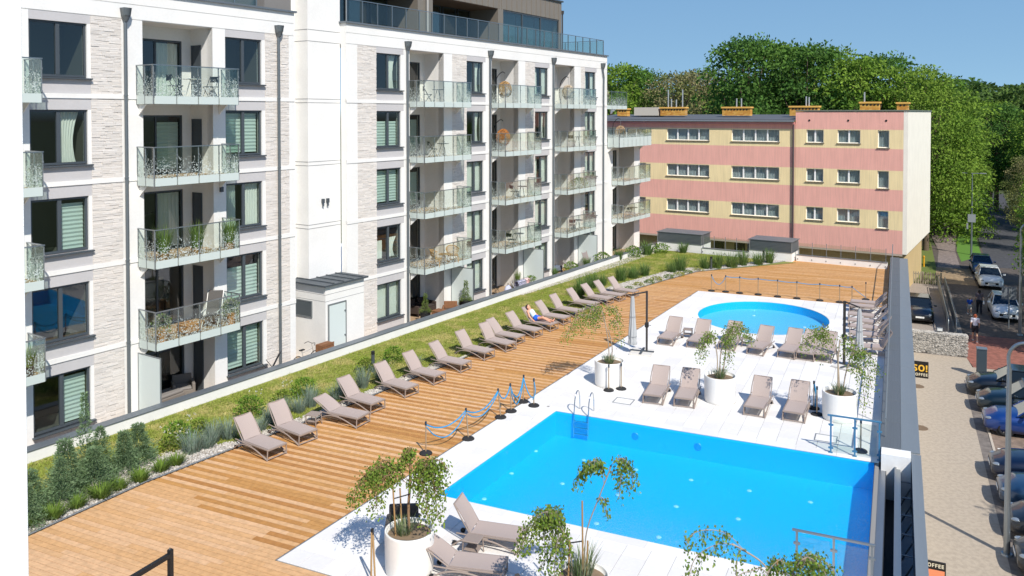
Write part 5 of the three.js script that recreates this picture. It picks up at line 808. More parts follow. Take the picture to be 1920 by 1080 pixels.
plants(5, 'reed_clump', [[44.0, -16.2, 0.9], [45.6, -16.5], [46.6, -16.4], [47.5, -16.1], [49.4, -15.5, 0.9], [50.5, -15.0], [51.6, -14.6], [53.5, -13.3], [54.2, -12.9, 1.1], [55.6, -11.6], [56.2, -10.9], [57.0, -10.1, 1.1], [57.9, -9.5], [58.7, -8.6], [59.6, -8.0]], [tuft(111, 190, 1.0, 0.6, REED, 0.014), tuft(112, 170, 0.85, 0.66, REED, 0.014)], 'tall green reed grass', 'in the far bed', 'reed grasses in the far bed');
plants(6, 'wall_plant', [[46.5, -20.3, 0.6], [49.3, -19.85, 0.7], [51.2, -19.5, 0.8], [53.2, -19.1, 0.9], [55.0, -18.6], [56.5, -17.9, 1.1], [58.0, -17.3, 1.2], [59.3, -16.6, 1.3], [60.6, -15.9, 1.2], [61.3, -14.4]], [bush(121, 420, 0.5, 0.65, GREEN, 0.1), tuft(122, 170, 0.75, 0.5, REED, 0.014)], 'green shrub', 'below the white garden wall', 'shrubs below the garden wall');
plants(7, 'cushion_plant', [[46.2, -14.6], [47.2, -14.3], [48.4, -14.1], [49.4, -13.7], [50.3, -13.5], [51.5, -13.0], [52.6, -12.6], [53.6, -12.3], [54.8, -11.9], [55.9, -10.95]], [bush(131, 260, 0.34, 0.2, [[0.34, 0.34, 0.05], [0.27, 0.32, 0.06]], 0.06), bush(132, 260, 0.3, 0.22, LOWG, 0.06)], 'low cushion plant', 'by the far deck edge', 'cushion plants by the far deck');
{ const f = rng(5); [[18.9, -20.0], [19.0, -20.7], [20.2, -20.9], [22.8, -20.6], [24.0, -20.2]].forEach(([a, b], i) => { const L = new Leaves(); for (let k = 0; k < 10; k++) { const p = V(rr(-0.25, 0.25, f), rr(0.3, 0.6, f), rr(-0.25, 0.25, f)); for (let q = 0; q < 6; q++) L.rhomb(p, unit(f).multiplyScalar(0.045), unit(f).multiplyScalar(0.018), new THREE.Color(0.75, 0.74, 0.66)); L.blade(V(p.x * 0.6, 0, p.z * 0.6), p, 0.006, new THREE.Color(0.1, 0.17, 0.04)); } solo('white_flowers', L.geo(), LEAF, `small white flowers ${['nearest the junipers', 'second from the junipers', 'third from the junipers', 'fourth from the junipers', 'farthest from the junipers'][i]}`, 'flowers', pol(a, b, LAWN_Y), 0, 'white flowers in the bed'); }); }
solo('conifer', bush(141, 1400, 0.3, 2.3, JUN, 0.09, 1), LEAF, 'slim young conifer rising above the junipers', 'conifer', pol(16.4, -21.2, LAWN_Y));
// dark lamp bollards in the beds
for (const [a, b, l] of [[27.7, -19.0, 'dark bollard lamp behind the fifth deck lounger'], [55.6, -11.2, 'dark bollard lamp in the far bed beside the blue rope'], [59.6, -8.4, 'dark bollard lamp at the far end of the lawn']]) { const o = thing('bollard_lamp', l, 'bollard', pol(a, b, LAWN_Y), 0, 'bollard lamps'); mesh('post', join([cyl(0.07, 0.07, 0, 0.72, 0, 0, 14)]), M.anthracite, o); mesh('head', join([cyl(0.075, 0.075, 0.74, 0.86, 0, 0, 14), cyl(0.05, 0.05, 0.72, 0.74, 0, 0, 14)]), M.black, o); }
// ---------------------------------------------------------------- street side, one storey lower
const S = (a, b, y = 0) => pol(a, b, STREET + y);
const sheet = (name, pts, y, m) => struct(name, flat(pts.map(([a, b]) => S(a, b)), STREET + y), m);
sheet('street_paving', [[5, 0.5], [54.6, 0.5], [54.6, 3.75], [52.8, 3.9], [52.8, 8], [50, 8], [50, 3.3], [5, 3.3]], 0.0, mat('#b5a794', 0.9, { map: T.speckle }));
sheet('parking_edge', [[5, 3.3], [50, 3.3], [50, 3.75], [5, 3.75]], 0.002, mat('#8f857c', 0.9, { map: T.asphalt }));
sheet('parking_bays', [[5, 3.85], [50, 3.85], [50, 30], [5, 30]], 0.0, mat('#a08a78', 0.92, { map: T.asphalt }));
{ const k = thing('parking_kerb', 'pale kerb stones along the parking bays', 'kerb', S(28, 3.8), P_TURN); for (let i = 0; i < 44; i++) mesh('kerb_stone', once('kerb', () => rbox(-0.05, 0.05, -0.05, 0.03, -0.495, 0.495, 0.008)), mat('#c4b7a5', 0.9, { map: T.speckle }), k).position.z = 22 - i; }
sheet('brick_pavement', [[54.6, 3.75], [60.5, 3.9], [60.5, 9], [52.8, 9], [52.8, 3.95]], 0.003, mat('#b0705e', 0.9, { map: T.asphalt }));
sheet('side_street', [[60.5, 3.5], [100, 3.0], [100, 9.4], [60.5, 14]], 0.001, mat('#6f645b', 0.92, { map: T.asphalt }));
sheet('yard', [[54.6, 0.3], [77, 0.3], [77, 3.9], [54.6, 3.9]], 0.002, mat('#a0958a', 0.9, { map: T.speckle }));
sheet('forecourt', [[78, 3.2], [86, 3.2], [86, 6.0], [78, 6.0]], 0.005, mat('#b39a78', 0.92, { map: T.asphalt }));
sheet('road', [[88, 7.6], [95, 7.9], [121.6, 8.9], [170, 12], [170, 17], [121, 13.5], [96, 12], [88, 14]], 0.006, mat('#5a5a5e', 0.92, { map: T.asphalt }));
sheet('footpath', [[86, 3.4], [96.4, 3.92], [108.8, 3.57], [133, 5.2], [133, 6.6], [110.2, 6.3], [97, 5.45], [86, 5.3]], 0.008, mat('#a3938b', 0.9, { map: T.asphalt }));
sheet('verge', [[90, 5.6], [97, 5.6], [112, 6.6], [121, 8.6], [95, 7.7]], 0.01, mat('#5f8a2e', 0.95, { map: T.speckle }));
sheet('side_lawn', [[77.2, 0.4], [110, 0.5], [110, 3.4], [86, 3.3], [77.2, 3.0]], 0.006, mat('#6d7a35', 0.95, { map: T.speckle }));
for (const a of [46.9, 40.35, 33.7]) solo('bay_line', join([box(0, 3.9, 0.004, 0.008, -0.05, 0.05)]), mat('#e5e0d8', 0.8), a > 45 ? 'white parking line between the first two dark cars' : a > 39 ? 'white parking line in the empty bay by the blue car' : 'white parking line under the nearer dark cars', 'road marking', S(a, 3.95), P_TURN, 'parking lines');
for (const [a, l] of [[47.88, 'round manhole cover near the coffee sign'], [41.56, 'round manhole cover halfway along the paving']]) solo('manhole_cover', join([cyl(0.33, 0.33, 0, 0.012, 0, 0, 28), ...[...Array(5)].map((_, i) => box(-0.25, 0.25, 0.012, 0.018, -0.22 + i * 0.11 - 0.02, -0.22 + i * 0.11 + 0.02))]), mat('#7d6a55', 0.7, { metalness: 0.3 }), l, 'manhole cover', S(a, 0.98 + 0.05, 0.002), 0, 'manhole covers');
// ---- gabion wall
{
  const g = thing('gabion_wall', 'gabion wall of wire baskets filled with pale stones beside the podium', 'gabion wall', S(55.0, 0.75), P_TURN), f = rng(44), W = 3.05, H = 1.25, D = 0.55;
  const list = []; for (let i = 0; i < 2400; i++) { const side = f(); const s = rr(0.035, 0.085, f), c = rr(0.22, 0.55, f), ic = new THREE.IcosahedronGeometry(s, 0); ic.rotateX(f() * 6).rotateY(f() * 6).scale(1.2, 0.8, 1).translate(rr(0.04, W - 0.04, f), side < 0.7 ? rr(0.03, H - 0.03, f) : H - 0.04, side < 0.7 ? D / 2 - 0.05 : rr(-D / 2, D / 2 - 0.05, f)); list.push([ic, new THREE.Color(c, c * 0.93, c * 0.82)]); }
  const st = mesh('stone_fill', joinTinted(list), mat('#ffffff', 0.95, { vertexColors: true }), g); st.userData.kind = 'stuff';
  mesh('core', join([box(0.03, W - 0.03, 0, H - 0.06, -D / 2, D / 2 - 0.08)]), mat('#6d645a', 0.95), g);
  const wires = []; for (let x = 0; x <= W + 0.01; x += W / 20) wires.push(box(x - 0.004, x + 0.004, 0, H, D / 2, D / 2 + 0.008)); for (let y = 0; y <= H + 0.01; y += H / 10) wires.push(box(0, W, y - 0.004, y + 0.004, D / 2 + 0.008, D / 2 + 0.014)); mesh('wire_mesh', join(wires), M.galv, g).userData.kind = 'stuff';
  const fl = thing('floodlight', 'small floodlight box standing on the gabion wall', 'floodlight', S(55.1, 2.35, 1.25), P_TURN); mesh('housing', rbox(-0.16, 0.16, 0.06, 0.26, -0.08, 0.08, 0.02), M.galv, fl); mesh('lens', join([box(-0.13, 0.13, 0.09, 0.23, 0.081, 0.09)]), mat('#d9dad6', 0.2), fl); mesh('stand', join([box(-0.05, 0.05, 0, 0.06, -0.04, 0.04)]), M.galv, fl);
}
{ // ramp railing: two runs of steel and glass
  for (const [b, l] of [[3.05, 'left run of the steel ramp railing'], [3.5, 'right run of the steel ramp railing']]) { const o = thing('ramp_railing', l, 'railing', S(60.2, b), P_TURN, 'ramp railings'); for (let i = 0; i <= 8; i++) { const z = -i * 1.85; mesh('post', join([bar(V(0, 0, z), V(0, 1.05, z), 0.025, 0.025, 8)]), M.steel, o); if (i < 8) { mesh('infill', join([box(-0.008, 0.008, 0.12, 0.92, z - 1.78, z - 0.07)]), mat('#7e858a', 0.3, { metalness: 0.6 }), o); } } mesh('handrail', tube([V(0, 0.1, 0.35), V(0, 0.8, 0.3), V(0, 1.06, 0.1), V(0, 1.08, -0.5), V(0, 1.08, -14.8)], 0.03, 40, 8), M.steel, o); }
}
{ // picket fence
  const o = thing('picket_fence', 'weathered wooden picket fence behind the yard', 'fence', S(77, 0.5), P_TURN); const w = mat('#a39a86', 0.9, { map: T.wood });
  for (let i = 0; i < 16; i++) mesh('picket', once('picket', () => { const sh = new THREE.Shape([[0, 0], [0.11, 0], [0.11, 0.95], [0.055, 1.05], [0, 0.95]].map(p => new THREE.Vector2(...p))); return uvMetres(plain(new THREE.ExtrudeGeometry(sh, { depth: 0.025, bevelEnabled: false }))); }), w, o).position.x = i * 0.182;
  for (const y of [0.25, 0.78]) mesh('rail', join([box(0, 2.9, y, y + 0.07, -0.04, -0.002)]), w, o); for (const x of [0.05, 1.45, 2.85]) mesh('post', join([box(x - 0.05, x + 0.05, 0, 1.0, -0.14, -0.042)]), w, o);
}
{ const o = thing('hydrant_post', 'slim yellow post on the grass by the footpath', 'post', S(85.7, 2.27)); mesh('post', join([cyl(0.09, 0.08, 0, 0.85, 0, 0, 12)]), mat('#d9a21f', 0.6), o); mesh('cap', join([cyl(0.11, 0.11, 0.85, 0.93, 0, 0, 12), new THREE.SphereGeometry(0.1, 12, 6).translate(0, 0.94, 0)]), mat('#cf9717', 0.6), o); }
// ---- street lamps, signs
function lamp(label, a, b, H, arm) { const o = thing('street_lamp', label, 'street lamp', S(a, b), P_TURN, 'street lamps'); mesh('pole', join([cyl(0.1, 0.07, 0.05, H - 0.9, 0, 0, 14), cyl(0.18, 0.16, 0, 0.06, 0, 0, 14)]), M.steel, o); if (arm) { mesh('arm', tube([V(0, H - 0.95, 0), V(0, H - 0.35, 0), V(0.25, H - 0.05, 0), V(0.8, H, 0), V(1.7, H + 0.02, 0)], 0.055, 24, 10), M.steel, o); mesh('lamp_head', rbox(1.6, 2.3, H - 0.05, H + 0.07, -0.13, 0.13, 0.04, 2), M.galv, o); } else { mesh('arm', join([bar(V(0, H - 1, 0), V(0, H, 0), 0.06), bar(V(-0.9, H, 0), V(0.9, H, 0), 0.04)]), M.steel, o); for (const x of [-0.95, 0.95]) mesh('lamp_head', rbox(x - 0.3, x + 0.3, H - 0.04, H + 0.06, -0.12, 0.12, 0.03, 2), M.galv, o); } return o; }
lamp('tall steel street lamp standing by the nearest parked cars', 30.7, 3.3, 6.9, true); lamp('steel street lamp behind the white cars at the right edge', 61.8, 7.2, 7.2, true);
{ const o = lamp('two-armed street lamp with a square sign beside the road', 94.85, 6.77, 8.2, false); mesh('sign_plate', join([box(-0.35, 0.35, 3.3, 4.1, 0.08, 0.1)]), mat('#8d9296', 0.5), o); mesh('sign_plate', join([box(-0.45, -0.3, 2.6, 3.2, 0.08, 0.1)]), mat('#8d9296', 0.5), o); }
{ const o = thing('traffic_sign', 'grey back of a road sign on a post beside the white hatchback', 'road sign', S(63.4, 6.75), P_TURN); mesh('post', join([cyl(0.035, 0.035, 0, 2.7, 0, 0, 10)]), M.galv, o); mesh('plate', rbox(-0.42, 0.42, 1.9, 2.75, -0.06, -0.04, 0.01), mat('#7d8388', 0.5, { metalness: 0.3 }), o); }
{ const o = thing('parking_meter', 'dark grey parking ticket machine on the beige paving', 'ticket machine', S(51.1, 4.2), P_TURN); mesh('body', rbox(-0.24, 0.24, 0.05, 1.5, -0.17, 0.17, 0.03, 2), mat('#3c4850', 0.45), o); mesh('plinth', join([box(-0.26, 0.26, 0, 0.05, -0.2, 0.2)]), M.anthracite, o); mesh('hood', rbox(-0.26, 0.26, 1.5, 1.58, -0.2, 0.2, 0.02), mat('#66717a', 0.4), o); mesh('panel', join([box(0.241, 0.25, 0.9, 1.35, -0.1, 0.1)]), mat('#8f6d4a', 0.6), o); }
const font = await new FontLoader().loadAsync('fonts/droid/droid_sans_bold.typeface.json');
const text = (s, size, depth = 0.008) => { const g = new TextGeometry(s, { font, size, depth, curveSegments: 4 }); g.computeBoundingBox(); return uvMetres(plain(g.translate(-(g.boundingBox.max.x + g.boundingBox.min.x) / 2, 0, 0))); };
{
  const o = thing('hanging_sign', 'black hanging sign with yellow SO! lettering on the podium wall', 'sign', S(43.4, 0.66, 1.75), P_TURN), gold = mat('#f0b93c', 0.5), cream = mat('#d9cdb2', 0.5);
  mesh('board', rbox(0.04, 0.74, 0, 0.78, -0.03, 0.03, 0.01), mat('#191410', 0.5), o); mesh('bracket', join([box(-0.05, 0.04, 0.6, 0.64, -0.02, 0.02), box(-0.05, 0.04, 0.14, 0.18, -0.02, 0.02)]), M.black, o);
  mesh('lettering', text('SO!', 0.3).translate(0.39, 0.32, 0.03), gold, o); mesh('lettering', text('COFFEE', 0.13).translate(0.39, 0.1, 0.03), cream, o);
  const p = thing('hanging_sign', 'black and orange hanging sign at the bottom edge of the podium wall', 'sign', S(25.0, 0.66, 1.3), P_TURN); mesh('board', rbox(0.04, 0.62, 0, 0.78, -0.03, 0.03, 0.01), mat('#191410', 0.5), p); mesh('lettering', text('COFFEE', 0.1).translate(0.33, 0.63, 0.03), cream, p); mesh('orange_field', join([box(0.07, 0.59, 0.03, 0.56, 0.031, 0.036)]), mat('#e58a5f', 0.6), p); mesh('bracket', join([box(-0.05, 0.04, 0.6, 0.64, -0.02, 0.02)]), M.black, p);
  solo('wall_sign', join([box(0.0, 0.03, 0, 0.9, -0.9, 0)]), mat('#d9c46a', 0.5), 'narrow yellow sign flat on the podium wall', 'sign', S(28.2, 0.63, 1.6), P_TURN);
}
// ---------------------------------------------------------------- cars
function carShape(o) { // loft of rounded sections; x = 0 front bumper, z across
  const { L, W, hood, belt, roof, ws, rs, re } = o, st = 34, ring = 18, v = [], idx = [];
  for (let i = 0; i <= st; i++) {
    const x = L * i / st, e = Math.min(x, L - x), nose = 1 - 0.2 * Math.pow(Math.max(0, 1 - e / 0.75), 2.2), w = W / 2 * nose;
    const k = THREE.MathUtils.smoothstep(x, 0, ws), top = x < ws ? hood * (0.74 + 0.26 * Math.min(1, x / 0.5)) + (belt - hood) * k : belt - (x > L - 0.35 ? 0.12 * (x - L + 0.35) / 0.35 : 0), lo = 0.2 + 0.1 * Math.pow(Math.max(0, 1 - e / 0.4), 2);
    for (let q = 0; q <= ring; q++) { const t = q / ring, s = t < 0.5 ? 1 : -1, m = t < 0.5 ? t * 2 : (1 - t) * 2; let y, z; // m 0 bottom centre .. 1 top centre
      if (m < 0.22) { z = w * 0.94 * m / 0.22; y = lo; } else if (m < 0.72) { const c = (m - 0.22) / 0.5; z = w * (0.94 + 0.06 * Math.sin(c * 3.14)) - w * 0.05 * c * c; y = lo + (top - 0.06 - lo) * c; } else { const c = (m - 0.72) / 0.28; z = w * 0.89 * (1 - c); y = top - 0.06 + 0.06 * Math.sin(Math.min(1, c * 2.2) * 1.57) + 0.025 * c; }
      v.push(x, y, s * z); }
  }
  const n = ring + 1; for (let i = 0; i < st; i++) for (let q = 0; q < ring; q++) { const a = i * n + q, b = a + n; idx.push(a, b, a + 1, b, b + 1, a + 1); }
  for (const [i, flip] of [[0, 0], [st, 1]]) for (let q = 1; q < ring - 1; q++) flip ? idx.push(i * n, i * n + q + 1, i * n + q) : idx.push(i * n, i * n + q, i * n + q + 1);
  const g = new THREE.BufferGeometry(); g.setAttribute('position', new THREE.Float32BufferAttribute(v, 3)); g.setIndex(idx); g.computeVertexNormals(); return plain(g);
}
const CARGLASS = mat('#1b232a', 0.06, { metalness: 0.1 }), SHADE = mat('#b9b6a2', 0.35), TYRE = mat('#1a1a1b', 0.9), RIM = mat('#b5b8bb', 0.3, { metalness: 0.8 });
function car(label, colour, pos, turn, o = {}, group) {
  const p = { L: 4.3, W: 1.78, hood: 0.86, belt: 0.98, roof: 1.46, ws: 1.25, rs: 2.0, re: 3.3, ...o }, c = thing('parked_car', label, 'car', pos, turn, group), paint = new THREE.MeshPhysicalMaterial({ color: C(colour), roughness: 0.35, metalness: o.metal ?? 0.3, clearcoat: 1, clearcoatRoughness: 0.06 });
  const key = JSON.stringify(o), w = p.W / 2, B = w * 0.88, Tt = w * 0.68, y0 = p.belt - 0.04, y1 = p.roof;
  mesh('body', once('cb' + key, () => carShape(p)), paint, c);
  const quad = (...q) => { const g = new THREE.BufferGeometry(); g.setAttribute('position', new THREE.Float32BufferAttribute([q[0], q[1], q[2], q[0], q[2], q[3]].flat(), 3)); g.computeVertexNormals(); return uvMetres(plain(g)); };
  const e = p.L - 0.25;
  mesh('windscreen', once('cw' + key, () => quad([p.ws, y0, B], [p.ws, y0, -B], [p.rs, y1, -Tt], [p.rs, y1, Tt])), o.shade ? SHADE : CARGLASS, c);
  mesh('rear_window', once('cr' + key, () => quad([e, y0, -B], [e, y0, B], [p.re, y1, Tt], [p.re, y1, -Tt])), CARGLASS, c);
  for (const s of [-1, 1]) mesh('side_window', once('cs' + key + s, () => quad([p.ws, y0, s * B], [p.rs, y1, s * Tt], [p.re, y1, s * Tt], [e, y0, s * B])), CARGLASS, c);
  mesh('roof', once('ct' + key, () => rbox(p.rs - 0.08, p.re + 0.08, y1 - 0.03, y1 + 0.035, -Tt - 0.03, Tt + 0.03, 0.03, 2)), paint, c);
  for (const s of [-1, 1]) { mesh('pillar', once('cp' + key + s, () => join([bar(V(p.ws, y0, s * B), V(p.rs, y1, s * Tt), 0.035, 0.03, 6), bar(V(e, y0, s * B), V(p.re, y1, s * Tt), 0.06, 0.04, 6), bar(V((p.rs + p.re) / 2, y0, s * B), V((p.rs + p.re) / 2, y1, s * Tt), 0.03, 0.03, 6)])), paint, c);
    mesh('headlight', once('ch' + key + s, () => new THREE.SphereGeometry(0.13, 12, 8).scale(1.3, 0.5, 0.9).translate(0.2, p.hood * 0.76, s * (w * 0.68))), mat('#9fa6aa', 0.12, { metalness: 0.5 }), c);
    mesh('tail_light', once('cl' + key + s, () => rbox(p.L - 0.16, p.L - 0.02, 0.7, 0.88, s * w * 0.72 - 0.1, s * w * 0.72 + 0.1, 0.03)), mat('#8e1a18', 0.3), c);
    mesh('mirror', once('cm' + key + s, () => rbox(p.ws + 0.22, p.ws + 0.36, y0 + 0.04, y0 + 0.16, s * (w + 0.08) - 0.1, s * (w + 0.08) + 0.1, 0.04, 2)), paint, c);
    for (const x of [0.78, p.L - 0.78]) { const g = part('wheel', c); g.position.set(x, 0.32, s * (w - 0.1)); mesh('tyre', once('tyre', () => new THREE.TorusGeometry(0.235, 0.085, 10, 24)), TYRE, g); mesh('rim', once('rim' + s, () => { const l = [cyl(0.06, 0.06, -0.02, 0.05, 0, 0, 12).rotateX(s * Math.PI / 2), new THREE.TorusGeometry(0.19, 0.02, 6, 22).translate(0, 0, s * 0.04)]; for (let k = 0; k < 9; k++) l.push(box(-0.018, 0.018, 0.04, 0.19, s * 0.02 - 0.012, s * 0.05 + 0.012 * 0).rotateZ(k * 0.698)); return join(l); }), RIM, g); mesh('arch', once('arch', () => cyl(0.36, 0.36, -0.02, 0.02, 0, 0, 20).rotateX(Math.PI / 2)), M.black, g).position.z = s * 0.02; } }
  mesh('grille', once('cg' + key, () => rbox(-0.012, 0.08, 0.42, 0.6, -w * 0.52, w * 0.52, 0.02)), M.black, c); mesh('lower_grille', once('cg2' + key, () => rbox(0.0, 0.1, 0.27, 0.36, -w * 0.62, w * 0.62, 0.02)), M.black, c); mesh('number_plate', once('cn' + key, () => join([box(-0.03, -0.014, 0.44, 0.55, -0.26, 0.26)])), mat('#e8e8e4', 0.5), c);
  return c;
}
const intoBay = Math.atan2(-pol(0, 1).z, pol(0, 1).x), awayFrom = Math.atan2(-pol(1, 0).z, pol(1, 0).x);
[['black saloon, farthest of the parked row by the ticket machine', '#10161c', 48.15, 3.3, { shade: 1 }], ['dark green-black estate car, second from the ticket machine', '#0f2026', 45.6, 3.55, { shade: 1, roof: 1.5 }], ['bright blue hatchback beside the empty parking bay', '#143a7c', 42.8, 3.6, { shade: 1, L: 4.0, roof: 1.5, hood: 0.9 }], ['dark navy saloon on the near side of the empty bay', '#0a1830', 37.4, 3.4, {}], ['steel blue car, third from the bottom edge', '#24425f', 35.0, 3.45, { roof: 1.42 }], ['dark grey car next to the lamp post', '#1b2028', 32.5, 3.5, { hood: 0.9 }], ['dark car at the bottom right corner', '#141a22', 30.0, 3.45, {}]].forEach(([l, c, a, b, o]) => car(l, c, S(a, b), intoBay, o, 'cars parked nose to the terrace'));
car('white estate car driving towards the viewer on the side street', '#dfe2e3', S(76.6, 6.95), awayFrom, { L: 4.5, W: 1.85, roof: 1.5, hood: 0.92, metal: 0.05 }, 'cars on the side street');
car('white hatchback with black grille in front of the lamp', '#e6e7e6', S(65.0, 6.85), awayFrom, { L: 4.25, W: 1.8, roof: 1.5, hood: 0.92, metal: 0.02 }, 'cars on the side street');
car('dark blue car half hidden behind the white estate', '#2d4a78', S(83.0, 6.9), awayFrom, { roof: 1.45 }, 'cars on the side street');
car('black car parked in the yard close to the podium wall', '#14161a', S(62.0, 1.45), awayFrom, { L: 4.4, roof: 1.44 }, 'cars in the yard');
// ---------------------------------------------------------------- people
function surface(bones, res, lo, hi, k = 0.03, keep) { // smooth union of tapered limbs, meshed
  const size = Math.max(hi[0] - lo[0], hi[1] - lo[1], hi[2] - lo[2]) * 1.06, c = [(lo[0] + hi[0]) / 2, (lo[1] + hi[1]) / 2, (lo[2] + hi[2]) / 2];
  const mc = new MarchingCubes(res, M.black, false, false, 60000), n = mc.size, half = n / 2; mc.isolation = 0;
  for (let z = 0; z < n; z++) for (let y = 0; y < n; y++) for (let x = 0; x < n; x++) {
    const px = c[0] + (x - half) / half * size / 2, py = c[1] + (y - half) / half * size / 2, pz = c[2] + (z - half) / half * size / 2; let d = 9;
    for (const [a, b, r0, r1, sz] of bones) { const bx = b[0] - a[0], by = b[1] - a[1], bz = b[2] - a[2], qx = px - a[0], qy = py - a[1], qz = pz - a[2], bb = bx * bx + by * by + bz * bz || 1e-9; let t = (qx * bx + qy * by + qz * bz) / bb; t = t < 0 ? 0 : t > 1 ? 1 : t; const ex = qx - bx * t, ey = qy - by * t, ez = (qz - bz * t) / (sz || 1), e = Math.sqrt(ex * ex + ey * ey + ez * ez) - (r0 + (r1 - r0) * t); const h = Math.max(0, Math.min(1, 0.5 + 0.5 * (d - e) / k)); d = d * (1 - h) + e * h - k * h * (1 - h); }
    if (keep) d = Math.max(d, keep(px, py, pz)); mc.field[x + y * n + z * n * n] = -d;
  }
  mc.update(); const m = mc.count, g = new THREE.BufferGeometry(), P = new Float32Array(m * 3), N = mc.normalArray.slice(0, m * 3);
  for (let i = 0; i < m; i++) for (let q = 0; q < 3; q++) P[i * 3 + q] = c[q] + mc.positionArray[i * 3 + q] * size / 2;
  g.setAttribute('position', new THREE.BufferAttribute(P, 3)); g.setAttribute('normal', new THREE.BufferAttribute(N, 3)); g.computeVertexNormals(); g.setAttribute('uv', new THREE.BufferAttribute(new Float32Array(m * 2), 2)); return g;
}
function handBones(w, dir, side, s = 1) { // palm and five fingers hanging from the wrist w along dir, thumb to one side
  const up = dir.clone().normalize(), across = side.clone().normalize(), out = [], at = (l, a, c = 0) => { const n = new THREE.Vector3().crossVectors(up, across); return w.clone().addScaledVector(up, l * s).addScaledVector(across, a * s).addScaledVector(n, c * s).toArray(); };
  for (const a of [-0.026, 0, 0.026]) out.push([at(0.01, a * 0.7), at(0.09, a), 0.015 * s, 0.013 * s]);
  [[-0.033, 0.066], [-0.011, 0.076], [0.011, 0.072], [0.033, 0.055]].forEach(([a, l]) => { out.push([at(0.09, a), at(0.09 + l * 0.5, a * 1.1, 0.008), 0.0085 * s, 0.008 * s], [at(0.09 + l * 0.5, a * 1.1, 0.008), at(0.09 + l, a * 1.12, 0.028), 0.008 * s, 0.0065 * s]); });
  out.push([at(0.02, -0.028), at(0.055, -0.058, 0.01), 0.012 * s, 0.01 * s], [at(0.055, -0.058, 0.01), at(0.085, -0.066, 0.024), 0.01 * s, 0.008 * s]); return out;
}
function person(label, pos, turn, J, look, group) { // J: joints in metres, front = +z
  const o = thing('person', label, 'person', pos, turn, group), s = look.scale || 1, v = k => J[k].map(x => x * s);
  const limbs = sd => [[v('shoulder' + sd), v('elbow' + sd), 0.05 * s, 0.04 * s], [v('elbow' + sd), v('wrist' + sd), 0.04 * s, 0.026 * s]], legs = sd => [[v('hip' + sd), v('knee' + sd), 0.085 * s, 0.058 * s], [v('knee' + sd), v('ankle' + sd), 0.056 * s, 0.036 * s], [v('ankle' + sd), v('toe' + sd), 0.038 * s, 0.03 * s]];
  const torso = [[v('pelvis'), v('waist'), 0.12 * s, 0.105 * s, 1], [v('waist'), v('chest'), 0.105 * s, 0.13 * s, 1], [v('shoulderL'), v('shoulderR'), 0.062 * s, 0.062 * s], [v('hipL'), v('hipR'), 0.095 * s, 0.095 * s], [v('chest'), v('neck'), 0.1 * s, 0.05 * s]];
  const head = [[v('neck'), v('head'), 0.048 * s, 0.06 * s], [v('head'), v('crown'), 0.085 * s, 0.09 * s]];
  const all = [...torso, ...head, ...limbs('L'), ...limbs('R'), ...legs('L'), ...legs('R')], pts = all.flatMap(b => [b[0], b[1]]), lo = [0, 1, 2].map(i => Math.min(...pts.map(p => p[i])) - 0.16), hi = [0, 1, 2].map(i => Math.max(...pts.map(p => p[i])) + 0.16);
  const geos = [surface(all, 84, lo, hi)];
  const face = V(...v('face')), hd = V(...v('crown')).lerp(V(...v('head')), 0.5), right = new THREE.Vector3().crossVectors(V(...v('crown')).sub(V(...v('head'))), face.clone().sub(hd)).normalize(), f = face.clone().sub(hd).normalize(), upv = V(...v('crown')).sub(V(...v('head'))).normalize(), on = (r, u, d) => hd.clone().addScaledVector(right, r * s).addScaledVector(upv, u * s).addScaledVector(f, d * s).toArray();
  geos.push(surface([[on(0, 0.005, 0.085), on(0, -0.03, 0.108), 0.011 * s, 0.016 * s], [on(-0.025, -0.065, 0.082), on(0.025, -0.065, 0.082), 0.01 * s, 0.01 * s], [on(0, -0.1, 0.05), on(0, -0.1, 0.075), 0.03 * s, 0.022 * s], ...[-1, 1].flatMap(q => [[on(q * 0.09, 0.01, 0), on(q * 0.092, -0.03, 0.0), 0.016 * s, 0.012 * s]])], 40, on(0, 0, 0.03).map(x => x - 0.16), on(0, 0, 0.03).map(x => x + 0.16), 0.012));
  for (const sd of ['L', 'R']) { const w = V(...v('wrist' + sd)), d = w.clone().sub(V(...v('elbow' + sd))), hb = handBones(w, d, J.palm ? V(...J.palm) : V(0, 0, 1), s), hp = hb.flatMap(b => [b[0], b[1]]); geos.push(surface(hb, 60, [0, 1, 2].map(i => Math.min(...hp.map(p => p[i])) - 0.02), [0, 1, 2].map(i => Math.max(...hp.map(p => p[i])) + 0.02), 0.006)); }
  mesh('body', mergeGeometries(geos), mat(look.skin || '#c99a7c', 0.6), o);
  mesh('eyes', join([-1, 1].map(q => new THREE.SphereGeometry(0.012 * s, 8, 6).translate(...on(q * 0.033, 0.015, 0.078)))), M.black, o);
  const grow = (b, d) => b.map(([a, c, r0, r1, z]) => [a, c, r0 + d, r1 + d, z]);
  mesh('hair', surface(look.long ? [[on(0, 0.04, -0.02), on(0, -0.02, -0.04), 0.095 * s, 0.09 * s], [on(0, -0.02, -0.05), on(0, -0.22, -0.07), 0.07 * s, 0.05 * s]] : [[on(0, 0.045, -0.012), on(0, 0.0, -0.032), 0.096 * s, 0.085 * s]], 44, on(0, -0.08, 0).map(x => x - 0.28), on(0, -0.08, 0).map(x => x + 0.28), 0.02), mat(look.hair, 0.8), o);
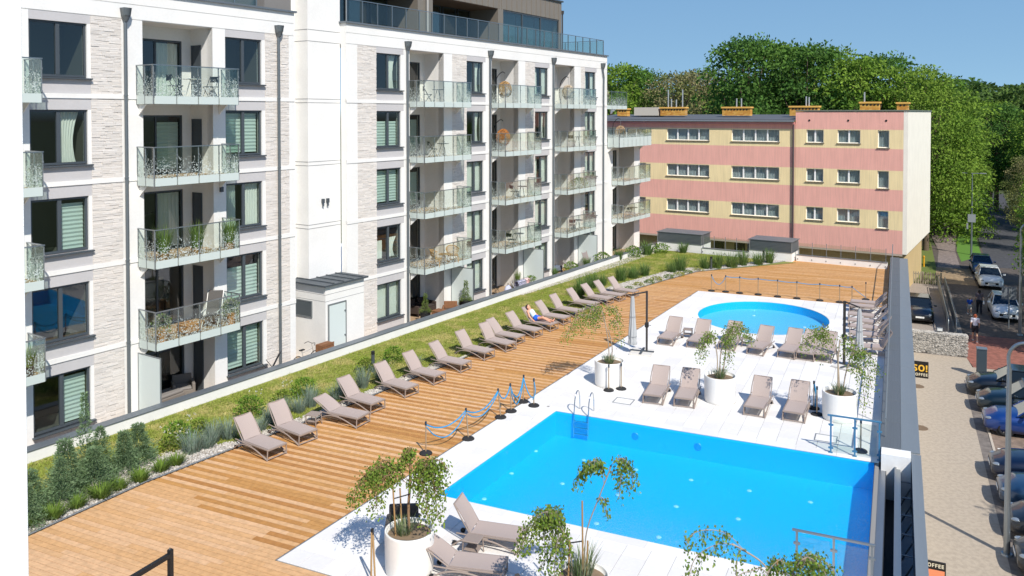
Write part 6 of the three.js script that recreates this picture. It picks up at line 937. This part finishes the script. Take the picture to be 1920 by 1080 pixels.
  if (look.shirt) mesh('shirt', surface(grow([...torso, ...limbs('L').slice(0, 1).map(b => [b[0], V(...b[0]).lerp(V(...b[1]), 0.7).toArray(), b[2], b[3]]), ...limbs('R').slice(0, 1).map(b => [b[0], V(...b[0]).lerp(V(...b[1]), 0.7).toArray(), b[2], b[3]])], 0.014), 84, lo, hi, 0.03, (x, y) => Math.max(v('hipL')[1] - 0.02 - y, y - v('neck')[1] - 0.005 * s)), look.shirtMat || mat(look.shirt, 0.9, { map: look.shirtMap || null }), o);
  if (look.legs) mesh('shorts', surface(grow([...['L', 'R'].flatMap(sd => [[v('hip' + sd), look.full ? v('knee' + sd) : V(...v('hip' + sd)).lerp(V(...v('knee' + sd)), look.legLen ?? 0.75).toArray(), 0.085 * s, 0.068 * s], ...(look.full ? [[v('knee' + sd), v('ankle' + sd), 0.058 * s, 0.04 * s]] : [])]), torso[3], [v('pelvis'), v('waist'), 0.12 * s, 0.1 * s]], 0.016), 84, lo, hi, 0.025, look.along ? (x, y, z) => look.along(x, y, z) : (x, y) => y - v('waist')[1] + 0.02), mat(look.legs, 0.9), o);
  if (!look.barefoot) mesh('shoes', join(['L', 'R'].map(sd => { const a = V(...v('ankle' + sd)), t = V(...v('toe' + sd)); return bar(V(a.x, 0.04, a.z - 0.06), V(t.x, 0.035, t.z + 0.04), 0.045, 0.04, 10); })), mat(look.shoes || '#d7d3cc', 0.8), o);
  return o;
}
const WALK = { pelvis: [0, 0.94, 0], waist: [0, 1.1, 0.01], chest: [0, 1.3, 0.02], neck: [0, 1.46, 0.01], head: [0, 1.53, 0.02], crown: [0, 1.6, 0.02], face: [0, 1.565, 0.2], shoulderL: [0.17, 1.4, 0], shoulderR: [-0.17, 1.4, 0], elbowL: [0.23, 1.13, -0.05], elbowR: [-0.23, 1.13, 0.03], wristL: [0.24, 0.9, 0.06], wristR: [-0.22, 0.92, 0.16], hipL: [0.09, 0.9, 0], hipR: [-0.09, 0.9, 0], kneeL: [0.1, 0.5, 0.12], kneeR: [-0.1, 0.5, -0.02], ankleL: [0.1, 0.09, 0.2], ankleR: [-0.1, 0.1, -0.22], toeL: [0.11, 0.04, 0.36], toeR: [-0.11, 0.04, -0.08], palm: [0, 0, 1] };
const FACE_AWAY = P_TURN + Math.PI;
const floral = tex(64, (u, v) => noise2(u * 9, v * 9) > 0.35 ? [0.08, 0.1, 0.25] : [0.9, 0.9, 0.93], true, 3);
person('pedestrian in a white patterned shirt and dark shorts with reddish hair', S(58.9, 4.47), P_TURN + Math.PI, WALK, { hair: '#9a4a2a', shirt: '#ffffff', shirtMat: mat('#eceaf0', 0.9), legs: '#23222a' }, 'pedestrians');
person('child in a blue jacket walking beside an adult', S(66.6, 4.7), FACE_AWAY + 0.2, WALK, { scale: 0.72, hair: '#8a7460', shirt: '#1f4fa8', legs: '#c7bfb4', legLen: 0.8 }, 'pedestrians');
person('adult in dark clothes carrying a white bag beside the child', S(67.2, 5.34), FACE_AWAY, WALK, { hair: '#2a211c', long: true, shirt: '#6b5f63', legs: '#20232b', full: true, shoes: '#2a2a2a' }, 'pedestrians');
{ const b = thing('shoulder_bag', 'small white bag carried by the adult in dark clothes', 'bag', S(67.2, 5.34).add(pol(-0.1, 0.26)).add(V(0, 0.72, 0)), P_TURN); mesh('bag_body', rbox(-0.05, 0.05, 0, 0.24, -0.13, 0.13, 0.03, 2), mat('#e4e0da', 0.7), b); mesh('strap', tube([V(0, 0.23, -0.1), V(0, 0.42, 0), V(0, 0.23, 0.1)], 0.01, 12, 5), mat('#d0cac2', 0.7), b); }
{ // sunbather on the twelfth lounger: lounger x (foot to head) becomes body axis
  const lg = rowLoungers[11], a = R(50), at = (x, y, z) => [z, y, -x], back = (d, h, z) => at(1.22 + Math.cos(a) * d - Math.sin(a) * h, 0.36 + Math.sin(a) * d + Math.cos(a) * h, z);
  const J = { pelvis: at(1.06, 0.47, 0), waist: back(0.1, 0.13, 0), chest: back(0.33, 0.14, 0), neck: back(0.52, 0.12, 0), head: back(0.6, 0.13, 0), crown: back(0.68, 0.13, 0), face: back(0.62, 0.33, 0), shoulderL: back(0.45, 0.1, 0.18), shoulderR: back(0.45, 0.1, -0.18), elbowL: back(0.18, 0.09, 0.3), elbowR: back(0.18, 0.09, -0.3), wristL: at(1.08, 0.44, 0.3), wristR: at(1.08, 0.44, -0.3), hipL: at(1.04, 0.46, 0.1), hipR: at(1.04, 0.46, -0.1), kneeL: at(0.6, 0.47, 0.12), kneeR: at(0.62, 0.56, -0.1), ankleL: at(0.18, 0.41, 0.13), ankleR: at(0.2, 0.41, -0.08), toeL: at(0.12, 0.52, 0.15), toeR: at(0.13, 0.52, -0.1), palm: [-1, 0, 0] };
  const t = person('sunbather in blue and white swimwear lying on a lounger', lg.position.clone(), lg.rotation.y - Math.PI / 2, J, { hair: '#2e211b', skin: '#d9a083', legs: '#1f5fd0', legLen: 0.3, barefoot: true, along: () => -1 });
  mesh('swim_top', surface([[J.waist, J.chest, 0.119, 0.143, 1]], 50, [-0.3, 0.3, -1.9], [0.3, 1.1, -1.0], 0.02), mat('#cfe6f2', 0.9), t);
}
// ---------------------------------------------------------------- furniture and plants on patios and balconies
const WICKER = mat('#8a5f3f', 0.85, { map: T.wood }), RATTAN = mat('#c29a63', 0.8, { map: T.wood }), GREYF = mat('#8f8a86', 0.9, { map: T.cloth });
function seatGroup(name, label, cat, u, n, y, turn, build, group) { const o = thing(name, label, cat, fac(u, n, y), F_TURN + turn, group); build(o); return o; }
const armchair = (m, cushion) => o => { // front +z
  mesh('seat', rbox(-0.33, 0.33, 0.16, 0.36, -0.32, 0.34, 0.03, 2), m, o); mesh('backrest', rbox(-0.36, 0.36, 0.2, 0.82, -0.42, -0.3, 0.04, 2).rotateX(-0.08), m, o); for (const s of [-1, 1]) mesh('armrest', rbox(s * 0.35 - 0.06, s * 0.35 + 0.06, 0.16, 0.6, -0.34, 0.34, 0.03, 2), m, o); if (cushion) mesh('cushion', rbox(-0.28, 0.28, 0.36, 0.46, -0.28, 0.33, 0.04, 2), cushion, o); for (const x of [-0.33, 0.33]) for (const z of [-0.33, 0.3]) mesh('leg', join([box(x - 0.03, x + 0.03, 0, 0.17, z - 0.03, z + 0.03)]), m, o); };
const lowTable = m => o => { mesh('table_top', rbox(-0.32, 0.32, 0.34, 0.38, -0.32, 0.32, 0.01), m, o); mesh('skirt', join([box(-0.3, 0.3, 0.1, 0.34, -0.3, 0.3)]), m, o); for (const x of [-0.28, 0.28]) for (const z of [-0.28, 0.28]) mesh('leg', join([box(x - 0.02, x + 0.02, 0, 0.1, z - 0.02, z + 0.02)]), m, o); };
const bistro = (m, H = 0.72) => o => { mesh('table_top', join([cyl(0.32, 0.32, H - 0.025, H, 0, 0, 24)]), m, o); for (let k = 0; k < 3; k++) { const t = k * 2.094; mesh('leg', bar(V(Math.cos(t) * 0.28, 0, Math.sin(t) * 0.28), V(Math.cos(t) * 0.06, H - 0.02, Math.sin(t) * 0.06), 0.014), m, o); } };
const foldChair = m => o => { mesh('seat', rbox(-0.2, 0.2, 0.43, 0.46, -0.2, 0.2, 0.01), m, o); mesh('backrest', rbox(-0.2, 0.2, 0.62, 0.84, -0.26, -0.235, 0.01), m, o); for (const x of [-0.2, 0.2]) { mesh('leg', bar(V(x, 0, 0.22), V(x, 0.86, -0.26), 0.012), m, o); mesh('leg', bar(V(x, 0, -0.2), V(x, 0.45, 0.18), 0.012), m, o); } };
const rattanChair = o => { const r = []; for (let k = 0; k < 18; k++) { const t = Math.PI * (0.08 + 0.84 * k / 17); r.push(tube([V(Math.cos(t) * 0.26, 0.4, -Math.sin(t) * 0.2 + 0.1), V(Math.cos(t) * 0.36, 0.62, -Math.sin(t) * 0.34 + 0.1), V(Math.cos(t) * 0.37, 0.66 + 0.22 * Math.sin(t), -Math.sin(t) * 0.38 + 0.1)], 0.012, 6, 5)); } mesh('basket', join(r), RATTAN, o).userData.kind = 'stuff'; mesh('rim', tube([...Array(9)].map((_, k) => { const t = Math.PI * (0.05 + 0.9 * k / 8); return V(Math.cos(t) * 0.38, 0.66 + 0.22 * Math.sin(t), -Math.sin(t) * 0.39 + 0.1); }), 0.022, 24, 6), RATTAN, o); mesh('seat', join([cyl(0.28, 0.3, 0.36, 0.42, 0, 0.05, 20)]), RATTAN, o); for (const x of [-0.22, 0.22]) for (const z of [-0.12, 0.24]) mesh('leg', bar(V(x * 1.15, 0, z * 1.1), V(x, 0.38, z), 0.016), RATTAN, o); };
const eggChair = m => o => { // hanging basket chair on a bow stand
  const w = [], f = rng(9); for (let k = 0; k < 34; k++) { const n = unit(f), q = new THREE.Quaternion().setFromUnitVectors(V(0, 0, 1), n), g = new THREE.TorusGeometry(0.44 + 0.05 * f(), 0.012, 5, 30, Math.PI * 1.25).applyQuaternion(q).scale(0.95, 1.1, 0.9).translate(0, 0.85, 0); w.push(g); } mesh('basket', join(w), m, o).userData.kind = 'stuff';
  mesh('cushion', new THREE.SphereGeometry(0.36, 16, 10).scale(1, 0.35, 0.95).translate(0, 0.58, 0), mat('#d9cfc0', 0.95), o);
  mesh('stand', tube([V(-0.1, 0.03, -0.5), V(0, 0.9, -0.62), V(0, 1.7, -0.45), V(0, 1.95, -0.12), V(0, 1.86, 0)], 0.025, 28, 8), M.black, o); mesh('foot', join([new THREE.TorusGeometry(0.45, 0.022, 6, 28).rotateX(Math.PI / 2).translate(0, 0.025, -0.1)]), M.black, o); mesh('chain', bar(V(0, 1.33, 0), V(0, 1.86, 0), 0.01), M.galv, o); };
const potted = (geo, potMat, h = 0.45, r = 0.2, sc = 1) => o => { mesh('pot', join([new THREE.CylinderGeometry(r, r * 0.8, h, 4).rotateY(Math.PI / 4).translate(0, h / 2, 0)]), potMat, o); const g = mesh('foliage', geo, LEAF, o); g.position.y = h - 0.05; g.scale.setScalar(sc); };
const conePlant = bush(151, 1100, 0.3, 0.95, [[0.2, 0.27, 0.06], [0.14, 0.2, 0.05]], 0.07, 1), reedPlant = tuft(152, 150, 0.95, 0.4, [[0.2, 0.3, 0.07], [0.26, 0.34, 0.1], [0.15, 0.24, 0.05]], 0.012), flowerPlant = bush(153, 420, 0.28, 0.5, [[0.16, 0.24, 0.05], [0.2, 0.26, 0.06], [0.5, 0.48, 0.4]], 0.06);
const YP = -0.56, A_ = -27.0, B_ = -27.8;
// near wing
seatGroup('armchair', 'grey wicker armchair in the near ground-floor loggia', 'armchair', 19.9, -27.9, YP + 0.02, -0.5, armchair(mat('#7a736c', 0.85), GREYF)); seatGroup('patio_sofa', 'low grey patio sofa in the near ground-floor loggia', 'sofa', 18.9, -27.75, YP + 0.02, 0.1, o => { mesh('seat', rbox(-0.75, 0.75, 0.12, 0.36, -0.35, 0.35, 0.04, 2), mat('#7a736c', 0.85), o); mesh('cushion', rbox(-0.7, 0.7, 0.36, 0.48, -0.3, 0.33, 0.05, 2), GREYF, o); for (const x of [-0.68, 0.68]) for (const z of [-0.28, 0.28]) mesh('leg', join([box(x - 0.03, x + 0.03, 0, 0.12, z - 0.03, z + 0.03)]), M.black, o); });
seatGroup('deck_chair', 'dark folded-back deck chair below the near wing\'s right window', 'deck chair', 22.9, -26.35, YP, 0.6, o => { mesh('sling', rbox(-0.28, 0.28, -0.01, 0.01, 0, 1.0, 0.005).rotateX(-1.1).translate(0, 0.4, -0.1), mat('#4a4b50', 0.8), o); mesh('seat', rbox(-0.28, 0.28, 0.36, 0.4, -0.1, 0.45, 0.01), mat('#4a4b50', 0.8), o); for (const x of [-0.28, 0.28]) { mesh('leg', bar(V(x, 0, 0.4), V(x, 0.9, -0.3), 0.014), M.black, o); mesh('leg', bar(V(x, 0, -0.3), V(x, 0.4, 0.4), 0.014), M.black, o); } });
seatGroup('bistro_table', 'small white table on the top balcony of the near wing', 'table', 19.4, -26.5, FLOORS[4], 0, bistro(mat('#d8d6d2', 0.5))); seatGroup('folding_chair', 'black folding chair right of the table on the near top balcony', 'chair', 20.2, -26.5, FLOORS[4], -1.3, foldChair(M.black)); seatGroup('folding_chair', 'black folding chair left of the table on the near top balcony', 'chair', 18.7, -26.5, FLOORS[4], 1.4, foldChair(M.black));
for (const [u, l] of [[18.0, 'left'], [19.35, 'middle'], [20.8, 'right']]) seatGroup('potted_grass_plant', `${l} of three tall green grasses in pots on the third-floor balcony`, 'potted plant', u, -26.25, FLOORS[2], 0, potted(reedPlant, mat('#b98d5d', 0.9), 0.3, 0.2, 1.05), 'potted grasses on the near balcony');
seatGroup('reclining_chair', 'white reclining garden chair on the lowest near balcony', 'reclining chair', 20.2, -26.55, FLOORS[1], -0.9, o => { const c = mat('#e3e1dd', 0.6), d = mat('#5d5a57', 0.9, { map: T.cloth }); mesh('backrest', rbox(-0.27, 0.27, 0, 0.95, -0.02, 0.02, 0.01).rotateX(-0.5).translate(0, 0.4, -0.2), d, o); mesh('seat', rbox(-0.27, 0.27, 0.38, 0.42, -0.2, 0.35, 0.01), d, o); for (const x of [-0.29, 0.29]) { mesh('frame', join([bar(V(x, 0, 0.4), V(x, 0.62, -0.2), 0.018), bar(V(x, 0, -0.4), V(x, 0.62, 0.3), 0.018), bar(V(x, 0.62, -0.25), V(x, 0.62, 0.35), 0.022), bar(V(x, 0.38, -0.2), V(x, 1.25, -0.68), 0.02)]), c, o); } });
for (const [u, l] of [[17.9, 'left end'], [20.85, 'right end']]) seatGroup('flower_pot', `flower pot with pale blossoms at the ${l} of the lowest near balcony`, 'potted plant', u, -26.25, FLOORS[1], 0, potted(flowerPlant, mat('#c98f5a', 0.9), 0.4, 0.18, 1.2), 'flower pots on the near balcony');
seatGroup('low_table', 'orange-brown low table on the lowest near balcony', 'table', 19.1, -26.4, FLOORS[1], 0, lowTable(mat('#c98f5a', 0.8, { map: T.wood })));
seatGroup('potted_shrub', 'green pot plant on the half-hidden balcony at the left edge', 'potted plant', 13.3, -26.25, FLOORS[1], 0, potted(reedPlant, M.black, 0.3, 0.16, 0.8));
{ // bicycle in the corner by the stair tower
  const o = thing('bicycle', 'bicycle leaning behind the garden wall beside the annex', 'bicycle', fac(25.0, -26.6, YP), F_TURN + 0.05); const fr = mat('#c9c4be', 0.4, { metalness: 0.3 });
  for (const x of [-0.52, 0.52]) { const w = part('wheel', o); w.position.set(x, 0.34, 0); mesh('tyre', new THREE.TorusGeometry(0.325, 0.018, 8, 36), TYRE, w); mesh('spokes', join([...Array(10)].map((_, k) => bar(V(0, 0, 0), V(Math.cos(k * 0.628) * 0.31, Math.sin(k * 0.628) * 0.31, 0), 0.003, 0.003, 3))), M.steel, w).userData.kind = 'stuff'; }
  mesh('frame', join([bar(V(-0.52, 0.34, 0), V(-0.12, 0.3, 0), 0.014), bar(V(-0.12, 0.3, 0), V(-0.25, 0.85, 0), 0.017), bar(V(-0.22, 0.75, 0), V(0.36, 0.82, 0), 0.018), bar(V(-0.12, 0.3, 0), V(0.38, 0.72, 0), 0.018), bar(V(-0.52, 0.34, 0), V(-0.23, 0.76, 0), 0.012), bar(V(0.52, 0.34, 0), V(0.34, 1.02, 0), 0.016)]), fr, o);
  mesh('handlebar', tube([V(0.2, 1.02, -0.3), V(0.32, 1.08, -0.2), V(0.35, 1.04, 0), V(0.32, 1.08, 0.2), V(0.2, 1.02, 0.3)], 0.013, 24, 6), M.black, o); mesh('saddle', rbox(-0.38, -0.12, 0.86, 0.91, -0.07, 0.07, 0.025, 2), M.black, o); mesh('crank', join([cyl(0.09, 0.09, -0.008, 0.008, 0, 0, 20).rotateX(Math.PI / 2).translate(-0.12, 0.3, 0.04), bar(V(-0.12, 0.3, 0.05), V(-0.05, 0.15, 0.07), 0.01)]), M.steel, o);
  const bx_ = thing('wooden_crate', 'orange-brown wooden crate beside the bicycle', 'crate', fac(25.85, -26.35, YP), F_TURN); for (let i = 0; i < 3; i++) mesh('slat', join([box(-0.35, 0.35, 0.62 + i * 0.13, 0.73 + i * 0.13, 0.2, 0.22)]), WICKER, bx_); mesh('box', join([box(-0.35, 0.35, 0.0, 0.95, -0.2, 0.198)]), WICKER, bx_);
}
// far wing, patios from the stair tower outwards
seatGroup('armchair', 'brown wicker armchair facing the lawn, right one of the first patio', 'armchair', 35.6, -26.9, YP, -1.0, armchair(WICKER, mat('#5d4a3c', 0.9)), 'wicker armchairs'); seatGroup('armchair', 'dark wicker armchair at the back of the first patio, left', 'armchair', 34.9, -28.6, YP + 0.02, 0.1, armchair(mat('#3d312b', 0.9), mat('#3a322e', 0.9)), 'wicker armchairs'); seatGroup('armchair', 'dark wicker armchair at the back of the first patio, right', 'armchair', 35.75, -28.6, YP + 0.02, -0.1, armchair(mat('#3d312b', 0.9), mat('#3a322e', 0.9)), 'wicker armchairs');
seatGroup('low_table', 'brown wicker table on the first far-wing patio', 'table', 34.5, -26.75, YP + 0.25, 0, lowTable(WICKER));
seatGroup('potted_conifer', 'conifer in a black pot at the left of the first patio', 'potted plant', 33.5, -26.9, YP, 0, potted(conePlant, M.black, 0.75, 0.28, 1.0), 'potted conifers'); seatGroup('potted_conifer', 'conifer in a wide black pot beside the first frosted screen', 'potted plant', 36.5, -26.5, YP, 0, potted(conePlant, M.black, 0.8, 0.38, 1.15), 'potted conifers');
{ // towels on a drying rack, second patio
  const o = thing('drying_rack', 'drying rack on the second far-wing patio', 'drying rack', fac(42.6, -26.7, YP), F_TURN); for (let k = 0; k < 6; k++) mesh('bar', bar(V(-0.8, 0.86, -0.3 + k * 0.12), V(0.8, 0.86, -0.3 + k * 0.12), 0.008), M.steel, o); for (const x of [-0.8, 0.8]) { mesh('leg', bar(V(x, 0, -0.35), V(x, 0.86, 0.3), 0.012), M.steel, o); mesh('leg', bar(V(x, 0, 0.35), V(x, 0.86, -0.3), 0.012), M.steel, o); }
  const f = rng(64), pat = (c, d) => mat('#ffffff', 0.95, { side: THREE.DoubleSide, map: tex(64, (u, v) => noise2(u * 7 + c[0] * 9, v * 7) > 0.15 ? c : d, true, 2) });
  [[-0.55, [0.92, 0.92, 0.95], [0.15, 0.17, 0.4], 'navy and white patterned towel on the drying rack, left'], [-0.15, [0.9, 0.88, 0.9], [0.35, 0.35, 0.5], 'grey and white patterned towel over the drying rack, middle'], [0.35, [0.85, 0.4, 0.38], [0.95, 0.9, 0.9], 'red and white towel over the drying rack, right']].forEach(([x, c, d, l], i) => { const g = new THREE.PlaneGeometry(0.5, 1.2, 12, 24), p = g.attributes.position; for (let k = 0; k < p.count; k++) { const yy = p.getY(k), xx = p.getX(k), s = Math.abs(yy), dr = Math.max(0, s - 0.12); p.setXYZ(k, xx * 0.9, 0.89 - dr + (s < 0.12 ? 0.02 * Math.cos(yy * 13) : 0) + 0.0, Math.sign(yy) * Math.min(s, 0.12 + dr * 0.15) + 0.03 * noise2(xx * 6 + i, yy * 5)); } g.computeVertexNormals(); const m = solo('towel', plain(g), pat(c, d), l, 'towel', fac(42.6 + x, -26.62, YP), F_TURN, 'towels on the drying rack'); m.material.map.repeat.set(2, 3); });
  seatGroup('folding_chair', 'dark folding chair behind the drying rack', 'chair', 41.5, -27.9, YP + 0.02, 0.2, foldChair(M.black)); seatGroup('potted_shrub', 'potted green shrub behind the towels', 'potted plant', 43.5, -27.6, YP, 0, potted(reedPlant, M.black, 0.5, 0.2, 0.8)); const bag = thing('laundry_bag', 'patterned white and blue laundry bag on the second patio floor', 'bag', fac(41.4, -26.95, YP), F_TURN); mesh('bag_body', (() => { const g = new THREE.SphereGeometry(0.28, 14, 10).scale(1, 1.3, 0.8).translate(0, 0.36, 0), p = g.attributes.position; for (let i = 0; i < p.count; i++) p.setX(i, p.getX(i) * (1 + 0.15 * noise2(p.getY(i) * 5, p.getZ(i) * 5))); g.computeVertexNormals(); return g; })(), mat('#b9bcd0', 0.9), bag); mesh('handle', tube([V(-0.12, 0.68, 0), V(0, 0.85, 0), V(0.12, 0.68, 0)], 0.012, 10, 5), M.black, bag);
}
seatGroup('garden_recliner', 'grey cushioned recliner on the third far-wing patio', 'recliner', 50.1, -27.2, YP, 0.4, o => { mesh('frame', rbox(-0.32, 0.32, 0.26, 0.32, -0.8, 0.7, 0.02), RATTAN, o); mesh('cushion', rbox(-0.3, 0.3, 0.32, 0.42, -0.3, 0.68, 0.04, 2), GREYF, o); mesh('back_cushion', rbox(-0.3, 0.3, 0, 0.1, -0.7, 0, 0.04, 2).rotateX(0.7).translate(0, 0.34, -0.28), GREYF, o); for (const x of [-0.28, 0.28]) for (const z of [-0.7, 0.6]) mesh('leg', join([box(x - 0.02, x + 0.02, 0, 0.26, z - 0.02, z + 0.02)]), RATTAN, o); }); seatGroup('patio_sofa', 'blue-grey patio sofa at the back of the third patio', 'sofa', 49.4, -28.5, YP + 0.02, 0, o => { mesh('seat', rbox(-0.7, 0.7, 0.12, 0.42, -0.35, 0.4, 0.04, 2), mat('#6d7688', 0.9), o); mesh('backrest', rbox(-0.7, 0.7, 0.42, 0.8, -0.42, -0.25, 0.05, 2), mat('#6d7688', 0.9), o); for (const x of [-0.65, 0.65]) for (const z of [-0.3, 0.33]) mesh('leg', join([box(x - 0.03, x + 0.03, 0, 0.12, z - 0.03, z + 0.03)]), M.black, o); });
seatGroup('folded_lounger', 'taupe lounger folded upright against the third frosted screen', 'sun lounger', 51.3, -26.6, YP, 0.0, o => { mesh('sling', rbox(-0.32, 0.32, 0.1, 1.35, -0.02, 0.02, 0.01).rotateX(-0.35), mat('#8f8481', 0.8), o); for (const x of [-0.34, 0.34]) mesh('rail', bar(V(x, 0, 0), V(x, 1.35, -0.48), 0.018), TAUPE, o); });
// balconies of the far wing
for (const [u, n, i, l, tn] of [[34.6, -27.1, 1, 'left', 0.5], [36.1, -27.1, 1, 'right', -0.6]]) seatGroup('rattan_chair', `${l} rattan chair on the lowest balcony next to the stair tower`, 'chair', u, n, FLOORS[i], tn, rattanChair, 'rattan chairs'); seatGroup('bistro_table', 'small table between the rattan chairs', 'table', 35.35, -27.1, FLOORS[1], 0, bistro(RATTAN, 0.55));
for (const [u, n, y, m, l] of [[41.9, -27.5, FLOORS[4], RATTAN, 'hanging basket chair on the top balcony of the second column'], [41.7, -27.5, FLOORS[3], mat('#b97a3c', 0.8), 'orange-brown hanging basket chair on the fourth-floor balcony'], [49.6, -27.4, FLOORS[4], mat('#d0bfa6', 0.8), 'pale hanging basket chair on the top balcony of the third column'], [58.2, -29.0, FLOORS[4], mat('#b8ab93', 0.8), 'hanging basket chair on the uppermost corner balcony'], [57.6, -27.3, FLOORS[3], mat('#b89a76', 0.8), 'hanging basket chair on the wide corner terrace']]) seatGroup('hanging_chair', l, 'hanging chair', u, n, y, 0.3, eggChair(m), 'hanging basket chairs');
[[34.2, FLOORS[4], 'top balcony of the first column'], [34.6, FLOORS[3], 'fourth-floor balcony of the first column'], [42.6, FLOORS[2], 'third-floor balcony of the second column'], [42.2, FLOORS[1], 'lowest balcony of the second column'], [49.8, FLOORS[3], 'fourth-floor balcony of the third column'], [49.9, FLOORS[1], 'lowest balcony of the third column'], [59.0, FLOORS[1], 'lowest corner balcony']].forEach(([u, y, l], i) => { seatGroup('folding_chair', `black folding chair on the ${l}`, 'chair', u, -27.25, y, 0.6 + i * 0.3, foldChair(M.black), 'folding chairs on balconies'); seatGroup('bistro_table', `small dark table on the ${l}`, 'table', u + 0.8, -27.2, y, 0, bistro(M.anthracite), 'tables on balconies'); });
seatGroup('balcony_hedge', 'green artificial hedge behind the glass of a third-floor balcony', 'hedge', 50.2, -26.95, FLOORS[2], 0, o => { const m = mesh('foliage', bush(161, 1500, 1.0, 0.8, GREEN, 0.07), LEAF, o); m.scale.set(1.4, 1, 0.12); });
seatGroup('potted_shrub', 'small pot plant on the wide corner terrace', 'potted plant', 61.6, -27.0, FLOORS[3], 0, potted(reedPlant, mat('#9a8f82', 0.9), 0.35, 0.18, 0.8));
// chairs at the pool edge in the foreground
for (const [a, b, t, l] of [[16.9, -10.75, 0.5, 'dark plastic armchair behind the large foreground planter'], [15.6, -6.6, 2.2, 'dark armchair behind the planter at the bottom edge']]) { const o = thing('plastic_armchair', l, 'chair', pol(a, b, 0), P_TURN + t, 'dark plastic armchairs'); armchair(mat('#4c4540', 0.6))(o); }
{ const o = thing('barrier_posts_bundle', 'pair of wooden-brown barrier poles leaning together by the large planter', 'barrier post', pol(15.2, -10.45, 0), 0); mesh('base', cache.get('bpb'), M.rubber, o); mesh('pole', bar(V(-0.04, 0.05, 0), V(-0.02, 1.15, 0.02), 0.022), mat('#a98b62', 0.6), o); mesh('pole', bar(V(0.05, 0.05, 0), V(0.0, 1.12, -0.02), 0.022), mat('#a98b62', 0.6), o); mesh('belt_head', bar(V(-0.01, 1.1, 0), V(-0.01, 1.22, 0), 0.035), M.black, o); }
// ---------------------------------------------------------------- finish
scene.traverse(o => { if (o.isMesh) { o.castShadow = o.receiveShadow = true; } });
renderer.render(scene, camera);
